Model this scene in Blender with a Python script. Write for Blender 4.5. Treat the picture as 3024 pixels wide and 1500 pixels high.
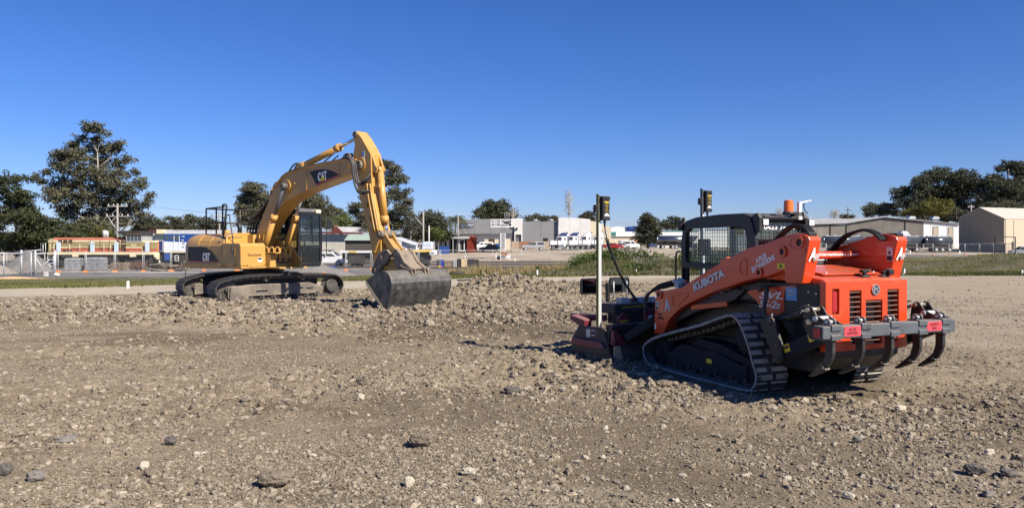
import bpy, math, random
import numpy as np
from mathutils import Vector, Matrix

for o in list(bpy.data.objects):
    bpy.data.objects.remove(o)
SC = bpy.context.scene
COL = SC.collection
random.seed(4)
rng = np.random.default_rng(11)
R = math.radians
PI = math.pi

# ------------------------------------------------------------------ camera
EYE = 1.75
FPX = 2277.0
cam = bpy.data.cameras.new('camera')
cam.sensor_width = 36
cam.lens = 36 * FPX / 3024
cam.shift_y = -38 / 3024
cam.clip_start = 0.05
cam.clip_end = 6000
camo = bpy.data.objects.new('camera', cam)
COL.objects.link(camo)
camo.location = (0, 0, EYE)
camo.rotation_euler = (R(90), 0, 0)
SC.camera = camo

# ------------------------------------------------------------------ sky and sun
SUN_AZ, SUN_EL = 130, 40
w = bpy.data.worlds.new('World')
SC.world = w
w.use_nodes = True
wn = w.node_tree
wn.nodes.clear()
sky = wn.nodes.new('ShaderNodeTexSky')
sky.sky_type = 'NISHITA'
sky.sun_disc = False
sky.sun_elevation = R(SUN_EL)
sky.sun_rotation = R(SUN_AZ)
sky.altitude = 0
sky.air_density = 0.9
sky.dust_density = 0.15
sky.ozone_density = 5.0
hs = wn.nodes.new('ShaderNodeHueSaturation')
hs.inputs['Saturation'].default_value = 1.18
hs.inputs['Value'].default_value = 1.0
bg = wn.nodes.new('ShaderNodeBackground')
bg.inputs['Strength'].default_value = 0.068
wo = wn.nodes.new('ShaderNodeOutputWorld')
wn.links.new(sky.outputs[0], hs.inputs['Color'])
tint = wn.nodes.new('ShaderNodeMixRGB')
tint.blend_type = 'MULTIPLY'
tint.inputs['Fac'].default_value = 1
tint.inputs['Color2'].default_value = (0.70, 0.745, 1.07, 1)
wn.links.new(hs.outputs[0], tint.inputs['Color1'])
wn.links.new(tint.outputs[0], bg.inputs['Color'])
wn.links.new(bg.outputs[0], wo.inputs['Surface'])
sl = bpy.data.lights.new('sun', 'SUN')
sl.energy = 5.0
sl.angle = R(0.5)
sl.color = (1.0, 0.91, 0.78)
so = bpy.data.objects.new('sun', sl)
COL.objects.link(so)
sd = Vector((math.sin(R(SUN_AZ)) * math.cos(R(SUN_EL)), math.cos(R(SUN_AZ)) * math.cos(R(SUN_EL)), math.sin(R(SUN_EL))))
so.rotation_euler = sd.to_track_quat('Z', 'Y').to_euler()
so.location = (30, -20, 40)
SC.view_settings.view_transform = 'Standard'
SC.view_settings.look = 'None'
SC.view_settings.exposure = 0.77
SC.view_settings.gamma = 1.0
SC.view_settings.use_curve_mapping = False
SC.render.engine = 'CYCLES'
SC.cycles.max_bounces = 6

# ------------------------------------------------------------------ helpers
def X(px, Y):                      # metres to the right of the view axis at distance Y
    return (px - 1512) / FPX * Y
def Z(py, Y):                      # height at distance Y
    return EYE - (py - 712) / FPX * Y

def smooth(t):
    t = np.clip(t, 0, 1)
    return t * t * (3 - 2 * t)

_TAB = np.random.default_rng(5).random((256, 256))
def vnoise(x, y, s=0):
    x = np.asarray(x, float) + 37.3 * s; y = np.asarray(y, float) + 91.7 * s
    xi = np.floor(x).astype(int); yi = np.floor(y).astype(int)
    fx = x - xi; fy = y - yi
    fx = fx * fx * (3 - 2 * fx); fy = fy * fy * (3 - 2 * fy)
    a = _TAB[xi & 255, yi & 255]; b = _TAB[(xi + 1) & 255, yi & 255]
    c = _TAB[xi & 255, (yi + 1) & 255]; d = _TAB[(xi + 1) & 255, (yi + 1) & 255]
    return (a + (b - a) * fx) * (1 - fy) + (c + (d - c) * fx) * fy
def fbm(x, y, oct=4, s=0, gain=.5):
    r = 0; a = 1; t = 0
    for i in range(oct):
        r = r + a * vnoise(np.asarray(x) * 2 ** i, np.asarray(y) * 2 ** i, s + i); t += a; a *= gain
    return r / t - .5

# --- materials
def lin(c):
    return tuple(((v / 255) / 12.92 if v / 255 <= .04045 else ((v / 255 + .055) / 1.055) ** 2.4) for v in c)

def mat(name, col, rough=.6, metal=0, var=.12, scale=2.0, bump=0, bscale=40, dust=0, dcol=(.30, .235, .165), spec=.5,
        dscale=1.5, dup=.35, col2=None, trans=0, coat=0, emit=0):
    m = bpy.data.materials.new(name)
    m.use_nodes = True
    nt = m.node_tree; N = nt.nodes; L = nt.links
    b = N['Principled BSDF']
    b.inputs['Roughness'].default_value = rough
    b.inputs['Metallic'].default_value = metal
    b.inputs['Specular IOR Level'].default_value = spec
    b.inputs['Coat Weight'].default_value = coat
    if trans:
        b.inputs['Transmission Weight'].default_value = trans
        b.inputs['IOR'].default_value = 1.1
    tc = N.new('ShaderNodeTexCoord')
    no = N.new('ShaderNodeTexNoise'); no.inputs['Scale'].default_value = scale; no.inputs['Detail'].default_value = 6
    no.inputs['Roughness'].default_value = .65
    L.new(tc.outputs['Object'], no.inputs['Vector'])
    cr = N.new('ShaderNodeValToRGB')
    cr.color_ramp.elements[0].position = .3; cr.color_ramp.elements[1].position = .72
    c2 = col2 or col
    cr.color_ramp.elements[0].color = tuple(v * (1 - var) for v in col) + (1,)
    cr.color_ramp.elements[1].color = tuple(min(1, v * (1 + var)) for v in c2) + (1,)
    L.new(no.outputs['Fac'], cr.inputs['Fac'])
    out = cr.outputs['Color']
    if dust:
        n2 = N.new('ShaderNodeTexNoise'); n2.inputs['Scale'].default_value = dscale; n2.inputs['Detail'].default_value = 8
        n2.inputs['Roughness'].default_value = .7
        L.new(tc.outputs['Object'], n2.inputs['Vector'])
        g = N.new('ShaderNodeNewGeometry'); sp = N.new('ShaderNodeSeparateXYZ')
        L.new(g.outputs['Normal'], sp.inputs[0])
        ma = N.new('ShaderNodeMath'); ma.operation = 'MULTIPLY_ADD'
        L.new(sp.outputs['Z'], ma.inputs[0]); ma.inputs[1].default_value = dup; L.new(n2.outputs['Fac'], ma.inputs[2])
        mr = N.new('ShaderNodeMapRange'); mr.inputs['From Min'].default_value = .62 - dust * .35; mr.inputs['From Max'].default_value = .95 - dust * .3
        mr.inputs['To Max'].default_value = min(.95, .35 + dust * .7)
        L.new(ma.outputs[0], mr.inputs['Value'])
        mx = N.new('ShaderNodeMixRGB'); L.new(mr.outputs[0], mx.inputs['Fac']); L.new(out, mx.inputs['Color1'])
        mx.inputs['Color2'].default_value = dcol + (1,)
        out = mx.outputs['Color']
    L.new(out, b.inputs['Base Color'])
    if emit:
        L.new(out, b.inputs['Emission Color']); b.inputs['Emission Strength'].default_value = emit
    if bump:
        nb = N.new('ShaderNodeTexNoise'); nb.inputs['Scale'].default_value = bscale; nb.inputs['Detail'].default_value = 5
        L.new(tc.outputs['Object'], nb.inputs['Vector'])
        bu = N.new('ShaderNodeBump'); bu.inputs['Strength'].default_value = bump; bu.inputs['Distance'].default_value = .02
        L.new(nb.outputs['Fac'], bu.inputs['Height']); L.new(bu.outputs[0], b.inputs['Normal'])
    return m

# --- mesh builder
class MB:
    def __init__(s):
        s.v = []; s.f = []; s.m = []; s.s = []
    def add(s, V, F, mi=0, sm=False):
        o = len(s.v)
        s.v += [tuple(p) for p in V]
        for q in F:
            s.f.append(tuple(i + o for i in q)); s.m.append(mi); s.s.append(sm)
        return s
    def box(s, c, d, mi=0, rot=None):
        hx, hy, hz = d[0] / 2, d[1] / 2, d[2] / 2
        P = [Vector((x, y, z)) for x in (-hx, hx) for y in (-hy, hy) for z in (-hz, hz)]
        if rot is not None:
            P = [rot @ p for p in P]
        P = [(p[0] + c[0], p[1] + c[1], p[2] + c[2]) for p in P]
        return s.add(P, [(0, 1, 3, 2), (4, 6, 7, 5), (0, 4, 5, 1), (2, 3, 7, 6), (0, 2, 6, 4), (1, 5, 7, 3)], mi)
    def bb(s, x0, x1, y0, y1, z0, z1, mi=0):
        return s.box(((x0 + x1) / 2, (y0 + y1) / 2, (z0 + z1) / 2), (abs(x1 - x0), abs(y1 - y0), abs(z1 - z0)), mi)
    def prism(s, pts, a, b, ax='y', mi=0, mi2=None):
        n = len(pts)
        def q(p, t):
            return {'y': (p[0], t, p[1]), 'x': (t, p[0], p[1]), 'z': (p[0], p[1], t)}[ax]
        V = [q(p, a) for p in pts] + [q(p, b) for p in pts]
        ar = sum(pts[i][0] * pts[(i + 1) % n][1] - pts[(i + 1) % n][0] * pts[i][1] for i in range(n))
        fl = (ar > 0) ^ (ax == 'y') ^ (b < a)
        A = tuple(range(n)); B = tuple(range(n, 2 * n))
        F = [A[::-1], B] if fl else [A, B[::-1]]
        s.add(V, F, mi)
        o = len(s.v) - 2 * n
        for i in range(n):
            j = (i + 1) % n
            f = (i, j, n + j, n + i) if fl else (j, i, n + i, n + j)
            s.f.append(tuple(k + o for k in f)); s.m.append(mi if mi2 is None else mi2); s.s.append(False)
        return s
    def ring(s, outer, inner, a, b, ax='y', mi=0, n=48):
        cx = sum(p[0] for p in inner) / len(inner); cz = sum(p[1] for p in inner) / len(inner)
        angs = sorted(set([2 * PI * k / n for k in range(n)] + [math.atan2(p[1] - cz, p[0] - cx) % (2 * PI) for p in outer + inner]))
        def hit(poly, t):
            dx, dz = math.cos(t), math.sin(t); best = None
            for i in range(len(poly)):
                x1, z1 = poly[i][0] - cx, poly[i][1] - cz; x2, z2 = poly[(i + 1) % len(poly)][0] - cx, poly[(i + 1) % len(poly)][1] - cz
                ex, ez = x2 - x1, z2 - z1; det = ex * dz - ez * dx
                if abs(det) < 1e-12: continue
                r = (ex * z1 - ez * x1) / det * -1; u = (dx * z1 - dz * x1) / det * -1
                r = (x1 * ez - z1 * ex) / (dx * ez - dz * ex); u = (x1 * dz - z1 * dx) / (dx * ez - dz * ex)
                if r > 0 and -1e-6 <= u <= 1 + 1e-6 and (best is None or r > best): best = r
            return (cx + dx * (best or 0), cz + dz * (best or 0))
        O = [hit(outer, t) for t in angs]; I = [hit(inner, t) for t in angs]
        m = len(angs)
        def q(p, t):
            return {'y': (p[0], t, p[1]), 'x': (t, p[0], p[1]), 'z': (p[0], p[1], t)}[ax]
        V = [q(p, a) for p in O] + [q(p, a) for p in I] + [q(p, b) for p in O] + [q(p, b) for p in I]
        F = []
        for i in range(m):
            j = (i + 1) % m
            F += [(i, j, m + j, m + i), (2 * m + j, 2 * m + i, 3 * m + i, 3 * m + j), (j, i, 2 * m + i, 2 * m + j), (m + i, m + j, 3 * m + j, 3 * m + i)]
        if (ax == 'y') ^ (b < a): pass
        else: F = [f[::-1] for f in F]
        return s.add(V, F, mi)
    def cyl(s, p0, p1, r0, r1=None, n=12, mi=0, sm=True, cap=True):
        if r1 is None: r1 = r0
        p0 = Vector(p0); p1 = Vector(p1); d = (p1 - p0)
        if d.length < 1e-6: return s
        z = d.normalized(); u = z.orthogonal().normalized(); v = z.cross(u)
        V = []
        for p, r in ((p0, r0), (p1, r1)):
            for k in range(n):
                a = 2 * PI * k / n
                V.append(p + (u * math.cos(a) + v * math.sin(a)) * r)
        o = len(s.v)
        s.add(V, [(k, (k + 1) % n, n + (k + 1) % n, n + k) for k in range(n)], mi, sm)
        if cap:
            s.f += [tuple(o + k for k in range(n))[::-1], tuple(o + n + k for k in range(n))]; s.m += [mi, mi]; s.s += [False, False]
        return s
    def tube(s, pts, r, n=8, mi=0, cap=True):
        pts = [Vector(p) for p in pts]; m = len(pts)
        rr = r if isinstance(r, (list, tuple)) else [r] * m
        V = []; u = None
        for i, p in enumerate(pts):
            t = (pts[min(i + 1, m - 1)] - pts[max(i - 1, 0)]).normalized()
            if u is None: u = t.orthogonal().normalized()
            u = (u - t * u.dot(t))
            u = u.normalized() if u.length > 1e-6 else t.orthogonal().normalized()
            v = t.cross(u)
            for k in range(n):
                a = 2 * PI * k / n
                V.append(p + (u * math.cos(a) + v * math.sin(a)) * rr[i])
        o = len(s.v)
        s.add(V, [(i * n + k, i * n + (k + 1) % n, (i + 1) * n + (k + 1) % n, (i + 1) * n + k) for i in range(m - 1) for k in range(n)], mi, True)
        if cap:
            s.f += [tuple(o + k for k in range(n))[::-1], tuple(o + (m - 1) * n + k for k in range(n))]; s.m += [mi, mi]; s.s += [False, False]
        return s
    def beam(s, p0, p1, w, h=None, mi=0, up=(0, 0, 1)):
        h = h or w
        p0 = Vector(p0); p1 = Vector(p1); d = (p1 - p0); L_ = d.length
        x = d.normalized(); u = Vector(up)
        if abs(x.dot(u)) > .98: u = Vector((0, 1, 0))
        y = u.cross(x).normalized(); z = x.cross(y)
        M = Matrix((x, y, z)).transposed()
        return s.box((p0 + p1) / 2, (L_, w, h), mi, M)
    def build(s, name, mats, parent=None, bevel=0, seg=2, loc=None, rot=None, smooth=False):
        me = bpy.data.meshes.new(name)
        me.from_pydata(s.v, [], s.f)
        if not isinstance(mats, (list, tuple)): mats = [mats]
        for m in mats: me.materials.append(m)
        me.polygons.foreach_set('material_index', s.m)
        me.polygons.foreach_set('use_smooth', [True] * len(s.f) if smooth else s.s)
        me.update()
        o = bpy.data.objects.new(name, me)
        COL.objects.link(o)
        if parent is not None: o.parent = parent
        if loc is not None: o.location = loc
        if rot is not None: o.rotation_euler = rot
        if bevel:
            b = o.modifiers.new('bevel', 'BEVEL'); b.width = bevel; b.segments = seg; b.limit_method = 'ANGLE'; b.angle_limit = R(35)
        return o

def spline(pts, n=6):
    P = [Vector(p) for p in pts]; out = []
    for i in range(len(P) - 1):
        p0 = P[max(i - 1, 0)]; p1 = P[i]; p2 = P[i + 1]; p3 = P[min(i + 2, len(P) - 1)]
        for k in range(n):
            t = k / n
            out.append(.5 * ((2 * p1) + (p2 - p0) * t + (2 * p0 - 5 * p1 + 4 * p2 - p3) * t * t + (3 * p1 - p0 - 3 * p2 + p3) * t ** 3))
    out.append(P[-1])
    return out

def tag(o, label=None, cat=None, group=None, kind=None):
    if label: o['label'] = label
    if cat: o['category'] = cat
    if group: o['group'] = group
    if kind: o['kind'] = kind
    return o
def thing(name, label, cat, loc=(0, 0, 0), rz=0, group=None):
    o = bpy.data.objects.new(name, None)
    o.empty_display_size = .2
    COL.objects.link(o)
    o.location = loc; o.rotation_euler = (0, 0, rz)
    return tag(o, label, cat, group)
_KIDS = {}
def kids(o):
    return [c for c in bpy.data.objects if c.parent == o]
def dup(o, loc=None, rz=None, label=None, parent=None, group=None):
    c = o.copy(); COL.objects.link(c)
    if parent is not None: c.parent = parent
    if loc is not None: c.location = loc
    if rz is not None: c.rotation_euler = (0, 0, rz)
    if label: c['label'] = label
    if group: c['group'] = group
    for k in kids(o): dup(k, parent=c)
    return c
def inst(me_obj, parent, loc, rot=None, scale=None):   # another copy of one part, sharing its mesh
    c = me_obj.copy(); COL.objects.link(c); c.parent = parent; c.location = loc
    if rot is not None: c.rotation_euler = rot
    if scale is not None: c.scale = scale
    return c

def text(s, m, parent, c, right, up, w, h, name='lettering', bold=.0, ext=.002, shear=0):
    cu = bpy.data.curves.new(name, 'FONT'); cu.body = s; cu.size = 1; cu.extrude = 0.01; cu.offset = bold; cu.shear = shear
    cu.align_x = 'CENTER'; cu.resolution_u = 3; cu.space_line = .9
    ob = bpy.data.objects.new(name, cu)
    me = bpy.data.meshes.new_from_object(ob)
    bpy.data.objects.remove(ob)
    n = len(me.vertices)
    co = np.empty(n * 3); me.vertices.foreach_get('co', co); co = co.reshape(-1, 3)
    lo = co.min(0); hi = co.max(0)
    co = (co - (lo + hi) / 2) / np.maximum(hi - lo, 1e-6)
    r = np.array(Vector(right).normalized()); u = np.array(Vector(up).normalized()); nn = np.cross(r, u)
    P = np.array(c) + co[:, :1] * w * r + co[:, 1:2] * h * u + (co[:, 2:3] + .5) * ext * nn
    me.vertices.foreach_set('co', P.ravel()); me.materials.clear(); me.materials.append(m); me.update()
    o = bpy.data.objects.new(name, me); COL.objects.link(o)
    if parent is not None: o.parent = parent
    return o
# ------------------------------------------------------------------ shared materials
M = {}
M['soil'] = mat('soil', (.30, .235, .17), .95, spec=.15)
M['black'] = mat('black_paint', (.011, .012, .013), .5, dust=.15, dscale=3)
M['blackrub'] = mat('black_rubber', (.010, .010, .011), .6, dscale=5)
M['steel'] = mat('galvanised_steel', (.46, .48, .49), .5, .2, var=.15, scale=8)
M['chrome'] = mat('polished_chrome', (.75, .76, .78), .12, 1, var=.03)
M['white'] = mat('white_paint', (.68, .68, .67), .5, var=.06)
M['wdecal'] = mat('white_vinyl', (.82, .82, .82), .4, var=.02)
M['glass'] = mat('dark_glass', (.03, .035, .04), .06, spec=.8, var=.02)
M['winglass'] = mat('window_glass', (.05, .07, .08), .08, spec=.8, var=.1)
M['tyre'] = mat('tyre_rubber', (.025, .025, .026), .85, dust=.3)
M['red'] = mat('red_lens', (.35, .02, .025), .25, var=.05)
M['yellow'] = mat('yellow_vinyl', (.75, .55, .03), .5, var=.05)
M['orangeblk'] = mat('orange_plastic', (.80, .24, .06), .6, var=.1)
M['concrete'] = mat('concrete', (.45, .44, .41), .9, var=.12, scale=1)
M['wood'] = mat('weathered_wood', (.22, .17, .12), .9, var=.35, scale=5)
M['darkwood'] = mat('dark_timber', (.06, .05, .042), .9, var=.3, scale=4)
M['stakew'] = mat('white_stake_paint', (.82, .82, .8), .6, var=.04)

def clear_glass(name, tint=(.86, .90, .90), fac=.55):
    m = bpy.data.materials.new(name); m.use_nodes = True
    nt = m.node_tree; N = nt.nodes; L = nt.links; N.clear()
    t = N.new('ShaderNodeBsdfTransparent'); t.inputs[0].default_value = tint + (1,)
    g = N.new('ShaderNodeBsdfGlossy'); g.inputs['Roughness'].default_value = .03; g.inputs[0].default_value = (.45, .48, .5, 1)
    lw = N.new('ShaderNodeLayerWeight'); f = N.new('ShaderNodeMath'); f.operation = 'MULTIPLY_ADD'; f.inputs[1].default_value = .22; f.inputs[2].default_value = .05
    L.new(lw.outputs['Facing'], f.inputs[0])
    mx = N.new('ShaderNodeMixShader'); o = N.new('ShaderNodeOutputMaterial')
    L.new(f.outputs[0], mx.inputs[0]); L.new(t.outputs[0], mx.inputs[1]); L.new(g.outputs[0], mx.inputs[2]); L.new(mx.outputs[0], o.inputs[0])
    return m
M['clear'] = clear_glass('tinted_cab_glass')

# ------------------------------------------------------------------ terrain
EX = np.array([-80., -30, -19, -14.5, -7, 0, 7, 25, 80]); EY = np.array([20., 24, 28, 30.5, 34, 37.5, 39.3, 39, 39])
def E_(x): return np.interp(x, EX, EY)
def P_(x): return np.interp(x, [-80, -19, -14.5, -7, 0, 5, 9, 14, 80], [16, 23.5, 24.8, 27.5, 32, 35, 37.5, 38.9, 38.9])
def tz(x, y):
    x = np.asarray(x, float); y = np.asarray(y, float)
    e = E_(x)
    lowend = np.interp(x, [-20, 10], [70, 80])
    z = -1.35 * np.clip((y - e) / (lowend - e), 0, 1)
    z = z + 1.25 * smooth((y - 112) / (178 - 112))
    # weedy mound behind the loader
    mx = smooth((x - 2.3) / 2.8) * (1 - smooth((x - 11.5) / 5))
    my = smooth((y - 39.9) / 5.5) * (1 - smooth((y - 50) / 9))
    z = z + mx * my * (.74 + .35 * fbm(x * .35, y * .35, 3, 7))
    # grassy mound at the far right
    z = z + 1.7 * smooth((x - 44) / 9) * smooth((y - 62) / 12) * (1 - smooth((y - 84) / 14)) * (1 - smooth((x - 75) / 15))
    z = z + np.where(y > e, .12 * fbm(x * .2, y * .2, 3, 3) * smooth((y - e) / 3), 0)
    return z
def rough(x, y):                   # how churned the site soil is, 0 to 1
    n = fbm(x * .35, y * .35, 3, 21) * 2
    a = smooth((y - 13.5) / 4) * (1 - smooth((x - 3.0) / 2.5)) * smooth((P_(x) - y) / 2.5)
    b = .55 * smooth((n + .16) / .6)
    belt = np.exp(-((y - (9.9 + .25 * x)) / 1.3) ** 2) * .45 * (1 - smooth((x - 1) / 2))
    c = np.exp(-(((x - 6) / 2.6) ** 2 + ((y - 7.2) / .9) ** 2)) * .4
    return np.clip(a * (.75 + .5 * n) + b * (1 - .6 * smooth((x - 3) / 4)) * (1 - smooth((y - 30) / 6)) + belt + c, 0, 1.25)
def heap(x, y):
    h = .50 * np.exp(-(((x + .3) / 1.5) ** 2 + ((y - 26.4) / 1.5) ** 2)) + .24 * np.exp(-(((x - 2.3) / 2.3) ** 2 + ((y - 25.5) / 1.4) ** 2))
    h = h + .16 * np.exp(-(((x + 10) / 5) ** 2 + ((y - 19.6) / 1.5) ** 2)) + .22 * np.exp(-(((x + 1.6) / 1.6) ** 2 + ((y - 21.6) / 1.2) ** 2))
    h = h + .12 * np.exp(-(((x - 5.5) / 3.5) ** 2 + ((y - 29) / 1.6) ** 2))
    return h
def flat(x, y):                    # 0 under the machines
    a = np.exp(-(((x - 3.3) / 1.5) ** 2 + ((y - 10.1) / 1.7) ** 2) ** 2)
    b = np.exp(-(((x + 7.8) / 2.6) ** 2 + ((y - 24.2) / 2.3) ** 2) ** 2)
    return 1 - np.clip(a + b, 0, 1)
def gz(x, y):
    x = np.asarray(x, float); y = np.asarray(y, float)
    r = rough(x, y); fl = flat(x, y)
    z = tz(x, y) + heap(x, y) * fl
    big = fbm(x * .22, y * .22, 3, 1) * .10
    c1 = np.abs(fbm(x * 2.6, y * 2.6, 3, 5)) * 2
    c2 = np.abs(fbm(x * 7, y * 7, 3, 9)) * 2
    c3 = fbm(x * 19, y * 19, 3, 12)
    hp = np.clip(heap(x, y) * 3.5, 0, 1)
    rr = np.clip(r + hp * .9, 0, 1.6)
    d = rr * ((c1 - .25) * .17 + (c2 - .25) * .10) + (.010 + .045 * rr) * c3 * 2 + (.010 + .02 * r) * fbm(x * 4.5, y * 4.5, 3, 14)
    # compacted track ruts to the right of the loader
    ru = np.sin((x * .92 + y * .10) * 2.6 + 2 * fbm(x * .3, y * .3, 2, 33)) * .014 * smooth((x - 4.5) / 2)
    u_ = (x - 6.5) * .93 - (y - 7.5) * .36; v_ = (x - 6.5) * .36 + (y - 7.5) * .93
    for off in (-1.9, -.35, 1.5, 3.3):
        ru = ru + np.exp(-((v_ - off) / .2) ** 4) * smooth((u_ + 2.5) / 1.5) * (.018 * np.sin(u_ * 2 * PI / .17 + np.sign(v_ - off)) - .028)
    z = z + (big + d * (1 - .5 * smooth((x - 5) / 2) * smooth((y - 8) / 3)) + ru) * (.25 + .75 * fl) * smooth((P_(x) + .3 - y) / 1.2)
    return z

def soil_mat():
    m = bpy.data.materials.new('churned_soil'); m.use_nodes = True
    nt = m.node_tree; N = nt.nodes; L = nt.links; b = N['Principled BSDF']
    b.inputs['Roughness'].default_value = .95; b.inputs['Specular IOR Level'].default_value = .12
    g = N.new('ShaderNodeNewGeometry')
    def noise(s, d=5, ro=.6):
        n = N.new('ShaderNodeTexNoise'); n.inputs['Scale'].default_value = s; n.inputs['Detail'].default_value = d; n.inputs['Roughness'].default_value = ro
        L.new(g.outputs['Position'], n.inputs['Vector']); return n.outputs['Fac']
    def ramp(f, a, b_, ca, cb):
        r = N.new('ShaderNodeValToRGB'); e = r.color_ramp.elements
        e[0].position = a; e[1].position = b_; e[0].color = ca + (1,); e[1].color = cb + (1,)
        L.new(f, r.inputs['Fac']); return r.outputs['Color']
    def mix(t, f, a, b_):
        x = N.new('ShaderNodeMixRGB'); x.blend_type = t
        if isinstance(f, float): x.inputs['Fac'].default_value = f
        else: L.new(f, x.inputs['Fac'])
        L.new(a, x.inputs['Color1']); L.new(b_, x.inputs['Color2']); return x.outputs['Color']
    att = N.new('ShaderNodeAttribute'); att.attribute_name = 'damp'
    sep = N.new('ShaderNodeSeparateColor'); L.new(att.outputs['Color'], sep.inputs[0])
    dry = ramp(noise(1.3, 8), .35, .68, (.255, .208, .148), (.38, .32, .232))
    fine = ramp(noise(45, 4, .75), .32, .70, (.45, .43, .40), (1.30, 1.28, 1.24))
    damp = ramp(noise(3.0, 8), .3, .7, (.115, .091, .065), (.195, .157, .112))
    c = mix('MIX', sep.outputs[0], dry, damp)
    pale = ramp(noise(2.0, 5), .3, .7, (.355, .303, .228), (.425, .368, .283))
    c = mix('MIX', sep.outputs[1], c, pale)
    c = mix('MULTIPLY', .85, c, fine)
    # scattered pale stone chips
    vo = N.new('ShaderNodeTexVoronoi'); vo.inputs['Scale'].default_value = 26; L.new(g.outputs['Position'], vo.inputs['Vector'])
    chip = ramp(vo.outputs['Distance'], .10, .17, (1, 1, 1), (0, 0, 0))
    s2 = N.new('ShaderNodeSeparateColor'); L.new(vo.outputs['Color'], s2.inputs[0])
    th = N.new('ShaderNodeMath'); th.operation = 'GREATER_THAN'; th.inputs[1].default_value = .80; L.new(s2.outputs[0], th.inputs[0])
    fm = N.new('ShaderNodeMath'); fm.operation = 'MULTIPLY'; L.new(chip, fm.inputs[0]); L.new(th.outputs[0], fm.inputs[1])
    f2 = N.new('ShaderNodeMath'); f2.operation = 'MULTIPLY'; L.new(fm.outputs[0], f2.inputs[0]); f2.inputs[1].default_value = .75
    cc = ramp(s2.outputs[1], .0, 1., (.30, .25, .18), (.50, .45, .37))
    c = mix('MIX', f2.outputs[0], c, cc)
    L.new(c, b.inputs['Base Color'])
    bu = N.new('ShaderNodeBump'); bu.inputs['Strength'].default_value = 1; bu.inputs['Distance'].default_value = .024
    L.new(noise(38, 6, .72), bu.inputs['Height'])
    b2 = N.new('ShaderNodeBump'); b2.inputs['Strength'].default_value = .9; b2.inputs['Distance'].default_value = .045
    L.new(noise(9, 5, .65), b2.inputs['Height']); L.new(bu.outputs[0], b2.inputs['Normal']); L.new(b2.outputs[0], b.inputs['Normal'])
    return m
M['ground'] = soil_mat()

def two_tone(name, a, b_, scale, rough_=.9, c3=None, s3=.3, pos=(.4, .62), bump=.3, bs=12):
    m = bpy.data.materials.new(name); m.use_nodes = True
    nt = m.node_tree; N = nt.nodes; L = nt.links; p = N['Principled BSDF']
    p.inputs['Roughness'].default_value = rough_; p.inputs['Specular IOR Level'].default_value = .15
    g = N.new('ShaderNodeNewGeometry')
    n = N.new('ShaderNodeTexNoise'); n.inputs['Scale'].default_value = scale; n.inputs['Detail'].default_value = 8; n.inputs['Roughness'].default_value = .65
    L.new(g.outputs['Position'], n.inputs['Vector'])
    r = N.new('ShaderNodeValToRGB'); e = r.color_ramp.elements
    e[0].position, e[1].position = pos; e[0].color = a + (1,); e[1].color = b_ + (1,)
    L.new(n.outputs['Fac'], r.inputs['Fac']); out = r.outputs['Color']
    if c3:
        n3 = N.new('ShaderNodeTexNoise'); n3.inputs['Scale'].default_value = s3; n3.inputs['Detail'].default_value = 6
        L.new(g.outputs['Position'], n3.inputs['Vector'])
        r3 = N.new('ShaderNodeValToRGB'); r3.color_ramp.elements[0].position = .48; r3.color_ramp.elements[1].position = .62
        L.new(n3.outputs['Fac'], r3.inputs['Fac'])
        x = N.new('ShaderNodeMixRGB'); L.new(r3.outputs['Color'], x.inputs['Fac']); L.new(out, x.inputs['Color1']); x.inputs['Color2'].default_value = c3 + (1,)
        out = x.outputs['Color']
    L.new(out, p.inputs['Base Color'])
    bu = N.new('ShaderNodeBump'); bu.inputs['Strength'].default_value = bump; bu.inputs['Distance'].default_value = .05
    n4 = N.new('ShaderNodeTexNoise'); n4.inputs['Scale'].default_value = bs; n4.inputs['Detail'].default_value = 5
    L.new(g.outputs['Position'], n4.inputs['Vector']); L.new(n4.outputs['Fac'], bu.inputs['Height']); L.new(bu.outputs[0], p.inputs['Normal'])
    return m
M['path'] = two_tone('compacted_path', (.34, .292, .22), (.415, .36, .275), 1.2, bump=.2)
M['verge'] = two_tone('grassy_verge', (.085, .088, .035), (.15, .14, .065), .9, c3=(.16, .135, .09), s3=.35, bump=.5)
M['asphalt'] = two_tone('gravel_yard', (.12, .12, .118), (.18, .177, .17), .5, c3=(.20, .185, .16), s3=.12)
M['lot'] = two_tone('dusty_lot', (.30, .25, .19), (.38, .33, .26), .15, c3=(.24, .20, .15), s3=.08)
M['paddock'] = two_tone('far_paddock', (.09, .11, .05), (.15, .15, .08), .03)

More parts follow.
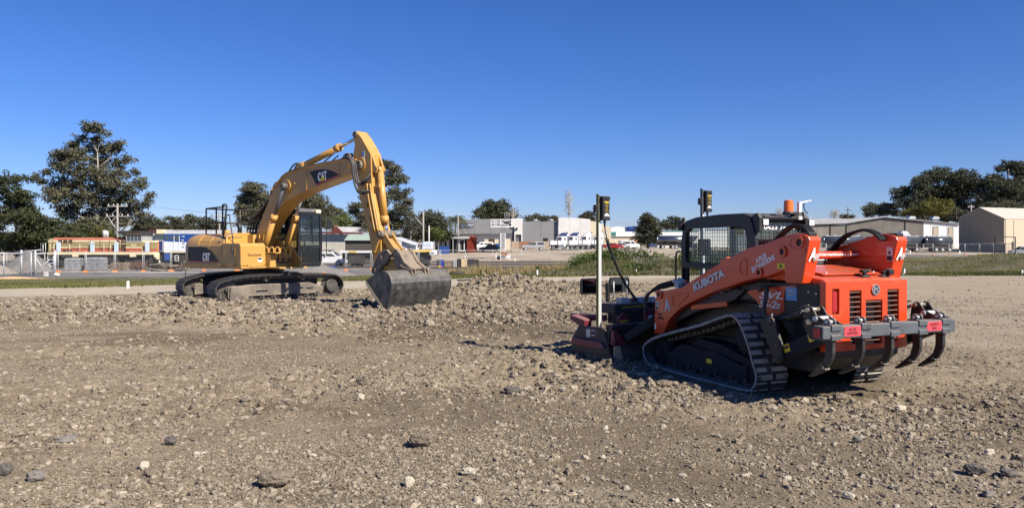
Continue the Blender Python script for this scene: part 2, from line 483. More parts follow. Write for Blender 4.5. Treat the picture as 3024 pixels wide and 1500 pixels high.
NU = 640
U = np.tan(np.linspace(-math.atan(1.15), math.atan(1.15), NU))
AP = 3.0
def limit(fun):
    y = np.full(NU, 30.)
    for _ in range(60):
        y = .5 * y + .5 * fun(U * (y + AP))
    return y
yP = limit(P_); yE = limit(E_)
def sheet(name, y0, y1, rows, m, zf, geo=True, kind='structure', label=None):
    t = np.linspace(0, 1, rows)[:, None]
    if geo: y = np.exp(np.log(y0 + AP)[None, :] * (1 - t) + np.log(y1 + AP)[None, :] * t) - AP
    else: y = y0[None, :] * (1 - t) + y1[None, :] * t
    x = U[None, :] * (y + AP)
    z = zf(x, y)
    co = np.stack([x, y, z], -1).reshape(-1, 3)
    i = np.arange((rows - 1) * (NU - 1)); r = i // (NU - 1); c = i % (NU - 1)
    a = r * NU + c
    q = np.stack([a, a + 1, a + NU + 1, a + NU], -1).astype(np.int32)
    me = bpy.data.meshes.new(name)
    me.vertices.add(len(co)); me.vertices.foreach_set('co', co.ravel())
    me.loops.add(q.size); me.loops.foreach_set('vertex_index', q.ravel())
    me.polygons.add(len(q)); me.polygons.foreach_set('loop_start', np.arange(0, q.size, 4, dtype=np.int32))
    me.polygons.foreach_set('use_smooth', np.ones(len(q), bool))
    me.update(calc_edges=True)
    me.materials.append(m)
    o = bpy.data.objects.new(name, me); COL.objects.link(o)
    tag(o, label, None, None, kind)
    return o, x, y
ones = np.ones(NU)
gr, gx, gy = sheet('ground', ones * 1.0, yP, 560, M['ground'], gz, label='brown stony soil churned up across the building site')
r_ = rough(gx, gy)
dm = smooth((fbm(gx * .28, gy * .5, 4, 40) + .02) / .16) * .5
dm = dm * 1.25 + np.exp(-(((gx - .6) / 3.2) ** 2 + ((gy - 17.5) / 3.4) ** 2)) * .75 + np.exp(-(((gx + 2.5) / 4) ** 2 + ((gy - 14) / 1.6) ** 2)) * .4
dm = dm * (1 - .75 * smooth((gx - 4) / 3) * smooth((gy - 9) / 4)) + .25 * np.clip(r_, 0, 1) * smooth((14 - gy) / 4)
pale = smooth((fbm(gx * .5, gy * 1.3, 4, 50) - .03) / .15) * .55 * (1 - r_.clip(0, 1)) + .75 * smooth((gx - 5) / 4) * smooth((gy - 9) / 8)
at = gr.data.color_attributes.new('damp', 'FLOAT_COLOR', 'POINT')
cc = np.zeros((gx.size, 4), np.float32); cc[:, 0] = np.clip(dm, 0, 1).ravel(); cc[:, 1] = np.clip(pale, 0, .85).ravel(); cc[:, 3] = 1
at.data.foreach_set('color', cc.ravel())
sheet('path', yP, yE, 14, M['path'], lambda x, y: tz(x, y) + .012 * fbm(x * .6, y * .6, 3, 2) * smooth((y - P_(x)) / 1) * smooth((E_(x) - y) / 1), label='pale compacted dirt haul path beside the grass')
Y3 = np.interp(U, [-1.2, -.62, -.3, -.12, .2, .45, .6, 1.2], [52, 52, 60, 70, 80, 135, 135, 135])
sheet('verge', yE, Y3, 70, M['verge'], tz, label='patchy grass verge between the site and the yard')
sheet('yard', Y3, np.maximum(ones * 118, Y3 + 8), 24, M['asphalt'], tz, label='grey gravel rail yard behind the temporary fence')
sheet('dusty_lot', np.maximum(ones * 118, Y3 + 8), ones * 300, 40, M['lot'], tz, label='pale dusty truck lot in front of the warehouses')
sheet('paddock', ones * 300, ones * 3500, 10, M['paddock'], lambda x, y: tz(x, y) * 1.0, label='flat land behind the warehouses')
MB().bb(-14, 14, -60, 1.0, -.05, -.0, 0).build('ground', M['ground'])['kind'] = 'structure'
# ------------------------------------------------------------------ orange compact track loader
M['kor'] = mat('loader_orange_paint', (.60, .058, .014), .30, var=.07, dust=.12, dscale=2.5, coat=.3, dcol=(.45, .22, .13))
M['kdark'] = mat('loader_charcoal_paint', (.015, .017, .020), .42, var=.1, dust=.06, spec=.4, dscale=3)
M['knavy'] = mat('undercarriage_paint', (.009, .011, .020), .65, dust=.12, spec=.25, dscale=4, dcol=(.10, .09, .08))
M['belt'] = mat('dusty_track_rubber', (.022, .022, .024), .85, dust=.2, dscale=8, dcol=(.15, .145, .135), bump=.3)
M['beltedge'] = mat('scuffed_track_edge', (.30, .30, .285), .9, var=.3, scale=14, bump=.4)
M['lug'] = mat('dusty_track_lug', (.022, .023, .026), .85, dust=.75, dscale=6, dcol=(.40, .36, .30), dup=.45)
M['bar'] = mat('scuffed_grey_bar_paint', (.085, .095, .105), .5, var=.25, scale=6, dust=.2)
M['worn'] = mat('worn_black_steel', (.035, .035, .036), .5, .3, var=.4, scale=9, dust=.25)
M['brightsteel'] = mat('worn_bright_steel', (.50, .44, .33), .35, .7, var=.25, scale=12)
M['louver'] = mat('dusty_louver_paint', (.16, .06, .04), .6, var=.25, scale=8, dust=.3, dcol=(.20, .14, .10))
M['lamp'] = mat('headlamp_lens', (.75, .76, .78), .15, .2, var=.1, scale=30)
M['amber'] = mat('amber_beacon_lens', (.80, .17, .02), .2, var=.1, scale=6, coat=.4)
M['blue'] = mat('blue_sticker', (.10, .30, .58), .5, var=.05)
M['redtag'] = mat('red_sticker', (.65, .06, .08), .5, var=.15, scale=12)
M['ink'] = mat('black_print', (.02, .02, .02), .6, var=.02)
M['greyletter'] = mat('grey_vinyl', (.58, .60, .62), .4, var=.04)
M['maroon'] = mat('maroon_paint', (.16, .022, .035), .45, var=.2, scale=6, dust=.30, dscale=3, dcol=(.34, .22, .18))
M['mblack'] = mat('blade_dark_paint', (.030, .022, .028), .5, var=.2, dust=.15, dscale=3)
M['alu'] = mat('aluminium_mast', (.50, .52, .54), .45, .15, var=.05, scale=3)
M['olive'] = mat('mast_edge_tape', (.13, .135, .018), .5, var=.08)
M['seat'] = mat('black_vinyl_seat', (.03, .03, .032), .7)
M['tan'] = mat('worn_blade_corner', (.46, .36, .22), .6, var=.25, scale=8)

LD = thing('track_loader', 'orange compact track loader with rear rippers and a dark caged cab', 'loader', (3.262, 10.035, 0), R(23.5 + 90))
# track belts
BELT = [(1.34, .25), (1.315, .13), (1.22, .035), (1.08, 0), (.4, -.012), (-.3, -.012), (-.86, 0), (-.96, .05), (-1.03, .16), (-1.025, .26), (-.965, .39), (-.905, .54), (-.845, .66), (-.78, .76), (-.70, .85),
        (-.61, .90), (-.49, .895), (-.24, .82), (.03, .73), (.6, .58), (1.02, .46), (1.17, .395), (1.29, .325)]
def closed_spline(P, n=5):
    out = []; m = len(P)
    for i in range(m):
        p0, p1, p2, p3 = [Vector(P[(i + k) % m]) for k in (-1, 0, 1, 2)]
        for k in range(n):
            t = k / n
            out.append(.5 * ((2 * p1) + (p2 - p0) * t + (2 * p0 - 5 * p1 + 4 * p2 - p3) * t * t + (3 * p1 - p0 - 3 * p2 + p3) * t ** 3))
    return out
def resample(P, n):
    m = len(P); d = [0]
    for i in range(m): d.append(d[-1] + (P[(i + 1) % m] - P[i]).length)
    out = []
    for k in range(n):
        s = d[-1] * k / n
        i = max(j for j in range(m) if d[j] <= s)
        t = (s - d[i]) / max(1e-9, d[i + 1] - d[i])
        out.append(P[i].lerp(P[(i + 1) % m], t))
    return out
def loop_frames(P):
    m = len(P); fr = []
    for i in range(m):
        t = (P[(i + 1) % m] - P[i - 1]).normalized()
        fr.append((P[i], t, Vector((-t[1], t[0]))))
    return fr
LP = resample(closed_spline([p for p in BELT]), 110)
ar = sum(LP[i][0] * LP[(i + 1) % 110][1] - LP[(i + 1) % 110][0] * LP[i][1] for i in range(110))
if ar > 0: LP = LP[::-1]          # clockwise so that the normal points outward
FR = loop_frames(LP)
def belt_mb(y0, y1, out):
    mb = MB()
    n = len(FR); V = []
    for (p, t, nn) in FR:
        o = p - nn * .024; i = p - nn * .048
        V += [(o[0], y0, o[1]), (o[0], y1, o[1]), (i[0], y1, i[1]), (i[0], y0, i[1])]
    for k in range(n):
        a = 4 * k; b = 4 * ((k + 1) % n)
        mb.add([], [])
        for j in range(4):
            j2 = (j + 1) % 4
            mb.f.append((a + j, b + j, b + j2, a + j2)); mb.m.append(1 if j in (1, 3) and ((j == 1) == out) else 0); mb.s.append(j in (0, 2))
    mb.v = V
    return mb
def lugs_mb(y0, y1):
    mb = MB(); n = len(FR); yc = (y0 + y1) / 2
    for k in range(0, n, 2):
        p, t, nn = FR[k]; p = p - nn * .022
        off = (k // 2) % 2
        for (a, b) in ((y0 + .004, yc - .05 + .06 * off), (yc + .01 + .06 * off, y1 - .004)):
            hw = .034
            q = []
            for (ss, hh, wd) in ((-1, -.002, 1), (1, -.002, 1), (1, .012, .7), (-1, .012, .7)):
                r_p = p + t * hw * ss * wd + nn * hh
                q.append((r_p[0], r_p[1]))
            mb.prism(q, a, b, 'y')
        # inner drive lug
        pi = FR[k][0] - FR[k][2] * .06
        mb.prism([((pi + t * .018)[0], (pi + t * .018)[1]), ((pi - t * .018)[0], (pi - t * .018)[1]), ((pi - t * .009 - nn * .05)[0], (pi - t * .009 - nn * .05)[1]), ((pi + t * .009 - nn * .05)[0], (pi + t * .009 - nn * .05)[1])], yc - .03, yc + .03, 'y', 0)
    return mb
for s in (1, -1):
    y0, y1 = (.53, .98) if s > 0 else (-.98, -.53)
    tr = belt_mb(y0, y1, s > 0).build('rubber_track', [M['belt'], M['beltedge']], LD)
    lugs_mb(y0, y1).build('track_lugs', [M['lug'], M['beltedge']], tr)
    a, b = (.60, .84) if s > 0 else (-.84, -.60)
    f = MB().prism([(1.18, .22), (1.18, .10), (.68, .075), (-.85, .085), (-.86, .22), (-.80, .33), (-.58, .27), (-.16, .36), (.46, .39), (.68, .36), (.85, .25)], a, b, 'y')
    f.prism([(.42, .385), (-.75, .27), (-.75, .34), (-.2, .46), (.3, .50)], a + .02, b - .04, 'y')
    fo = f.build('track_frame', M['knavy'], LD, .012)
    for x in (.73, .43, .15, -.125, -.405, -.68):
        r = MB(); ys = (b, b + .02) if s > 0 else (a - .02, a)
        r.cyl((x, a + .03, .125), (x, b - .03, .125), .115, n=20).cyl((x, ys[0], .115), (x, ys[1], .115), .022, n=8)
        r.build('track_roller', M['worn'], LD)
    MB().cyl((1.10, a, .235), (1.10, b, .235), .185, n=24).cyl((1.10, a - .02, .235), (1.10, b + .02, .235), .06, n=16).build('front_idler', M['knavy'], LD)
    MB().cyl((-.82, a, .21), (-.82, b, .21), .155, n=24).build('rear_idler', M['knavy'], LD)
    sp = MB().cyl((-.60, a + .02, .60), (-.60, b - .05, .60), .17, n=24)
    for k in range(15):
        an = 2 * PI * k / 15
        sp.cyl((-.60 + .19 * math.cos(an), a + .08, .60 + .19 * math.sin(an)), (-.60 + .19 * math.cos(an), b - .08, .60 + .19 * math.sin(an)), .026, n=8)
    sp.cyl((-.60, b - .06 if s > 0 else a + .06, .60), (-.60, b if s > 0 else a, .60), .11, n=16)
    sp.build('sprocket', M['knavy'], LD)
    MB().box((.02, .842 * s, .24), (.10, .006, .055)).build('warning_sticker', M['yellow'], LD)
# chassis
MB().bb(-1.25, 1.15, -.5, .5, .30, 1.0).bb(-.95, -.25, -.62, .62, .48, .86).bb(.2, .7, -.6, .6, .26, .42).build('chassis', M['kdark'], LD, .02)
MB().prism([(-1.62, .56), (-1.62, .48), (-1.35, .30), (.9, .28), (.9, .5)], -.52, .56, 'y').build('belly_guard', M['worn'], LD, .01)
# side panels above the tracks
for s in (1, -1):
    a, b = (.50, .62) if s > 0 else (-.60, -.50)
    sp = MB().prism([(-.30, 1.02), (-.30, 1.20), (-.62, 1.262), (-1.60, 1.290), (-1.60, .60), (-1.25, .62), (-1.08, .74), (-.98, .86), (-.84, .98), (-.6, 1.05)], a, b, 'y')
    so_ = sp.build('side_panel', M['kdark'], LD, .012)
    fy = b if s > 0 else a
    MB().prism([(-.42, 1.135), (-.755, 1.205), (-1.394, 1.268), (-1.066, 1.187), (-1.05, 1.05), (-1.066, .942), (-.82, .835), (-.74, .90), (-.591, 1.04)], fy, fy + .004 * s, 'y').build('decal_panel', M['kor'], so_)
    # shelf over the track and red lower boom stop
    MB().prism([(1.0, .62), (.55, .80), (-.25, 1.02), (-.45, 1.16), (-.25, 1.16), (.5, .93), (1.0, .74)], min(s * .5, s * .66), max(s * .5, s * .66), 'y').build('fender', M['kdark'], LD, .01)
MB().beam((.62, .66, .86), (-.12, .66, .965), .03, .065).build('boom_stop', M['kor'], LD, .005)
text('SVL', M['wdecal'], LD, (-.845, .626, 1.118), (-1, 0, .03), (0, 0, 1), .40, .085, bold=.02, shear=.35)
text('S5-2s', M['wdecal'], LD, (-.825, .626, 1.010), (-1, 0, .02), (0, 0, 1), .36, .085, bold=.02, shear=.35)
bs_ = MB().box((-1.175, .627, 1.155), (.165, .006, .15)).build('fuel_sticker', M['blue'], LD)
text('AdBlue\nONLY', M['greyletter'], bs_, (-1.175, .632, 1.17), (-1, 0, 0), (0, 0, 1), .13, .075, bold=.01)
MB().prism([(-1.21, 1.105), (-1.235, 1.09), (-1.21, 1.092)], .6305, .632, 'y').build('arrow_mark', M['greyletter'], bs_)
MB().box((-1.50, .625, 1.12), (.14, .01, .20)).bb(-1.56, -1.46, .62, .66, .62, .98).build('access_cover', M['black'], LD, .01)
for (x, z) in ((-1.44, 1.19), (-1.55, 1.18)):
    MB().cyl((x, .63, z), (x, .64, z), .012, n=10).build('bolt', M['steel'], LD)
# rear door and hood
HY0, HY1 = -.59, .63
def plate_holes(y0, y1, z0, z1, holes, x0, x1, mi=0):
    ys = sorted(set([y0, y1] + [h[0] for h in holes] + [h[1] for h in holes])); zs = sorted(set([z0, z1] + [h[2] for h in holes] + [h[3] for h in holes]))
    def solid(i, j):
        if not (0 <= i < len(ys) - 1 and 0 <= j < len(zs) - 1): return False
        cy = (ys[i] + ys[i + 1]) / 2; cz = (zs[j] + zs[j + 1]) / 2
        return not any(h[0] < cy < h[1] and h[2] < cz < h[3] for h in holes)
    mb = MB(); idx = {}
    def v(x, y, z):
        k = (round(x, 5), round(y, 5), round(z, 5))
        if k not in idx: idx[k] = len(mb.v); mb.v.append(k)
        return idx[k]
    def f(*q): mb.f.append(q); mb.m.append(mi); mb.s.append(False)
    for i in range(len(ys) - 1):
        for j in range(len(zs) - 1):
            if not solid(i, j): continue
            a, b, c, d = ys[i], ys[i + 1], zs[j], zs[j + 1]
            f(v(x0, a, c), v(x0, a, d), v(x0, b, d), v(x0, b, c)); f(v(x1, a, c), v(x1, b, c), v(x1, b, d), v(x1, a, d))
            if not solid(i - 1, j): f(v(x0, a, c), v(x1, a, c), v(x1, a, d), v(x0, a, d))
            if not solid(i + 1, j): f(v(x0, b, c), v(x0, b, d), v(x1, b, d), v(x1, b, c))
            if not solid(i, j - 1): f(v(x0, a, c), v(x0, b, c), v(x1, b, c), v(x1, a, c))
            if not solid(i, j + 1): f(v(x0, a, d), v(x1, a, d), v(x1, b, d), v(x0, b, d))
    return mb
VENT = [(.11, .285, .78, 1.21), (-.205, .045, .77, 1.10), (-.46, -.285, .78, 1.21), (-.20, .04, .62, .735), (.13, .27, .63, .735), (-.44, -.30, .63, .735)]
door = plate_holes(HY0, HY1, .56, 1.315, VENT + [(.435, .535, .96, 1.235)], -1.68, -1.60).build('rear_door', M['kor'], LD, .03, 4)
MB().bb(-1.60, -1.15, HY0 + .015, HY1 - .06, .57, 1.30).build('radiator_core', M['black'], LD)
MB().bb(-1.60, -1.22, HY1 - .058, HY1 - .006, .60, 1.285).build('door_seal', M['black'], LD, .01)
MB().bb(-1.60, -1.3, HY0 - .03, HY0 - .002, .58, 1.25).build('door_seal', M['black'], LD, .01)
for (a, b, c, d) in VENT:
    n = max(2, int((d - c) / .048)); sm = None
    fr = MB()
    for (p, q, e, g) in ((a - .004, a + .004, c, d), (b - .004, b + .004, c, d)):
        fr.bb(-1.685, -1.66, p, q, e, g)
    for k in range(n):
        z = c + (k + .5) * (d - c) / n
        MB().box((-1.645, (a + b) / 2, z), (.045, b - a - .002, .009), 0, Matrix.Rotation(R(28), 3, 'Y')).build('louver', M['louver'], door)
MB().bb(-1.64, -1.605, .44, .53, .965, 1.23).build('tail_lamp_recess', M['kor'], door)
MB().bb(-1.668, -1.64, .452, .518, .985, 1.205).build('tail_lamp', M['red'], door, .006)
em = MB()
for k in range(24):
    a0 = 2 * PI * k / 24; a1 = 2 * PI * (k + 1) / 24
    em.beam((-1.69, -.09 + .052 * math.cos(a0), 1.215 + .052 * math.sin(a0)), (-1.69, -.09 + .052 * math.cos(a1), 1.215 + .052 * math.sin(a1)), .014, .014)
em.prism([(-.075, 1.18), (-.055, 1.18), (-.055, 1.25), (-.075, 1.25)], -1.697, -1.682, 'x')
em.prism([(-.083, 1.215), (-.125, 1.25), (-.145, 1.235), (-.098, 1.215), (-.14, 1.188), (-.12, 1.175)], -1.697, -1.682, 'x')
em.build('emblem', M['chrome'], door)
MB().cyl((-1.683, -.09, 1.215), (-1.686, -.09, 1.215), .05, n=24).build('emblem_backing', M['bar'], door)
hood = MB()
hood.prism([(-1.66, 1.312), (-1.62, 1.335), (-.78, 1.45), (-.72, 1.43), (-.72, 1.30), (-1.6, 1.28)], -.57, .61, 'y').build('hood', M['kor'], LD, .025, 3)
MB().prism([(-1.46, 1.37), (-.86, 1.455), (-.86, 1.472), (-1.46, 1.387)], -.42, .44, 'y').build('hood_lid', M['kor'], LD, .008)
for (x, y) in ((-1.42, .36), (-1.42, -.36), (-.9, .36)):
    MB().cyl((x, y, 1.36 + (x + 1.46) * .14), (x, y, 1.40 + (x + 1.46) * .14), .012, n=8).build('hood_bolt', M['steel'], LD)
for y, nm in ((-.10, 0), (-.40, 1)):
    lb = MB().bb(-1.56, -1.50, y - .055, y + .055, 1.335, 1.365).bb(-1.55, -1.51, y - .02, y + .02, 1.36, 1.41)
    if nm: lb.cyl((-1.52, y - .05, 1.40), (-1.60, y - .05, 1.40), .038, n=16)
    else: lb.bb(-1.56, -1.50, y - .05, y + .05, 1.395, 1.43)
    lb.build('rear_camera' if not nm else 'reversing_horn', M['black'], LD, .005)
MB().bb(-.74, -.30, -.55, .55, 1.0, 1.40).bb(-.78, -.55, -.3, .42, 1.4, 1.50).build('engine_shroud', M['black'], LD, .02)
MB().box((-.72, -.15, 1.50), (.12, .34, .015), 0, Matrix.Rotation(R(20), 3, 'Y')).build('exhaust_deflector', M['steel'], LD)
# lift arms
ARM = [(1.387, .43), (1.169, .445), (1.12, .52), (1.02, .66), (.90, .75), (.765, .835), (.561, .926), (.067, 1.10), (-.508, 1.262), (-.686, 1.302), (-.9, 1.335), (-1.19, 1.425), (-1.205, 1.28), (-1.455, 1.285), (-1.565, 1.757), (-1.55, 1.79), (-1.50, 1.82), (-1.38, 1.836), (-1.242, 1.822), (-.835, 1.711), (-.592, 1.667), (-.22, 1.535), (-.19, 1.555), (-.08, 1.51), (-.06, 1.47), (.162, 1.381), (.719, 1.129), (.95, 1.09), (1.22, 1.04), (1.33, .98), (1.36, .90)]
for s in (1, -1):
    a, b = (.575, .745) if s > 0 else (-.745, -.575)
    arm = MB().prism(ARM, a, b, 'y').build('lift_arm', M['kor'], LD, .012, 3)
    f = b if s > 0 else a
    for (x, z, r) in ((-1.428, 1.735, .055), (-1.169, 1.632, .050), (-.79, 1.385, .045), (1.24, 1.0, .05)):
        pb = MB()
        for k in range(18):
            a0, a1 = 2 * PI * k / 18, 2 * PI * (k + 1) / 18
            pb.beam((x + r * math.cos(a0), f + .012 * s, z + r * math.sin(a0)), (x + r * math.cos(a1), f + .012 * s, z + r * math.sin(a1)), .03, .016, up=(0, 1, 0))
        pb.build('pin_boss', M['kor'], arm)
        MB().cyl((x, f, z), (x, f + .006 * s, z), r - .012, n=18).build('pin_hole', M['black'], arm)
    # raised pad around the rear pivot, pressed pockets
    MB().ring([(-1.50, 1.62), (-1.53, 1.75), (-1.47, 1.80), (-1.28, 1.80), (-1.23, 1.76), (-1.225, 1.70), (-1.25, 1.66), (-1.40, 1.62)],
              [(-1.44, 1.66), (-1.48, 1.75), (-1.44, 1.775), (-1.31, 1.775), (-1.28, 1.72), (-1.31, 1.68)], f, f + .006 * s, 'y').build('arm_pad', M['kor'], arm)
    for slot in ([(-.47, 1.50), (-.53, 1.53), (-.57, 1.50), (-.56, 1.36), (-.50, 1.35), (-.45, 1.40)], [(.93, .99), (.62, 1.06), (.60, 1.02), (.80, .88), (.90, .87)]):
        cx = sum(p[0] for p in slot) / len(slot); cz = sum(p[1] for p in slot) / len(slot)
        MB().ring([(cx + (p[0] - cx) * 1.18, cz + (p[1] - cz) * 1.18) for p in slot], slot, f, f + .008 * s, 'y').build('pocket_rim', M['kor'], arm, .003)
    # recess at the top rear
    MB().bb(-1.53, -1.36, min(a, b) + .03, max(a, b) - .03, 1.80, 1.842).build('arm_top_recess', M['black'], arm, .006)
    # A+ mark on the rear face
    cx, cz = -1.532, 1.605
    dvec = Vector((-.110, 0, .472)).normalized()
    A = text('A', M['wdecal'], arm, (cx - .008, (a + b) / 2 + .012, cz), (0, -1, 0), dvec, .098, .150, bold=.04, shear=.12)
    for (w_, h_) in ((.072, .026), (.026, .072)):
        bxp = MB()
        c_ = Vector((cx - .004, (a + b) / 2 - .035, cz - .028))
        bxp.add([tuple(c_ + Vector((-.008, 0, 0)) + Vector((0, yy * w_ / 2, 0)) + dvec * zz * h_ / 2) for (yy, zz) in ((-1, -1), (1, -1), (1, 1), (-1, 1))], [(0, 1, 2, 3), (3, 2, 1, 0)])
        bxp.build('plus_mark', M['wdecal'], arm)
# writing on the near arm
def slope_vec(p, q): return (q[0] - p[0], 0, q[1] - p[1])
ra = (-.641, 0, .232)
ua = (.232, 0, .641)
for dz_, mm, o_ in ((0, M['ink'], -.006), (0, M['greyletter'], 0)):
    text('KUBOTA', mm, LD, (.150 - .004 * (o_ < 0), .7465 + (0 if o_ < 0 else .002), 1.248 - .004 * (o_ < 0)), ra, ua, .66, .108, bold=.09 if o_ < 0 else .05, ext=.0015)
text('A PLUS\nEXCAVATIONS', M['wdecal'], LD, (-.835, .7465, 1.520), (-.41, 0, .19), (.19, 0, .41), .41, .135, bold=.04)
text('A', M['greyletter'], LD, (1.06, .7465, .865), (-1, 0, .05), (.05, 0, 1), .13, .18, bold=.03)
MB().bb(.985, 1.06, .7465, .7485, .815, .838).bb(1.012, 1.034, .7465, .7485, .79, .862).build('plus_mark', M['greyletter'], LD)
text('SWL\n1360kg', M['ink'], LD, (1.22, .7465, .69), (-1, 0, .03), (0, 0, 1), .15, .10, bold=.015)
w1 = MB().bb(1.27, 1.335, .745, .748, .78, .90).build('warning_label', M['white'], LD)
MB().bb(1.28, 1.325, .748, .7495, .785, .825).prism([(1.29, .84), (1.32, .84), (1.315, .89), (1.30, .89)], .748, .7495, 'y').build('warning_print', M['ink'], w1)
MB().bb(1.33, 1.37, .745, .748, .50, .58).build('warning_label', M['white'], LD)
MB().bb(-1.20, -1.08, .745, .748, 1.44, 1.50).build('warning_label', M['yellow'], LD)
MB().prism([(-1.11, 1.455), (-1.16, 1.455), (-1.135, 1.49)], .748, .7495, 'y').build('warning_print', M['ink'], LD)
wl = MB().bb(-1.50, -1.42, -.5745, -.5725, 1.52, 1.68).build('warning_label', M['white'], LD)
MB().bb(-1.495, -1.425, -.5725, -.571, 1.525, 1.58).prism([(-1.44, 1.60), (-1.48, 1.60), (-1.455, 1.65)], -.5725, -.571, 'y').build('warning_print', M['ink'], wl)
cb = MB().cyl((-.97, -.575, 1.585), (-.97, .575, 1.585), .045, n=24).build('arm_cross_tube', M['kor'], LD)
text('aplusexcavations.com', M['wdecal'], cb, (-1.018, -.10, 1.588), (0, -1, 0), (0, 0, 1), .98, .05, bold=.02)
# hoses over the arms
for s in (1, -1):
    for k in range(3):
        dy = .56 * s - .04 * k * s
        pts = [(-.62, dy, 1.50), (-.72, dy, 1.68), (-.89, dy, 1.80 + .008 * k), (-1.02, dy, 1.895), (-1.16, dy, 1.932 - .006 * k), (-1.30, dy, 1.90), (-1.40, dy, 1.80)] if s > 0 else \
              [(-.55, dy, 1.52), (-.69, dy, 1.66), (-.86, dy, 1.80), (-1.04, dy, 1.872 - .006 * k), (-1.19, dy, 1.88), (-1.32, dy, 1.84), (-1.42, dy, 1.76)]
        MB().tube(spline(pts, 5), .017, 8).build('hydraulic_hose', M['blackrub'], LD)
    # lift cylinder and rear link
    MB().cyl((-1.12, .46 * s, .95), (-.2, .50 * s, 1.12), .045, n=14).cyl((-.2, .5 * s, 1.12), (.35, .52 * s, 1.2), .025, n=10).build('lift_cylinder', M['black'], LD)
# cab
CU = [(1.12, 1.43), (1.14, 1.69), (1.10, 1.915), (1.02, 2.014), (.80, 2.064), (.30, 2.087), (-.17, 2.087), (-.27, 2.06), (-.33, 1.97), (-.38, 1.80), (-.40, 1.43)]
CW = [(1.0, 1.453), (1.035, 1.51), (1.03, 1.85), (.93, 1.92), (-.11, 1.935), (-.2, 1.877), (-.228, 1.80), (-.225, 1.5), (-.18, 1.453)]
LU = [(1.15, .85), (1.12, 1.43), (-.40, 1.43), (-.40, .85)]
LW = [(1.10, .95), (1.10, 1.375), (0, 1.375), (0, .95)]
for s in (1, -1):
    a, b = (.40, .46) if s > 0 else (-.46, -.40)
    cf = MB().ring(CU[::-1], CW[::-1], a, b, 'y').ring(LU[::-1], LW[::-1], a, b, 'y').build('cab_side_frame', M['kdark'], LD, .014, 3)
    g = MB()
    for k in range(26):
        x = -.23 + k * .0505
        g.beam((x, .43 * s, 1.45), (x, .43 * s, 1.93), .0042, .0042)
    for k in range(10):
        z = 1.46 + k * .0495
        g.beam((-.23, .436 * s, z), (1.03, .436 * s, z), .0042, .0042)
    for k in range(22):
        x = .02 + k * .0505
        g.beam((x, .43 * s, .95), (x, .43 * s, 1.38), .0042, .0042)
    for k in range(9):
        z = .96 + k * .0495
        g.beam((0, .436 * s, z), (1.10, .436 * s, z), .0042, .0042)
    g.build('mesh_guard', M['black'], cf)
    MB().bb(-.20, 1.02, .408 * s - .001, .408 * s + .001, 1.47, 1.91).build('side_window', M['clear'], cf)
MB().prism([(1.10, 2.0), (1.02, 2.035), (.8, 2.078), (.3, 2.101), (-.17, 2.101), (-.3, 2.06), (-.3, 2.03), (.9, 2.0)], -.455, .455, 'y').build('cab_roof', M['kdark'], LD, .018, 3)
MB().bb(-.345, -.285, -.44, .44, 1.98, 2.065).build('cab_rear_beam', M['kdark'], LD, .01)
MB().bb(-.385, -.33, -.44, .44, 1.40, 1.46).build('cab_rear_beam', M['kdark'], LD, .01)
rw = MB().bb(-.325, -.318, -.40, .40, 1.46, 1.98).build('rear_window', M['clear'], LD)
g = MB()
for k in range(13): g.beam((-.34, -.38 + k * .0633, 1.46), (-.34, -.38 + k * .0633, 1.88), .005, .005)
for k in range(8): g.beam((-.345, -.40, 1.48 + k * .055), (-.345, .40, 1.48 + k * .055), .005, .005)
g.build('rear_mesh_guard', M['mesh'] if 'mesh' in M else M['black'], LD)
MB().bb(-.335, -.33, -.30, .30, 1.885, 1.955).build('window_banner', M['glass'], LD)
text('0423 746 0', M['wdecal'], LD, (-.3385, .03, 1.92), (0, -1, 0), (0, 0, 1), .50, .05, bold=.02)
for s in (-1, 1): MB().bb(1.06, 1.10, min(s * .36, s * .42), max(s * .36, s * .42), 1.0, 2.0).build('front_pillar', M['kdark'], LD, .01)
MB().bb(.1, .55, -.24, .24, 1.05, 1.2).prism([(.12, 1.2), (.0, 1.2), (-.08, 1.75), (.02, 1.78)], -.24, .24, 'y').bb(.2, .6, -.36, -.28, 1.2, 1.38).build('operator_seat', M['seat'], LD, .03)
for y in (.3, -.3): MB().cyl((.62, y, 1.15), (.66, y, 1.42), .02).build('joystick', M['black'], LD)
MB().bb(.80, .92, .20, .34, 1.55, 1.78).build('display_screen', M['black'], LD, .01)
MB().bb(-.1, .06, .405, .407, 1.83, 1.90).build('window_sticker', M['yellow'], LD)
MB().bb(.85, 1.08, -.38, .38, .9, 1.02).build('cab_floor', M['kdark'], LD)
# handrail, mirrors and lamps of the cab
MB().tube(spline([(1.13, .47, 1.60), (1.19, .49, 1.59), (1.20, .50, 1.50), (1.20, .50, 1.12)], 4), .014).build('grab_rail', M['black'], LD)
MB().bb(1.09, 1.16, .42, .50, 1.90, 2.05).prism([(1.13, 2.04), (1.03, 2.04), (1.08, 2.09)], .44, .47, 'y').build('front_work_lamp', M['black'], LD, .01)
for y0 in (.40, -.34):
    lb = MB().prism([(-.33, 2.08), (-.30, 2.02), (-.36, 1.86), (-.44, 1.86), (-.44, 2.04), (-.40, 2.10)], y0 - .008, y0 + .04, 'y').bb(-.43, -.36, y0 - .085 - .03, y0 - .01, 1.935, 2.035).build('lamp_bracket', M['black'], LD, .008)
    MB().bb(-.445, -.43, y0 - .105, y0 - .02, 1.945, 2.02).build('work_lamp', M['lamp'], lb, .006)
MB().bb(-.44, -.35, -.30, .35, 2.02, 2.055).bb(-.44, -.36, -.28, -.12, 2.055, 2.12).build('light_bar', M['kdark'], LD, .006)
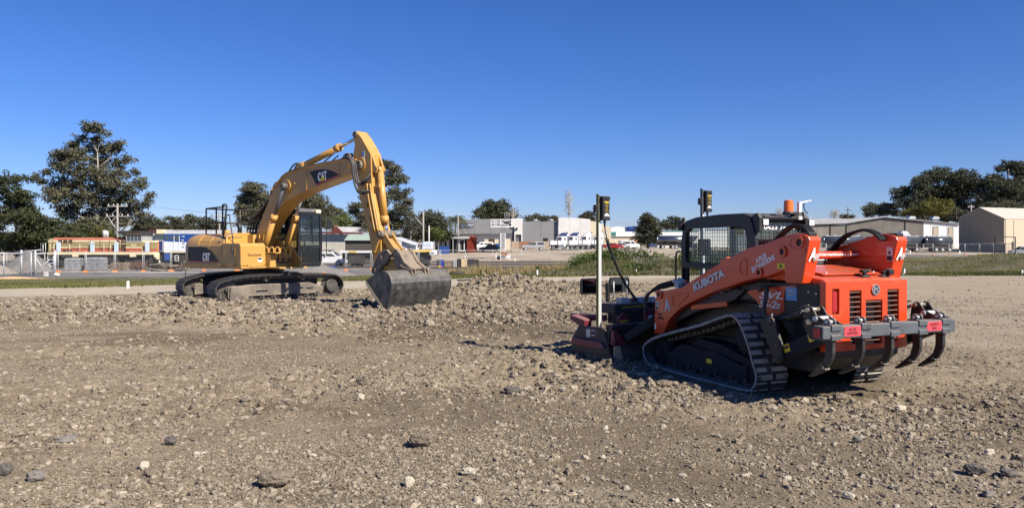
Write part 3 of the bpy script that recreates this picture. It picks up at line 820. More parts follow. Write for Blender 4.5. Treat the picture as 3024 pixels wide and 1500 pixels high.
be = MB().cyl((-.40, -.06, 2.085), (-.40, -.06, 2.125), .085, .06, n=20).build('beacon_base', M['black'], LD)
bl = MB()
for k in range(12): bl.cyl((-.40, -.06, 2.125 + k * .0105), (-.40, -.06, 2.1355 + k * .0105), .062 - k * .0004, .060 - k * .0004, n=24, cap=False)
bl.cyl((-.40, -.06, 2.2515), (-.40, -.06, 2.262), .058, .045, n=24)
bl.build('beacon_lens', M['amber'], be)
gp = MB().prism([(-.185, 2.02), (-.25, 2.02), (-.235, 2.10), (-.235, 2.225), (-.40, 2.262), (-.40, 2.272), (-.20, 2.238), (-.195, 2.10)], -.44, -.40, 'x').build('antenna_bracket', M['white'], LD)
MB().tube(spline([(-.42, -.29, 2.235), (-.42, -.30, 2.15), (-.42, -.36, 2.10)], 4), .007, 6).build('antenna_cable', M['black'], LD)
# hydraulic couplers at the front
for k in range(3):
    MB().tube(spline([(.90, .52 - .03 * k, 1.12), (1.08, .55 - .02 * k, 1.19 - .02 * k), (1.25, .62, 1.16 - .03 * k), (1.38, .70, 1.10 - .02 * k), (1.47 + .02 * k, .80, .95), (1.46, .84, .70)], 5), .017, 8).build('front_hose', M['blackrub'], LD)
MB().cyl((.95, .5, 1.15), (1.15, .58, 1.19), .03).cyl((1.0, .45, 1.17), (1.12, .52, 1.21), .035).bb(1.0, 1.1, .5, .6, 1.10, 1.16).build('hose_coupling', M['steel'], LD, .004)
MB().cyl((.93, .50, 1.19), (.97, .52, 1.20), .02).build('coupling_cap', M['kor'], LD)
MB().tube(spline([(-.66, .64, 1.165), (-.74, .68, 1.205), (-.81, .70, 1.222), (-.88, .72, 1.19), (-.885, .74, 1.08), (-.88, .76, .96), (-.91, .78, .89), (-1.0, .80, .875), (-1.10, .82, .915)], 6), .022, 10).build('spiral_wrapped_hose', M['bar'], LD)
rb = MB()
pp = spline([(-.74, .68, 1.205), (-.81, .70, 1.222), (-.88, .72, 1.19), (-.885, .74, 1.08), (-.88, .76, .96), (-.91, .78, .89), (-1.0, .80, .875)], 9)
for i in range(0, len(pp) - 1, 1):
    d = (pp[i + 1] - pp[i]).normalized() * .009
    rb.cyl(pp[i], pp[i] + d, .027, n=10)
rb.build('hose_wrap', M['worn'], LD)

# ripper frame at the back
bar = MB().bb(-2.035, -1.905, -.91, 1.03, .755, .888).build('ripper_beam', M['bar'], LD, .012, 3)
TY = [.865, .45, .03, -.39, -.75]
for y in TY:
    sh = MB().prism([(-2.015, .90), (-1.925, .90), (-1.925, .60), (-1.895, .51), (-1.83, .43), (-1.87, .40), (-1.95, .46), (-2.0, .54), (-2.02, .61)], y - .022, y + .022, 'y').build('ripper_shank', M['worn'], LD, .006)
    MB().prism([(-1.90, .50), (-1.70, .335), (-1.73, .33), (-1.94, .43)], y - .035, y + .035, 'y').build('ripper_tip', M['worn'], sh, .004)
    MB().cyl((-1.91, y - .04, .45), (-1.91, y + .04, .45), .014, n=8).build('tip_pin', M['brightsteel'], sh)
    lg = MB()
    for dy in (-.045, .03):
        lg.prism([(-2.01, .886), (-1.93, .886), (-1.93, .93), (-1.95, .96), (-1.99, .96), (-2.01, .93)], y + dy, y + dy + .02, 'y')
    lg.build('shank_lug', M['bar'], bar, .003)
    MB().cyl((-1.97, y - .06, .925), (-1.97, y + .06, .925), .018, n=12).build('shank_pin', M['steel'], bar)
    cl = MB().bb(-2.05, -1.89, y - .075, y + .06, .835, .902).bb(-2.05, -1.89, y - .075, y + .06, .74, .80)
    cl.build('shank_clamp', M['bar'], bar, .01)
for (y, s1) in ((.63, 'REAR\nRIPPERS'), (-.57, 'NORTH\nENG')):
    tg = MB().bb(-2.040, -2.035, y - .115, y + .115, .775, .875).build('red_label', M['redtag'], bar, .004)
    text(s1, M['ink'], tg, (-2.0405, y, .826), (0, -1, 0), (0, 0, 1), .15 if y > 0 else .12, .07, bold=.0)
MB().bb(-2.00, -1.92, 1.038, 1.046, .775, .86).build('end_reflector', M['red'], bar)
for s in (1, -1):
    y = .86 * s
    yo = [y - .02, y + .02]
    pl = MB().prism([(-.93, .845), (-1.11, .895), (-1.16, .88), (-1.285, .609), (-1.285, .433), (-1.236, .386), (-1.174, .40), (-1.10, .55)], *yo, 'y').build('ripper_side_plate', M['black'], LD, .008)
    for (x, z) in ((-1.10, .835), (-1.23, .60), (-1.235, .445)):
        MB().cyl((x, y - .035, z), (x, y + .035, z), .034, n=14).cyl((x, y - .04, z), (x, y + .04, z), .018, n=10).build('pivot_pin', M['worn'], pl)
    yi = y - .09 * s
    MB().cyl((-1.12, yi, .85), (-1.50, yi, .975), .038, n=14).build('ripper_cylinder', M['black'], LD)
    MB().cyl((-1.50, yi, .975), (-1.64, yi, 1.02), .02, n=10).build('cylinder_rod', M['chrome'], LD)
    MB().tube([(-1.14, yi, .90), (-1.35, yi, .985), (-1.58, yi, 1.065)], .009, 6).build('cylinder_pipe', M['worn'], LD)
    la = MB().beam((-1.22, yi, .50), (-1.86, yi, .79), .12, .15).build('ripper_link_arm', M['knavy'], LD, .01)
    if s > 0:
        for t in (.16, .72):
            c = Vector((-1.22, yi, .52)).lerp(Vector((-1.86, yi, .80)), t)
            MB().box((c[0], yi + .063, c[2] + .01), (.085, .006, .085), 0, Matrix.Rotation(R(24), 3, 'Y')).build('warning_sticker', M['yellow'], la)
            MB().box((c[0], yi + .067, c[2] + .02), (.06, .003, .03), 0, Matrix.Rotation(R(24), 3, 'Y')).build('warning_print', M['ink'], la)
    for dy in (-.10, .05):
        yy = y - .06 * s + dy
        tp = MB().prism([(-1.62, .99), (-1.66, 1.06), (-1.72, 1.06), (-1.78, .98), (-1.93, .92), (-2.0, .89), (-2.0, .80), (-1.88, .70), (-1.70, .72), (-1.60, .85)], yy, yy + .022, 'y').build('hinge_plate', M['black'], LD, .005)
    for (x, z, r, mm) in ((-1.68, 1.025, .024, 'brightsteel'), (-1.79, .94, .028, 'steel'), (-1.70, .90, .03, 'brightsteel')):
        MB().cyl((x, y - .06 * s - .13, z), (x, y - .06 * s + .10, z), r, n=14).build('link_pin', M[mm], LD)
# box blade attachment, yawed to the left
yaw = R(14)
AT = thing('box_blade', 'maroon laser grading box blade with two tall sensor masts, held by the orange loader', 'grading blade')
AT.matrix_world = Matrix.Translation((3.262, 10.035, 0)) @ Matrix.Rotation(R(113.5), 4, 'Z') @ Matrix.Translation((2.32, .13, 0)) @ Matrix.Rotation(yaw, 4, 'Z')
for s in (1, -1):
    a, b = (1.24, 1.27) if s > 0 else (-1.27, -1.24)
    ep = MB().prism([(.50, .0), (.50, .27), (.34, .48), (-.16, .50), (-.20, .46), (-.36, .0)], a, b, 'y').build('end_plate', M['mblack'], AT, .006)
    f = b if s > 0 else a
    MB().prism([(.47, .20), (.44, .30), (-.17, .285), (-.24, .19)], f, f + .05 * s, 'y').build('end_plate_rib', M['maroon'], ep, .008)
    MB().bb(-.40, .52, f - .003 * s, f + .012 * s, -.02, .10).build('cutting_edge', M['worn'], ep)
    for k in range(6): MB().cyl((-.34 + k * .15, f, .05), (-.34 + k * .15, f + .02 * s, .05), .010, n=8).build('edge_bolt', M['steel'], ep)
    for (x, z) in ((.02, .43), (.02, .36)): MB().bb(x - .04, x + .04, f, f + .004 * s, z, z + .012).build('weld_tab', M['white'], ep)
    MB().bb(.08, .17, f, f + .005 * s, .33, .45).build('inspection_slot', M['steel'], ep)
MB().prism([(-.36, 0), (-.30, .0), (-.22, .2), (-.20, .35), (-.24, .52), (-.30, .52), (-.27, .35), (-.28, .2)], -1.24, 1.24, 'y').bb(-.34, -.2, -1.24, 1.24, .46, .54).build('blade_board', M['mblack'], AT, .008)
MB().bb(.35, .40, -1.24, 1.24, .05, .30).build('front_board', M['maroon'], AT, .008)
MB().prism([(1.05, .0), (1.235, .0), (1.235, .24), (1.12, .24)], -.385, -.362, 'x').build('worn_corner_plate', M['tan'], AT, .004)
MB().bb(-.37, -.30, 1.15, 1.235, .26, .46).prism([(1.00, .25), (1.235, .25), (1.235, .34), (1.10, .40)], -.375, -.33, 'x').build('corner_gusset', M['maroon'], AT, .006)
MB().prism([(.30, .42), (.62, .55), (.60, .62), (.28, .56)], 1.05, 1.20, 'y').build('scraper_wing', M['maroon'], AT, .01)
MB().beam((.75, 1.05, .58), (.18, .86, .58), .09, .09).cyl((.62, 1.0, .5), (.62, 1.0, .56), .03).build('crossbeam', M['maroon'], AT, .006)
MB().bb(-.05, .30, .10, .90, .66, .80).bb(-.1, .22, -.95, .12, .66, .80).bb(-.02, .2, -.9, .8, .50, .66).build('carrier_frame', M['mblack'], AT, .01)

text('QUADROD LINKAGE', M['yellow'], AT, (-.053, .50, .75), (0, -1, 0), (0, 0, 1), .48, .04, bold=0)
text('QUICK LEVEL', M['yellow'], AT, (-.103, -.2, .75), (0, -1, 0), (0, 0, 1), .40, .04, bold=0)
for (x, y) in ((.05, .62), (.05, .30), (-.02, .05), (-.02, -.25)):
    MB().bb(x - .06, x + .06, y - .09, y + .09, .80, .885).build('bracket_block', M['steel'], AT, .006)
MB().cyl((.05, .45, .84), (.0, -.5, .86), .03).build('tie_tube', M['maroon'], AT)
sg = MB().prism([(1.04, .47), (.84, .47), (.83, .62), (.90, .69), (.98, .69), (1.05, .62)], -.27, -.25, 'x').build('linkage_plate', M['maroon'], AT, .004)
text('QuadRod\nLinkage', M['yellow'], sg, (-.272, .94, .555), (0, -1, 0), (0, 0, 1), .17, .085, bold=.015)
for (y, z) in ((.60, .62), (-.30, .62)):
    MB().prism([(y + .07, .45), (y - .07, .40), (y - .10, .70), (y + .05, .80), (y + .10, .72)], -.48, -.44, 'x').build('hitch_ear', M['maroon'], AT, .006)
    MB().cyl((-.54, y, z), (-.40, y, z), .045, n=16).cyl((-.56, y, z), (-.54, y, z), .03, .02, n=12).build('hitch_pin', M['steel'], AT)
MB().beam((-.30, .95, .33), (-.62, .60, .62), .10, .12).beam((-.30, -.95, .33), (-.62, -.60, .62), .10, .12).build('push_arm', M['black'], AT, .01)
MB().bb(-.80, -.62, -.62, .62, .25, 1.0).bb(-.66, -.45, -.55, .55, .30, .62).build('quick_hitch', M['black'], AT, .015)
MB().bb(-.625, -.615, .50, .62, .70, .80).build('flag_sticker', M['blue'], AT)
MB().bb(-.66, -.60, .30, .62, .985, 1.02).build('hitch_step', M['steel'], AT)
for y in (.42, -.40):
    MB().cyl((.55, y - .09, .16), (.55, y + .09, .16), .16, n=20).build('gauge_wheel', M['tyre'], AT)
# mirrors
mp = MB().bb(.33, .38, .62, .67, .80, 1.10).tube([(.36, .64, 1.07), (.36, .95, 1.07)], .012).tube([(.36, .64, 1.07), (.34, .45, 1.07)], .012).build('mirror_post', M['black'], AT)
for (y, n_) in ((1.03, 0), (.42, 1)):
    fr = MB().ring([(y - .215, .98), (y - .195, .94), (y + .18, .94), (y + .205, .98), (y + .205, 1.145), (y + .18, 1.185), (y - .19, 1.185), (y - .215, 1.15)],
                   [(y - .198, .958), (y + .188, .958), (y + .188, 1.168), (y - .198, 1.168)], .315, .35, 'x').build('mirror_frame', M['black'], AT, .004)
    MB().bb(.325, .345, y - .200, y + .190, .957, 1.169).build('mirror_glass', mat('mirror_glass', (.16, .17, .17), .05, 1, var=.02) if n_ == 0 else bpy.data.materials['mirror_glass'], fr)
for y in (.55, .26):
    MB().cyl((.32, y, .86), (.32, y, 1.12), .010, n=8).build('spring_rod', M['steel'], AT)
# masts with receivers
for (s, top) in ((1, 2.44), (-1, 2.62)):
    my = 1.20 * s; mx_ = -.02 if s > 0 else .0
    ms = MB().bb(mx_ - .03, mx_ + .015, my - .03, my + .03, .46, 2.02 if s > 0 else 2.2).build('mast', M['alu'], AT, .003)
    MB().bb(mx_ - .034, mx_ + .012, my + .031, my + .040, .46, top).build('mast_edge', M['olive'] if s > 0 else M['bar'], AT)
    MB().bb(mx_ - .02, mx_ + .01, my - .02, my + .012, 2.0, top - .02).build('inner_mast', M['bar'], AT)
    rc = MB().bb(mx_ - .08, mx_ + .02, my - .150, my - .01, top - .38, top - .03).build('laser_receiver', M['black'], AT, .012)
    MB().bb(mx_ - .085, mx_ + .025, my - .155, my - .005, top - .08, top - .035).bb(mx_ - .085, mx_ + .025, my - .155, my - .005, top - .385, top - .345).build('receiver_end_cap', M['blackrub'], rc, .004)
    fx = mx_ - .082
    text('icon', M['yellow'], rc, (fx, my - .085, top - .115), (0, -1, 0), (0, 0, 1), .085, .032, bold=.03)
    lines = MB()
    for (y1, z1, y2, z2) in ((-.03, .05, .03, .05), (-.03, .05, -.008, .012), (.03, .05, .008, .012), (-.03, -.05, .03, -.05), (-.03, -.05, -.008, -.012), (.03, -.05, .008, -.012), (-.02, .012, .02, .012), (-.02, -.012, .02, -.012)):
        lines.beam((fx, my - .085 - y1, top - .20 + z1), (fx, my - .085 - y2, top - .20 + z2), .005, .003)
    lines.build('receiver_symbol', M['yellow'], rc)
    hc = [(my - .085 + .045 * math.cos(t * PI / 12), top - .325 + .045 * math.sin(t * PI / 12)) for t in range(13)]
    MB().prism(hc, fx, fx + .003, 'x').build('receiver_badge', M['white'], rc)
    text('Leica', M['redtag'], rc, (fx - .001, my - .085, top - .308), (0, -1, 0), (0, 0, 1), .05, .014)
    MB().bb(mx_ - .05, mx_ + .01, my + .05, my + .105, top - .27, top - .16).cyl((mx_ - .02, my + .10, top - .21), (mx_ - .02, my + .15, top - .21), .008, n=6).build('receiver_clamp', M['black'], rc, .004)
    MB().cyl((mx_ - .03, my - .09, top - .38), (mx_ - .03, my - .095, top - .49), .020, .010, n=10).build('cable_plug', M['blackrub'], rc)
c0 = Vector((-.05, 1.105, 1.95)); c1 = Vector((-.18, .50, .80))
pts = []
base = spline([c0, (-.08, 1.07, 1.72), (-.10, .95, 1.45), (-.14, .78, 1.12), (-.18, .55, .84)], 60)
for i, p in enumerate(base):
    a = i * .95
    r = .028 if i > 45 else .002
    pts.append(p + Vector((r * math.cos(a), r * .7 * math.sin(a), r * .7 * math.sin(a))))
MB().tube(pts, .0095, 5).build('coiled_cable', M['black'], AT)
# ------------------------------------------------------------------ yellow excavator
M['tintc'] = clear_glass('dark_tinted_glass', (.78, .82, .82))
M['cat'] = mat('excavator_yellow_paint', (.50, .27, .06), .40, var=.10, scale=1.2, dust=.16, dscale=2.2, dcol=(.42, .31, .17), coat=.1)
M['catw'] = mat('worn_yellow_paint', (.52, .29, .07), .5, var=.25, scale=5, dust=.35, dscale=5, dcol=(.24, .17, .09))
M['shoe'] = mat('worn_track_steel', (.085, .078, .072), .5, .35, var=.35, scale=7, dust=.4, dscale=5, dcol=(.30, .25, .19))
M['uframe'] = mat('muddy_track_frame', (.13, .112, .092), .85, var=.3, scale=3, dust=.5, dscale=2.5, dcol=(.33, .28, .215))
M['bucket'] = mat('scratched_bucket_steel', (.075, .075, .072), .42, .45, var=.75, scale=5, dust=.5, dscale=6, dcol=(.30, .27, .22), bump=.2, bscale=15)
M['hitch'] = mat('muddy_hitch_steel', (.16, .135, .105), .75, .1, var=.4, scale=6, dust=.4, dscale=6, bump=.4, bscale=20)
M['cab'] = mat('cab_black_paint', (.012, .013, .015), .35, var=.1, dust=.08, dscale=3, dcol=(.10, .095, .085))
M['hose'] = mat('black_hose', (.03, .03, .032), .55, var=.2, scale=20, dust=.2)
M['cream'] = mat('cream_lamp_housing', (.62, .50, .34), .5)

EXC = thing('excavator', 'large yellow excavator with its boom up and a wide grey mud bucket on the soil', 'excavator', (-7.8, 24.2, 0), R(-38))
UR = (0, 0, R(82))
EL = [(-2.16, .36), (-2.06, .12), (-1.82, .0), (-1.4, -.02), (0, -.02), (1.45, -.02), (1.80, .08), (1.98, .33), (1.90, .58), (1.62, .71), (.8, .75), (-.3, .775), (-1.3, .735), (-1.85, .64), (-2.09, .53)]
EP = closed_spline(EL, 8)
NS = 49
S_ = resample(EP, NS)
a_ = sum(S_[i][0] * S_[(i + 1) % NS][1] - S_[(i + 1) % NS][0] * S_[i][1] for i in range(NS))
if a_ > 0: S_ = S_[::-1]
EF = loop_frames(S_)
shoe0 = None
for s in (-1, 1):
    y0, y1 = (-1.49, -.89) if s < 0 else (.89, 1.49); yc = (y0 + y1) / 2
    ch = MB()
    for k, (p, t, n) in enumerate(EF):
        c = p - n * .085
        for dy in (-.09, .07):
            ch.prism([tuple(c + t * .09 - n * .055), tuple(c - t * .09 - n * .055), tuple(c - t * .10 + n * .06), tuple(c + t * .10 + n * .06)], yc + dy, yc + dy + .025, 'y')
        ch.cyl((c[0], yc - .11, c[1]), (c[0], yc + .11, c[1]), .028, n=8)
    trk = ch.build('track', M['shoe'], EXC, rot=UR)
    for k, (p, t, n) in enumerate(EF):
        th = math.atan2(t[1], t[0])
        if shoe0 is None:
            sb = MB().bb(-.088, .088, -.30, .30, -.038, -.022)
            for gx_ in (-.062, 0, .062): sb.prism([(gx_ - .012, -.022), (gx_ + .012, -.022), (gx_ + .006, .008), (gx_ - .006, .008)], -.30, .30, 'y')
            for by in (-.08, .08):
                for bx in (-.03, .03): sb.cyl((bx, by, -.022), (bx, by, -.010), .012, n=6)
            shoe0 = sb.build('shoe', M['shoe'], trk)
            o = shoe0
        else:
            o = inst(shoe0, trk, (0, 0, 0))
        # the normal points outwards: local z of the shoe
        o.matrix_local = Matrix(((t[0], 0, n[0], p[0]), (0, 1, 0, yc), (t[1], 0, n[1], p[1]), (0, 0, 0, 1))) if (t[0] * n[1] - t[1] * n[0]) > 0 else Matrix(((-t[0], 0, n[0], p[0]), (0, 1, 0, yc), (-t[1], 0, n[1], p[1]), (0, 0, 0, 1)))
        if k == 0 and s < 0: pass
    a, b = (yc - .20, yc + .20)
    oy = y0 if s < 0 else y1; sg = s
    fr = MB().prism([(-1.75, .10), (-1.20, .14), (1.05, .165), (1.30, .20), (1.30, .34), (.85, .475), (-1.15, .475), (-1.30, .44), (-1.75, .44)], yc - .19, yc + .19, 'y')
    fr.bb(-1.16, 1.05, min(oy + .10 * -sg, oy + .13 * -sg), max(oy + .10 * -sg, oy + .13 * -sg), .145, .185)
    frm = fr.build('track_frame', M['uframe'], EXC, .015, rot=UR)
    g = MB().prism([(-1.72, .0), (-1.20, .01), (-1.15, .10), (-1.15, .38), (-1.22, .46), (-1.70, .44)], oy - sg * .28, oy - sg * .05, 'y').build('idler_guard', M['uframe'], EXC, .02, rot=UR)
    MB().prism([(-1.95, .28), (-1.72, .44), (-1.72, .02)], oy - sg * .28, oy - sg * .24, 'y').build('idler_bracket', M['uframe'], EXC, .01, rot=UR)
    MB().bb(-.9, -.55, oy - sg * .108, oy - sg * .10, .26, .31).bb(.52, .60, oy - sg * .108, oy - sg * .10, .30, .36).bb(.72, .95, oy - sg * .108, oy - sg * .10, .29, .33).build('frame_slot', M['black'], EXC, rot=UR)
    iy = yc + sg * -.17
    MB().bb(-1.5, 1.3, min(iy, iy - .03 * sg), max(iy, iy - .03 * sg), .40, .665).build('gap_shade_plate', M['black'], EXC, rot=UR)  # added black plate, stands in for the shadow between track top and frame
    MB().cyl((-1.72, yc - .06, .37), (-1.72, yc + .06, .37), .27, n=24).cyl((-1.72, yc - .15, .37), (-1.72, yc + .15, .37), .08).build('idler', M['shoe'], EXC, rot=UR)
    sp = MB().cyl((1.62, yc - .04, .36), (1.62, yc + .04, .36), .25, n=24).cyl((1.62, yc - sg * .02, .36), (1.62, oy - sg * .10, .36), .19, n=20)
    for k in range(21):
        an = 2 * PI * k / 21
        sp.cyl((1.62 + .26 * math.cos(an), yc - .035, .36 + .26 * math.sin(an)), (1.62 + .26 * math.cos(an), yc + .035, .36 + .26 * math.sin(an)), .03, n=6)
    for k in range(12):
        an = 2 * PI * k / 12
        sp.cyl((1.62 + .15 * math.cos(an), oy - sg * .10, .36 + .15 * math.sin(an)), (1.62 + .15 * math.cos(an), oy - sg * .085, .36 + .15 * math.sin(an)), .016, n=6)
    sp.build('sprocket', M['shoe'], EXC, rot=UR)
    for k in range(7):
        x = -1.05 + k * .36
        MB().cyl((x, yc - .15, .11), (x, yc + .15, .11), .08, n=12).cyl((x, oy - sg * .12, .11), (x, oy - sg * .09, .11), .035, n=8).build('track_roller', M['shoe'], EXC, rot=UR)
    for x in (-.55, .65):
        MB().cyl((x, yc - .13, .62), (x, yc + .13, .62), .055, n=10).build('carrier_roller', M['hitch'], EXC, rot=UR)
MB().prism([(-1.2, .9), (-1.2, 1.2)][:0] or [(-.95, .32), (.95, .32), (.75, .66), (-.75, .66)], -.75, .75, 'y').beam((-.6, -.6, .48), (-1.05, -1.0, .36), .35, .28).beam((.6, -.6, .48), (1.05, -1.0, .36), .35, .28).beam((-.6, .6, .48), (-1.05, 1.0, .36), .35, .28).beam((.6, .6, .48), (1.05, 1.0, .36), .35, .28).build('car_body', M['uframe'], EXC, .02, rot=UR)
MB().cyl((0, 0, .66), (0, 0, .98), .62, n=36).build('slew_ring', M['black'], EXC)
# house: counterweight as a loft
def plan(inset, xf=-1.45, W=1.36, tail=-2.66, rad=.62, n=8):
    P = []
    W = W - inset; tail = tail + inset * 1.2; rad = max(.2, rad - inset * .4)
    for k in range(n + 1):
        a = -PI / 2 - (PI / 2) * k / n
        P.append((tail + rad + rad * math.cos(a), -W + rad + rad * math.sin(a)))
    for k in range(n + 1):
        a = PI - (PI / 2) * k / n
        P.append((tail + rad + rad * math.cos(a), W - rad + rad * math.sin(a)))
    P.append((xf, W)); P.insert(0, (xf, -W))
    return P
cw = MB()
lv = [(.97, .03), (1.00, 0), (1.55, 0), (1.72, .03), (1.84, .10), (1.93, .22), (1.975, .36), (1.985, .6)]
ring_n = len(plan(0)); V = []; F = []
for (z, ins) in lv: V += [(x, y, z) for (x, y) in plan(ins)]
for i in range(len(lv) - 1):
    for k in range(ring_n):
        k2 = (k + 1) % ring_n
        F.append((i * ring_n + k, i * ring_n + k2, (i + 1) * ring_n + k2, (i + 1) * ring_n + k))
F = [f[::-1] for f in F]
F.append(tuple(range(ring_n))); F.append(tuple(range((len(lv) - 1) * ring_n, len(lv) * ring_n))[::-1])
cw.add(V, F, 0, True)
cwo = cw.build('counterweight', M['cat'], EXC)
cwo.modifiers.new('edge', 'EDGE_SPLIT').split_angle = R(40)
def sect(x0, x1, top=1.99, W=1.355):
    return MB().prism([(-W, 1.0), (-W, 1.60), (-W + .06, 1.76), (-W + .16, 1.89), (-W + .34, 1.97), (-W + .55, top), (W - .55, top), (W - .34, 1.97), (W - .16, 1.89), (W - .06, 1.76), (W, 1.60), (W, 1.0)], x0, x1, 'x')
sect(-1.44, -.82).build('engine_door', M['cat'], EXC, .01)
sect(-.815, -.10, 2.0, 1.352).build('engine_door', M['cat'], EXC, .01)
MB().bb(-2.35, -.10, -1.37, 1.36, .93, 1.09).build('frame_skirt', M['cat'], EXC, .03)
MB().bb(-.10, 1.1, -.52, .42, .95, 1.35).bb(-.1, .2, -.5, 1.3, 1.0, 1.95).build('house_frame', M['catw'], EXC, .01)
MB().bb(-1.3, -.3, .3, 1.1, 1.99, 2.06).build('engine_hood', M['cab'], EXC, .03)
MB().cyl((-1.15, -.55, 1.98), (-1.15, -.55, 2.09), .10, n=18).build('air_cleaner_stub', M['catw'], EXC)
MB().tube(spline([(-1.0, -.2, 1.95), (-1.0, -.2, 2.2), (-1.08, -.22, 2.28)], 4), .07, 14).build('exhaust_pipe', M['cab'], EXC)
# side decal
dec = [(-2.02, 1.10), (-.26, 1.10), (-.40, 1.22), (-.56, 1.36), (-.76, 1.47), (-1.0, 1.545), (-1.25, 1.57), (-2.02, 1.57)]
dp = MB().prism(dec, -1.372, -1.3615, 'y').build('side_decal', M['ink'], EXC)
MB().bb(-2.02, -.30, -1.3745, -1.3725, 1.105, 1.125).build('red_line', M['redtag'], dp)
text('CAT', M['wdecal'], dp, (-.96, -1.3745, 1.255), (1, 0, 0), (0, 0, 1), .40, .27, bold=.05)
MB().prism([(-1.06, 1.135), (-.86, 1.135), (-.96, 1.22)], -1.3785, -1.3765, 'y').build('yellow_triangle', M['cat'], dp)
MB().bb(-1.29, -1.27, -1.374, -1.3725, 1.1, 1.56).build('door_gap', M['black'], dp)
# steps / tool box at the front right corner
bx = MB().prism([(-.10, 1.0), (-.10, 1.69), (.80, 1.69), (.87, 1.62), (.89, 1.05), (.87, 1.0)], -1.365, -.52, 'y').build('tool_box', M['cat'], EXC, .022, 3)
MB().prism([(-.10, .93), (-.10, 1.0), (.90, 1.0), (.92, .97), (.90, .93)], -1.37, -.52, 'y').build('box_base', M['catw'], EXC, .01)
MB().ring([(.37, 1.30), (.59, 1.30), (.59, 1.55), (.37, 1.55)], [(.41, 1.345), (.55, 1.345), (.55, 1.51), (.41, 1.51)], -1.373, -1.366, 'y').build('vent_frame', M['cat'], EXC)
MB().bb(.41, .55, -1.369, -1.3665, 1.345, 1.51).build('vent_opening', M['black'], EXC)
MB().tube([(.885, -1.10, 1.35), (.925, -1.10, 1.36), (.925, -.70, 1.36), (.885, -.70, 1.35)], .012).bb(.89, .90, -1.13, -.68, 1.375, 1.42).build('grab_handle', M['catw'], EXC)
pl = MB().bb(.888, .892, -.80, -.64, 1.13, 1.26).build('data_plate', M['white'], EXC)
MB().bb(.892, .894, -.79, -.66, 1.19, 1.25).build('data_print', M['ink'], pl)
MB().bb(.885, .93, -1.15, -.64, 1.0, 1.05).bb(.9, .94, -1.05, -.98, .98, 1.08).build('step_plate', M['catw'], EXC, .004)
MB().bb(.2, .8, -1.362, -1.358, 1.62, 1.63).bb(-.098, -.094, -1.37, -.9, 1.2, 1.65).build('box_seam', M['black'], EXC)
# hydraulic pipe cluster at the boom foot
pc = MB(); ph = MB()
for k in range(5):
    x = .72 + .14 * k; y = -.50 + .10 * k
    pc.tube(spline([(x, y, 1.15), (x + .02, y, 1.45), (x + .05, y + .03, 1.55), (x + .11, y + .06, 1.56), (x + .14, y + .08, 1.48), (x + .13, y + .08, 1.25)], 4), .022, 8)
    ph.tube(spline([(x + .13, y + .08, 1.25), (x + .10, y + .02, 1.12), (x - .04, y - .05, 1.10), (x - .02, y - .08, 1.22), (x + .06, y - .1, 1.2)], 4), .022, 8)
pc.bb(.70, 1.35, -.52, -.1, 1.38, 1.41)
pc.build('hydraulic_pipe', M['catw'], EXC); ph.build('hydraulic_hose', M['hose'], EXC)
MB().bb(.90, 1.62, -.55, .44, .93, .98).bb(.7, 1.0, -.4, .2, .98, 1.15).build('front_deck', M['catw'], EXC, .006)
MB().prism([(.85, .98), (1.55, .98), (1.55, 1.15), (1.15, 1.55), (.95, 1.62)], .25, .30, 'y').build('boom_mount', M['cat'], EXC, .01)
MB().prism([(-.1, .98), (.55, .98), (.5, 1.75), (.1, 1.85)], -.36, -.29, 'y').prism([(-.1, .98), (.55, .98), (.5, 1.75), (.1, 1.85)], .29, .36, 'y').build('boom_foot_bracket', M['cat'], EXC, .01)
# boom
BOOM = [(.02, 1.42), (-.12, 1.58), (-.10, 1.82), (.386, 2.60), (.81, 3.20), (1.02, 3.46), (1.233, 3.62), (1.517, 3.74), (2.042, 3.845), (2.493, 3.89), (3.221, 3.94), (3.92, 3.99), (4.35, 4.01), (4.62, 4.0), (4.80, 3.92), (4.84, 3.80), (4.76, 3.68), (4.55, 3.64), (4.19, 3.546), (2.553, 3.224), (2.2, 3.14), (1.92, 3.043), (1.65, 2.96), (1.423, 2.851), (1.22, 2.73), (1.042, 2.58), (.85, 2.42), (.68, 2.25), (.386, 1.95), (.20, 1.50), (.14, 1.42)]
bm = MB().prism(BOOM, -.26, .26, 'y').build('boom', M['cat'], EXC, .014, 2)
MB().prism([(.9, 3.34), (1.233, 3.632), (1.517, 3.755), (2.493, 3.905), (3.92, 4.005), (4.35, 4.025), (4.35, 4.0), (2.493, 3.88), (1.4, 3.68), (.95, 3.32)], -.285, -.262, 'y').build('boom_flange', M['catw'], bm)
MB().bb(2.495, 2.525, -.272, -.262, 3.225, 3.885).bb(3.98, 4.0, -.27, -.262, 3.51, 3.99).build('weld_seam', M['cat'], bm)
MB().cyl((1.58, -.262, 3.38), (1.58, -.30, 3.38), .20, n=28).cyl((1.58, .262, 3.38), (1.58, .30, 3.38), .20, n=28).build('pin_boss', M['cat'], bm, .008)
MB().cyl((1.58, -.47, 3.38), (1.58, .47, 3.38), .085, n=18).build('boom_pin', M['hitch'], bm)
MB().cyl((4.78, -.30, 3.82), (4.78, .30, 3.82), .13, n=20).build('stick_pin', M['hitch'], bm)
MB().cyl((1.95, -.262, 3.45), (1.95, -.29, 3.45), .035, n=10).cyl((4.32, -.262, 3.80), (4.32, -.285, 3.80), .05, n=12).build('grease_fitting', M['catw'], bm)
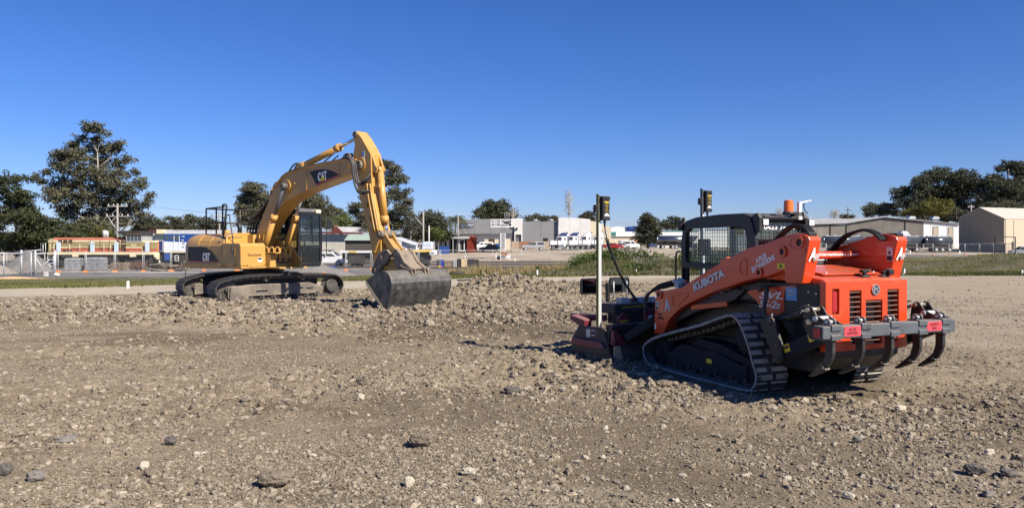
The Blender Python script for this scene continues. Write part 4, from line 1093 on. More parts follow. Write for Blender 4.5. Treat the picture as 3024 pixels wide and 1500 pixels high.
# logo panel on the boom
lg = [(2.640, 3.745), (2.934, 3.790), (3.20, 3.795), (3.45, 3.775), (3.74, 3.70), (4.02, 3.585), (3.98, 3.57), (2.985, 3.345), (2.86, 3.50), (2.79, 3.60)]
lp = MB().prism(lg, -.266, -.2625, 'y').build('boom_decal', M['ink'], bm)
MB().prism([(2.985, 3.352), (3.975, 3.575), (4.01, 3.590), (4.0, 3.612), (2.975, 3.382)], -.2685, -.2665, 'y').build('red_line', M['redtag'], lp)
text('CAT', M['wdecal'], lp, (3.245, -.2705, 3.595), (1, 0, .10), (-.10, 0, 1), .40, .27, bold=.05)
MB().prism([(3.10, 3.44), (3.40, 3.50), (3.235, 3.60)], -.2745, -.2725, 'y').build('yellow_triangle', M['yellow'], lp)
# boom cylinders
for y in (-.38, .38):
    cy = MB().cyl((.50, y, 1.28), (1.10, y, 2.46), .088, n=20).cyl((1.05, y, 2.36), (1.13, y, 2.52), .108, n=20).cyl((1.10, y, 2.46), (1.14, y, 2.54), .085, n=18).bb(.40, .60, y - .06, y + .06, 1.12, 1.30).build('boom_cylinder', M['cat'], EXC)
    MB().cyl((1.12, y, 2.50), (1.57, y, 3.36), .050, n=14).cyl((1.57, y - .055, 3.38), (1.57, y + .055, 3.38), .10, n=16).build('cylinder_rod', M['steel'] if y > 0 else M['bar'], cy)
# stick cylinder
a3 = Vector((2.02, 0, 3.99)); b3 = Vector((3.70, 0, 4.42)); c3 = Vector((4.56, 0, 4.66))
cy = MB().cyl(a3, b3, .092, n=20).cyl(b3 - (b3 - a3).normalized() * .18, b3, .112, n=20).cyl(a3, a3 + (b3 - a3).normalized() * .12, .11, n=18).build('stick_cylinder', M['catw'], EXC)
MB().cyl(b3, c3, .045, n=14).build('cylinder_rod', M['chrome'], cy)
for dy in (-.10, .10):
    MB().prism([(1.72, 3.76), (1.88, 4.04), (1.98, 4.08), (2.06, 4.02), (2.18, 3.84)], dy - .02, dy + .02, 'y').build('cylinder_bracket', M['catw'], bm)
for k in range(3):
    MB().tube(spline([(1.35 + .1 * k, -.12 + .1 * k, 3.70), (1.62 + .04 * k, -.12 + .1 * k, 3.96), (1.80, -.1 + .08 * k, 4.06), (1.98, -.08 + .07 * k, 4.03)], 5), .024, 8).build('boom_hose', M['hose'], EXC)
MB().tube([(3.02, -.10, 3.98), (3.62, -.10, 4.28)], .02).tube([(3.05, .10, 3.98), (3.5, .1, 4.2)], .02).build('cylinder_pipe', M['hose'], EXC)
for y in (-.22, -.16, -.10):
    MB().tube(spline([(.95, y, 3.36), (1.22, y, 3.66), (1.5, y, 3.79), (2.0, y, 3.885), (2.5, y, 3.94), (3.3, y, 3.99), (4.0, y, 4.04), (4.16, y, 4.15), (4.32, y, 4.17), (4.42, y, 4.08)], 4), .020, 8).build('boom_pipe', M['hose'] if y == -.16 else M['hitch'], EXC)
# hose bundle at the boom foot and yellow pipes above it
for k in range(7):
    y = -.24 + .075 * k
    j = (k * 37 % 7) / 7 * .10
    MB().tube(spline([(.62 + j * .5, y, 3.02), (.44, y, 2.86 + j), (.10 - j, y, 2.62 + j * .5), (-.30 + j, y, 2.42), (-.50 + j * 1.2, y, 2.12), (-.44 + j * 1.6, y, 1.86), (-.30 + j * 1.4, y, 1.62)], 6), .030, 10).build('hydraulic_hose', M['hose'], EXC)
for k in range(4):
    y = -.24 + .12 * k
    MB().tube(spline([(.60, y, 3.02), (.74, y, 3.20), (.84 - .03 * k, y, 3.36), (.93, y, 3.48), (1.02, y, 3.52), (1.10, y, 3.56)], 5), .022, 8).build('yellow_pipe', M['catw'], EXC)
    MB().box((.78, y, 3.27), (.13, .07, .06), 0, Matrix.Rotation(R(-52), 3, 'Y')).build('pipe_clamp', M['catw'], EXC, .006)
# stick
STK = [(4.60, 4.78), (4.50, 4.72), (4.49, 4.62), (4.54, 4.40), (4.48, 4.12), (4.48, 3.75), (4.56, 3.50), (4.781, 2.90), (5.136, 1.88), (5.30, 1.28), (5.38, 1.17), (5.50, 1.17), (5.57, 1.28), (5.60, 1.50), (5.60, 1.90), (5.50, 2.25), (5.40, 2.60), (5.27, 3.02), (5.22, 3.62), (5.20, 4.10), (4.82, 4.58)]
sk = MB().prism(STK, -.19, .19, 'y').build('stick', M['cat'], EXC, .014)
MB().cyl((4.58, -.23, 4.68), (4.58, .23, 4.68), .085, n=16).build('cylinder_pin', M['hitch'], sk)
MB().cyl((4.78, -.195, 3.82), (4.78, -.22, 3.82), .22, n=26).build('pin_boss', M['cat'], sk, .008)
lb = MB().bb(4.86, 4.96, -.194, -.190, 3.92, 4.20).build('warning_label', M['white'], sk)
MB().bb(4.87, 4.95, -.1965, -.1945, 4.07, 4.19).build('label_print', M['blue'], lb)
MB().prism([(4.875, 3.94), (4.945, 3.94), (4.91, 4.02)], -.1965, -.1945, 'y').build('label_triangle', M['yellow'], lb)
for yy in (-.13, .13):
    MB().prism([(5.20, 4.10), (5.35, 3.78), (5.42, 3.70), (5.36, 3.58), (5.22, 3.62)], yy - .025, yy + .025, 'y').build('cylinder_ear', M['cat'], sk, .008)
for yy, xx in ((-.215, .10), (-.235, .0)):
    MB().tube(spline([(5.10 + xx, yy, 3.30), (5.16 + xx, yy, 2.95), (5.28 + xx, yy, 2.5), (5.42 + xx, yy, 2.0)], 4), .028, 8).build('stick_pipe', M['catw'], EXC)
MB().bb(4.98, 5.10, -.24, -.195, 2.66, 2.80).bb(5.10, 5.22, -.24, -.195, 2.30, 2.40).bb(5.22, 5.34, -.24, -.195, 1.98, 2.08).build('pipe_clamp', M['catw'], EXC, .006)
cy = MB().cyl((5.36, 0, 3.68), (5.56, 0, 2.28), .088, n=20).cyl((5.54, 0, 2.42), (5.57, 0, 2.24), .108, n=20).cyl((5.36, -.12, 3.68), (5.36, .12, 3.68), .09, n=14).bb(5.33, 5.47, -.14, -.09, 3.2, 3.3).build('bucket_cylinder', M['cat'], EXC)
MB().cyl((5.57, 0, 2.24), (5.63, 0, 1.95), .052, n=14).build('cylinder_rod', M['chrome'], cy)
for k, (d, p) in enumerate((((4.30, 4.03), 0), ((4.26, 4.05), 1), ((4.34, 3.99), 2), ((4.38, 3.96), 3))):
    y = -.30 - .035 * k
    pts = [(d[0], -.2, d[1]), (4.50, y, 4.06), (4.66, y, 3.92), (4.73, y, 3.62), (4.70 + .03 * k, y, 3.32), (4.84 + .02 * k, y, 3.05 + .03 * k), (5.05, y, 3.00 + .03 * k), (5.20, -.24, 3.10)] if k % 2 else \
          [(d[0], -.2, d[1]), (4.52, y, 4.02), (4.70, y, 3.86), (4.77, y, 3.55), (4.84, y, 3.36), (4.98, y, 3.29), (5.14, y, 3.38), (5.22, -.22, 3.54)]
    MB().tube(spline(pts, 6), .030, 10).build('stick_hose', M['hose'], EXC)
MB().cyl((5.62, -.27, 1.93), (5.62, .27, 1.93), .10, n=16).cyl((5.62, -.33, 1.93), (5.62, .33, 1.93), .06, n=12).build('link_pin', M['hitch'], EXC)
for yy in (-.23, .23):
    MB().prism([(5.56, 2.0), (5.68, 1.95), (5.64, 1.86), (5.42, 1.44), (5.34, 1.38), (5.30, 1.46)], yy - .025, yy + .025, 'y').build('lever_link', M['catw'], EXC, .008)
MB().prism([(5.54, 1.96), (5.70, 1.98), (6.02, 1.62), (6.22, 1.46), (6.12, 1.36), (5.90, 1.46), (5.62, 1.80)], -.16, -.10, 'y').prism([(5.54, 1.96), (5.70, 1.98), (6.02, 1.62), (6.22, 1.46), (6.12, 1.36), (5.90, 1.46), (5.62, 1.80)], .10, .16, 'y').beam((5.70, 0, 1.80), (6.05, 0, 1.50), .25, .06).build('bucket_link', M['catw'], EXC, .008)
# quick hitch
for yy in (-.24, .24):
    MB().prism([(5.40, 1.10), (5.30, .98), (5.36, .87), (5.48, .86), (5.72, 1.05), (5.95, 1.20), (6.28, 1.62), (6.34, 1.50), (6.40, 1.36), (6.16, 1.58), (5.95, 1.52), (5.72, 1.50), (5.52, 1.36)][:6] + [(6.05, 1.42), (5.92, 1.53), (5.76, 1.52), (5.58, 1.40)], yy - .04, yy + .04, 'y').build('hitch_plate', M['hitch'], EXC, .015)
    MB().prism([(6.16, 1.50), (6.28, 1.56), (6.40, 1.46), (6.58, 1.22), (6.86, 1.05), (6.78, .97), (6.35, 1.0), (6.20, 1.22)], yy - .05, yy + .05, 'y').build('hitch_ear', M['hitch'], EXC, .015)
    MB().cyl((5.42, yy - .06, .97), (5.42, yy + .06, .97), .075, n=14).cyl((6.27, yy - .06, 1.44), (6.27, yy + .06, 1.44), .09, n=14).cyl((5.66, yy - .06, 1.30), (5.66, yy + .06, 1.30), .08, n=14).build('hitch_pin', M['hitch'], EXC)
MB().prism([(6.18, 1.46), (6.28, 1.52), (6.40, 1.42), (6.58, 1.18), (6.82, 1.04), (6.76, .98), (6.35, 1.0), (6.22, 1.22)], -.19, .19, 'y').prism([(5.42, 1.06), (5.34, .96), (5.48, .90), (5.72, 1.05), (5.92, 1.48), (5.76, 1.48), (5.58, 1.36)], -.19, .19, 'y').build('hitch_block', M['hitch'], EXC, .02)
MB().bb(5.7, 6.6, -.20, .20, 1.0, 1.10).prism([(5.8, .95), (6.15, .93), (6.25, 1.2), (5.9, 1.28)], -.18, .18, 'y').build('hitch_body', M['catw'], EXC, .02)
# mud bucket
BK = [(6.03, .735), (6.316, .90), (6.50, .975), (6.638, 1.012), (6.76, .99), (6.86, .92), (6.94, .81), (6.975, .70), (6.96, .55), (6.90, .36), (6.78, .02)]
shell = BK + [(6.745, .03), (6.865, .37), (6.925, .56), (6.94, .69), (6.91, .79), (6.84, .89), (6.75, .955), (6.638, .975), (6.51, .94), (6.33, .865), (6.04, .70)]
bk = MB().prism(shell, -1.06, 1.06, 'y').build('mud_bucket', M['bucket'], EXC, .006)
for yy in (-1.085, 1.06):
    MB().prism([(6.02, .70), (6.02, .745), (6.32, .905), (6.50, .98), (6.64, 1.02), (6.77, .995), (6.87, .925), (6.95, .815), (6.985, .70), (6.97, .55), (6.91, .36), (6.79, .0), (6.70, .0)], yy, yy + .025, 'y').build('side_plate', M['bucket'], bk, .006)
    MB().beam((6.03, yy + (-.008 if yy < 0 else .03), .70), (6.70, yy + (-.008 if yy < 0 else .03), .03), .02, .05).build('side_cutter', M['brightsteel'], bk)
MB().prism([(6.80, .08), (6.83, .08), (6.77, -.04), (6.73, -.04)], -1.06, 1.06, 'y').build('bucket_lip', M['hitch'], bk)
for yy in (-.30, -.18, .18, .30):
    MB().prism([(6.30, .88), (6.34, 1.06), (6.46, 1.14), (6.58, 1.08), (6.88, 1.02), (6.90, .88), (6.60, .98)], yy - .02, yy + .02, 'y').build('bucket_ear', M['hitch'], bk, .006)
# cab
CX0, CX1, CY0, CY1 = -.65, 1.16, .45, 1.36
sideO = [(-.65, 1.0), (-.65, 2.62), (-.55, 2.68), (1.0, 2.68), (1.12, 2.58), (1.17, 2.0), (1.16, 1.12), (1.06, .98)]
win1 = [(-.02, 1.55), (-.02, 2.50), (.08, 2.56), (.92, 2.56), (1.02, 2.48), (1.07, 1.95), (1.06, 1.55)]
for y0_ in (CY0, CY1 - .04):
    sf = MB().ring([(-.65, 1.45), (-.65, 2.62), (-.55, 2.68), (1.0, 2.68), (1.12, 2.58), (1.17, 2.0), (1.165, 1.45)][::-1], win1[::-1], y0_, y0_ + .04, 'y').build('cab_side', M['cab'], EXC, .008)
    MB().prism([(-.65, .98), (-.65, 1.45), (1.165, 1.45), (1.16, 1.12), (1.06, .98)], y0_, y0_ + .04, 'y').build('cab_door_panel', M['cab'], sf, .008)
    MB().bb(-.02, 1.06, y0_ + .015, y0_ + .022, 1.55, 2.55).build('side_window', M['tintc'], sf)
wf = plate_holes(CY0 + .04, CY1 - .04, .98, 2.66, [(CY0 + .09, CY1 - .09, 1.62, 2.56), (CY0 + .09, CY1 - .09, 1.08, 1.56)], 1.12, 1.165).build('windscreen_frame', M['cab'], EXC, .01)
MB().bb(1.135, 1.142, CY0 + .09, CY1 - .09, 1.62, 2.56).bb(1.135, 1.142, CY0 + .09, CY1 - .09, 1.08, 1.56).build('windscreen', M['tintc'], wf)
MB().beam((1.185, .98, 1.66), (1.185, .98, 2.52), .018, .018).build('wiper', M['black'], wf)
plate_holes(CY0 + .04, CY1 - .04, 1.4, 2.66, [(CY0 + .12, CY1 - .12, 1.75, 2.5)], -.66, -.62).build('cab_rear', M['cab'], EXC, .008)
MB().bb(-.65, 1.1, CY0 + .04, CY1 - .04, .95, 1.03).build('cab_floor', M['cab'], EXC)
MB().prism([(-.66, 2.66), (-.64, 2.76), (-.2, 2.80), (.9, 2.78), (1.10, 2.72), (1.16, 2.66)], CY0 - .02, CY1 + .02, 'y').build('cab_roof', M['bar'], EXC, .03, 3)
lm = MB().bb(1.10, 1.20, 1.10, 1.30, 2.62, 2.74).build('cab_work_lamp', M['cream'], EXC, .02)
MB().bb(1.20, 1.208, 1.13, 1.27, 2.64, 2.71).build('lamp_lens', M['lamp'], lm)
MB().bb(-.25, .30, .65, 1.15, 1.25, 1.45).prism([(-.28, 1.4), (-.15, 1.4), (-.25, 2.2), (-.38, 2.2)], .66, 1.14, 'y').bb(.0, .45, .52, .62, 1.4, 1.6).bb(0, .45, 1.18, 1.28, 1.4, 1.6).build('operator_seat', M['seat'], EXC, .03)
MB().cyl((.42, .57, 1.6), (.45, .57, 1.82), .02).cyl((.42, 1.23, 1.6), (.45, 1.23, 1.82), .02).cyl((.8, .8, 1.03), (.75, .8, 1.75), .015).cyl((.8, 1.0, 1.03), (.75, 1.0, 1.75), .015).build('control_lever', M['black'], EXC)
MB().tube([(1.17, 1.40, 2.5), (1.26, 1.45, 2.4), (1.26, 1.45, 1.3), (1.17, 1.40, 1.2)], .014).build('door_rail', M['black'], EXC)
MB().tube([(1.12, 1.38, 2.5), (1.20, 1.62, 2.42)], .012).prism([(1.52, 2.12), (1.72, 2.18), (1.72, 2.48), (1.56, 2.46)], 1.18, 1.22, 'x').build('cab_mirror', M['black'], EXC, .006)
# guard rails and ladder on the roof
rl = MB()
def rt(*p): rl.tube([Vector(q) for q in p], .024, 8)
rt((-1.60, -1.0, 1.95), (-1.60, -1.0, 2.78)); rt((-1.30, -.5, 1.98), (-1.30, -.5, 2.78)); rt((-1.02, -1.0, 1.95), (-1.02, -1.0, 2.80)); rt((-1.6, .2, 1.98), (-1.6, .2, 2.78)); rt((-.9, .35, 1.98), (-.9, .35, 2.76)); rt((-.15, .35, 1.98), (-.15, .35, 2.74))
rt((-1.60, -1.0, 2.77), (-.52, -1.02, 2.81)); rt((-1.60, -1.0, 2.33), (-.52, -1.0, 2.34)); rt((-1.60, -1.0, 2.77), (-1.6, .35, 2.76), (-.15, .35, 2.74)); rt((-1.60, -1.0, 2.33), (-1.6, .35, 2.33), (-.15, .35, 2.32))
rl.build('guard_rail', M['black'], EXC)
lr = MB()
lr.tube(spline([(-.50, -1.10, 1.95), (-.50, -1.10, 2.78), (-.44, -1.10, 2.86), (-.34, -1.10, 2.86), (-.28, -1.10, 2.80), (-.28, -1.16, 2.4), (-.28, -1.22, 1.84), (-.34, -1.32, 1.72)], 4), .026, 8)
lr.tube(spline([(-.28, -1.10, 2.52), (-.10, -1.12, 2.54), (.06, -1.20, 2.36), (.40, -1.32, 1.80), (.50, -1.39, 1.5), (.62, -1.40, 1.0)], 5), .018, 8)
lr.tube([(-.5, -1.1, 2.3), (-.28, -1.1, 2.3)], .02).tube([(-.5, -1.1, 2.45), (-.28, -1.1, 2.45)], .02)
lr.tube([(-.2, -1.25, 1.86), (.2, -.9, 1.86)], .014)
lr.build('ladder_rail', M['black'], EXC)
# ------------------------------------------------------------------ the yard, the railway and the warehouses
def G(x, y): return float(tz(x, y))
def simple(name, col, rough=.7, **k): return mat(name, col, rough, **k)
M['loc_red'] = mat('faded_red_paint', (.36, .080, .042), .8, var=.22, scale=.9, dust=.15)
M['loc_tan'] = mat('faded_tan_paint', (.27, .22, .105), .7, var=.15, scale=.9, dust=.1)
M['loc_cream'] = mat('cream_lining_paint', (.66, .58, .37), .7, var=.12, scale=2)
M['loc_blue'] = mat('loco_blue_paint', (.018, .065, .26), .45, var=.12, scale=.8)
M['loc_white'] = mat('loco_pale_paint', (.62, .66, .72), .5, var=.14, scale=.7)
M['loc_under'] = mat('grime_and_roof_shade', (.028, .026, .024), .85, var=.4, scale=3)  # grime on the running gear; also the painted shade of the cab roof
M['loc_roof'] = mat('grey_tin_roof', (.33, .34, .35), .6, var=.2, scale=1.5)
M['rust'] = mat('rusty_steel', (.085, .050, .034), .9, var=.4, scale=3)
M['lblue'] = mat('pale_blue_panel', (.50, .60, .68), .5, var=.1)
M['navy'] = mat('navy_sign', (.020, .035, .14), .5, var=.1)

# --- orange and tan shunting locomotive
YL = 88.0
def lx(px): return X(px, YL)
L0, L1 = lx(134), lx(446)
zb = -1.35
lo = thing('diesel_locomotive', 'faded red and tan hood locomotive numbered 7315 at the left of the yard', 'locomotive', ((L0 + L1) / 2, YL + 1.4, zb))
ox = -(L0 + L1) / 2
def bxp(px0, px1, y0, y1, z0, z1, mb=None):
    return (mb or MB()).bb(lx(px0) + ox, lx(px1) + ox, y0, y1, z0, z1)
fr = bxp(140, 443, -1.45, 1.45, 1.55, 1.82).build('running_board', M['loc_cream'], lo, .02)
bxp(180, 232, -1.38, 1.3, 1.25, 1.56, ).build('frame_gusset', M['loc_under'], lo)
for (a, b) in ((214, 232), (384, 402)): bxp(a, b, -1.47, -1.40, 1.30, 1.56).build('frame_bracket', M['loc_cream'], lo)
hd = MB()
hd.prism([(-1.05, 1.82), (-1.05, 3.25), (-.80, 3.50), (.80, 3.50), (1.05, 3.25), (1.05, 1.82)], lx(150) + ox, lx(372) + ox, 'x').build('hood', M['loc_red'], lo, .02)
bxp(150.5, 371, -1.064, -1.052, 2.42, 3.02).build('tan_band', M['loc_tan'], lo)
bxp(150.5, 371, -1.078, -1.066, 3.02, 3.20).build('cream_stripe', M['loc_cream'], lo)
bxp(150.5, 371, -1.078, -1.066, 2.30, 2.42).build('cream_stripe', M['loc_cream'], lo)
MB().prism([(-1.0, 1.9), (-1.0, 3.2), (-.7, 3.4), (.7, 3.4), (1, 3.2), (1, 1.9)], lx(136) + ox, lx(150) + ox - .003, 'x').build('hood_nose', M['loc_tan'], lo, .03)
bxp(136, 150, -1.02, 1.02, 3.0, 3.12).build('cream_stripe', M['loc_cream'], lo)
for px in (167, 182, 197): bxp(px, px + 12, -1.085, -1.08, 2.85, 3.28).build('louvre_panel', M['rust'], lo)
for px in (181, 197): bxp(px, px + 10, -1.085, -1.055, 1.88, 2.10).build('intake_opening', M['black'], lo)
for px in (340, 353): bxp(px, px + 9, -1.085, -1.08, 2.0, 3.2).build('louvre_panel', M['rust'], lo)
for px in (262, 290, 318): bxp(px, px + 1.2, -1.083, -1.066, 1.85, 3.2).build('door_seam', M['rust'], lo)
MB().cyl((lx(290) + ox, 0, 3.5), (lx(290) + ox, 0, 4.35), .22, n=14).cyl((lx(297) + ox, 0, 3.5), (lx(297) + ox, 0, 4.25), .18, n=14).build('exhaust_stack', M['steel'], lo)
for px in (166, 266, 337, 428): bxp(px, px + 12, -1.40, -1.30, 1.84, 2.98).build('pale_door_leaf', M['lblue'], lo, .02)
cbn = MB().bb(lx(371) + ox + .003, lx(418) + ox, -1.38, 1.38, 1.82, 3.0).build('cab', M['loc_tan'], lo, .02)
bxp(371.5, 417.5, -1.395, -1.384, 1.84, 2.28).build('red_band', M['loc_red'], cbn)
bxp(371.5, 417.5, -1.40, -1.384, 2.30, 2.42).build('cream_stripe', M['loc_cream'], cbn)
wf_ = bxp(372, 418, -1.37, 1.37, 3.0, 3.10).bb(lx(372) + ox, lx(374) + ox, -1.37, 1.37, 3.1, 3.72).bb(lx(416) + ox, lx(418) + ox, -1.37, 1.37, 3.1, 3.72).build('window_frame', M['loc_roof'], cbn)
bxp(374, 416, -1.34, 1.34, 3.1, 3.70).build('window_glass', M['winglass'], cbn)
for px in (384, 394.5, 405): bxp(px, px + 1.3, -1.37, -1.34, 3.1, 3.72).build('mullion', M['loc_roof'], cbn)
MB().prism([(lx(362) + ox, 3.72), (lx(420) + ox, 3.72), (lx(418) + ox, 4.0), (lx(411) + ox, 4.22), (lx(352) + ox, 4.28), (lx(345) + ox, 4.1)], -1.42, -.5, 'y').prism([(lx(364) + ox, 3.72), (lx(420) + ox, 3.72), (lx(416) + ox, 4.25), (lx(352) + ox, 4.30)], -.5, 1.4, 'y').build('cab_roof', M['loc_under'], cbn, .03)  # grey roof coloured dark all over to paint in its shadow side
bxp(372, 416, -1.44, -1.422, 3.76, 3.98).build('roof_rust_strip', M['rust'], cbn)
text('7315', M['loc_cream'], cbn, (lx(394.5) + ox, -1.388, 2.62), (1, 0, 0), (0, 0, 1), .62, .34, bold=.03)
bxp(418, 443, -1.0, 1.0, 1.82, 2.18).build('short_hood', M['loc_red'], lo, .02)
bxp(418, 443, -.99, .99, 2.18, 2.95).build('short_hood', M['loc_tan'], lo, .02)
bxp(417, 444, -1.02, 1.02, 2.95, 3.15).build('cream_stripe', M['loc_cream'], lo)
for px in (148, 160, 206, 236, 307, 326): MB().cyl((lx(px) + ox, -1.42, 1.8), (lx(px) + ox, -1.42, 2.75), .028, n=6).build('handrail_post', M['loc_cream'], lo)
MB().tube([(lx(206) + ox, -1.42, 2.75), (lx(326) + ox, -1.42, 2.78), (lx(372) + ox, -1.42, 2.8)], .022, 6).build('handrail', M['loc_cream'], lo)
MB().tube([(lx(119) + ox, -1.3, 1.6), (lx(119) + ox, -1.3, 2.85), (lx(133) + ox, -1.3, 2.85), (lx(133) + ox, -1.3, 1.6)], .03, 6).tube([(lx(124) + ox, -1.2, 1.5), (lx(124) + ox, -1.2, 2.8)], .03, 6).build('end_handrail', M['white'], lo)
bxp(138, 158, -1.35, -.9, .55, .62).bb(lx(138) + ox, lx(158) + ox, -1.35, -.9, .95, 1.0).bb(lx(139) + ox, lx(140) + ox, -1.35, -1.3, .4, 1.6).bb(lx(156) + ox, lx(157) + ox, -1.35, -1.3, .4, 1.6).build('cab_steps', M['white'], lo)
bxp(132, 140, -.9, .9, 1.0, 1.6).cyl((lx(130) + ox, -.6, 1.2), (lx(138) + ox, -.6, 1.2), .22, n=14).build('buffer_beam', M['loc_cream'], lo)
bxp(443, 449, -.5, .5, 1.0, 1.75).cyl((lx(446) + ox, -.6, 1.3), (lx(455) + ox, -.6, 1.3), .16, n=12).build('coupler', M['loc_cream'], lo)
for (c, nm) in ((190, 0), (402, 1)):
    bg_ = bxp(c - 38, c + 38, -1.1, 1.1, .55, .95).bb(lx(c - 30) + ox, lx(c + 30) + ox, -1.15, -1.0, .3, .9).build('bogie', M['loc_under'], lo, .03)
    for k in (-25, 0, 25):
        MB().cyl((lx(c + k) + ox, -.9, .46), (lx(c + k) + ox, -.76, .46), .46, n=20).cyl((lx(c + k) + ox, .76, .46), (lx(c + k) + ox, .9, .46), .46, n=20).build('wheel', M['loc_under'], bg_)
bxp(152, 436, -.7, .7, .90, 1.54).build('underframe', M['loc_under'], lo)
bxp(300, 345, -1.2, 1.2, .5, 1.5).build('fuel_tank', M['loc_under'], lo, .05)
bxp(196, 201, -1.17, -1.155, .75, .9).build('data_plate', M['loc_cream'], lo)

# --- blue and white locomotive
YB = 90.0
def bx2(px): return X(px, YB)
l2 = thing('diesel_locomotive', 'blue and pale grey streamlined locomotive partly behind the excavator', 'locomotive', (bx2(640), YB + 1.42, zb))
o2 = -bx2(640)
def b2(px0, px1, y0, y1, z0, z1): return MB().bb(bx2(px0) + o2, bx2(px1) + o2, y0, y1, z0, z1)
b2(484, 812, -1.42, 1.42, 1.75, 1.92).build('side_sill', M['loc_cream'], l2, .01)
P_side = [(484, 1.92), (484, 3.05), (812, 2.60), (812, 1.92)]
MB().prism([(bx2(p) + o2, z) for p, z in P_side], -1.42, 1.42, 'y').build('lower_body', M['loc_white'], l2, .01)
MB().prism([(bx2(p) + o2, z) for p, z in [(484, 3.053), (485, 3.95), (812, 3.95), (812, 2.603)]], -1.41, 1.41, 'y').build('upper_body', M['loc_blue'], l2, .02)
b2(484, 812, -1.44, 1.44, 3.95, 4.04).build('cant_rail', M['loc_white'], l2)
MB().prism([(-1.40, 4.04), (-.9, 4.40), (.9, 4.40), (1.40, 4.04)], bx2(480) + o2, bx2(812) + o2, 'x').build('roof', M['loc_roof'], l2, .03)
MB().prism([(bx2(p) + o2, z) for p, z in [(484, 1.9), (484, 3.15), (457, 3.12), (461, 1.9)]], -1.40, 1.40, 'y').build('nose', M['navy'], l2, .04)
MB().prism([(bx2(p) + o2, z) for p, z in [(484, 3.153), (486, 3.95), (463, 3.95), (457, 3.153)]], -1.36, 1.36, 'y').build('windscreen', M['winglass'], l2, .03)
MB().prism([(bx2(p) + o2, z) for p, z in [(486, 3.95), (488, 4.15), (478, 4.45), (461, 4.45), (461, 3.95)]], -1.36, 1.36, 'y').build('headlamp_housing', M['loc_cream'], l2, .02)
b2(464, 469, -1.425, -1.405, 1.95, 3.1).build('orange_stripe', M['orangeblk'], l2)
for a, b in ((487, 498), (501, 509)): b2(a, b, -1.425, -1.412, 3.25, 3.75).build('cab_window', M['winglass'], l2)
b2(515, 528, -1.425, -1.412, 3.2, 3.8).build('door_window', M['winglass'], l2)
b2(513.5, 515, -1.46, -1.43, 2.0, 3.75).build('door_handrail', M['white'], l2)
b2(529, 530.5, -1.46, -1.43, 2.0, 3.75).build('door_handrail', M['white'], l2)
b2(481, 482.5, -1.46, -1.43, 1.9, 3.2).build('door_handrail', M['white'], l2)
b2(457, 482, -1.46, -1.43, 3.12, 3.18).build('nose_stripe', M['white'], l2)
for (px, z) in ((538, 3.6), (536, 3.15), (538, 2.75), (536, 2.35)): b2(px, px + 7, -1.43, -1.415, z, z + .09).build('louvre', M['white'] if z > 3 else M['black'], l2)
b2(484, 499, -1.40, -1.2, .85, 1.75).build('front_skirt', M['loc_blue'], l2, .02)
b2(499, 812, -1.2, 1.2, .7, 1.75).build('underframe', M['loc_under'], l2, .03)
b2(462, 484, -1.1, 1.1, .9, 1.9).build('coupler_pocket', M['loc_under'], l2, .03)
lad = MB().bb(bx2(516) + o2, bx2(517.5) + o2, -1.45, -1.40, .75, 1.45).bb(bx2(526) + o2, bx2(527.5) + o2, -1.45, -1.40, .75, 1.45)
for z in (.78, 1.08, 1.4): lad.bb(bx2(516) + o2, bx2(527) + o2, -1.45, -1.41, z, z + .06)
lad.build('step_ladder', M['white'], l2)
for c in (545, 755):
    for k in (-30, 0, 30):
        MB().cyl((bx2(c + k) + o2, -.9, .48), (bx2(c + k) + o2, -.76, .48), .48, n=20).build('wheel', M['loc_under'], l2)
b2(515, 590, -1.25, -1.05, .55, .75).build('bogie_frame', M['loc_under'], l2)
MB().prism([(bx2(p) + o2, z) for p, z in [(550, .3), (590, .3), (570, .75), (540, .75)]], -1.3, -1.22, 'y').build('grey_skirt', M['loc_roof'], l2)

# --- rails
for y, lab in ((87.3, 'nearest rusty rail, under the near wheels of the red locomotive'), (88.7, 'rusty rail under the far wheels of the red locomotive'), (99.8, 'rusty rail in front of the slatted shed'), (101.2, 'second rusty rail in front of the slatted shed'), (112.5, 'rusty rail on the low bank in front of the dusty truck lot, nearer one'), (113.9, 'rusty rail on the low bank in front of the dusty truck lot, farther one')):
    tag(MB().bb(-62, 70 if y > 110 else 20, y - .04, y + .04, -1.36, -1.22).build('rail', M['rust']), lab, 'rail', 'railway rails in the yard')
# --- wrapped pallets, timber stacks, wheelsets in front of the locomotive
M['wrap'] = mat('grey_plastic_wrap', (.22, .225, .235), .35, var=.3, scale=2.5, bump=.4, bscale=8)
YP = 80.0
def pallet(px0, px1, z1, lab, rz):
    x0, x1 = X(px0, YP), X(px1, YP); g = -1.35
    t = thing('wrapped_pallet', lab, 'pallet', ((x0 + x1) / 2, YP, g), rz, 'wrapped pallets beside the locomotive')
    w2 = (x1 - x0) / 2 * .93; n = 0
    for i in range(3):
        for j in range(4):
            MB().bb(-w2 + i * 2 * w2 / 3 + .01, -w2 + (i + 1) * 2 * w2 / 3 - .01, -.55, .55, .12 + j * (z1 - .12) / 4 + .005, .12 + (j + 1) * (z1 - .12) / 4 - .005).build('wrapped_block', M['wrap'], t, .03)
    pm = MB()
    for yy in (-.5, 0, .5): pm.bb(-w2, w2, yy - .05, yy + .05, 0, .10)
    pm.bb(-w2, w2, -.55, .55, .10, .12); pm.build('pallet_base', M['wood'], t)
    MB().bb(-w2 * .9, w2 * .9, -.5, .5, z1, z1 + .02).build('top_sheet', M['white'], t)
    return t
pallet(196, 242, 1.30, 'left of the two stacks of grey shrink-wrapped blocks under the red locomotive', R(8))
pallet(258, 312, 1.38, 'right of the two stacks of grey shrink-wrapped blocks, wider, with white labels', R(-2))
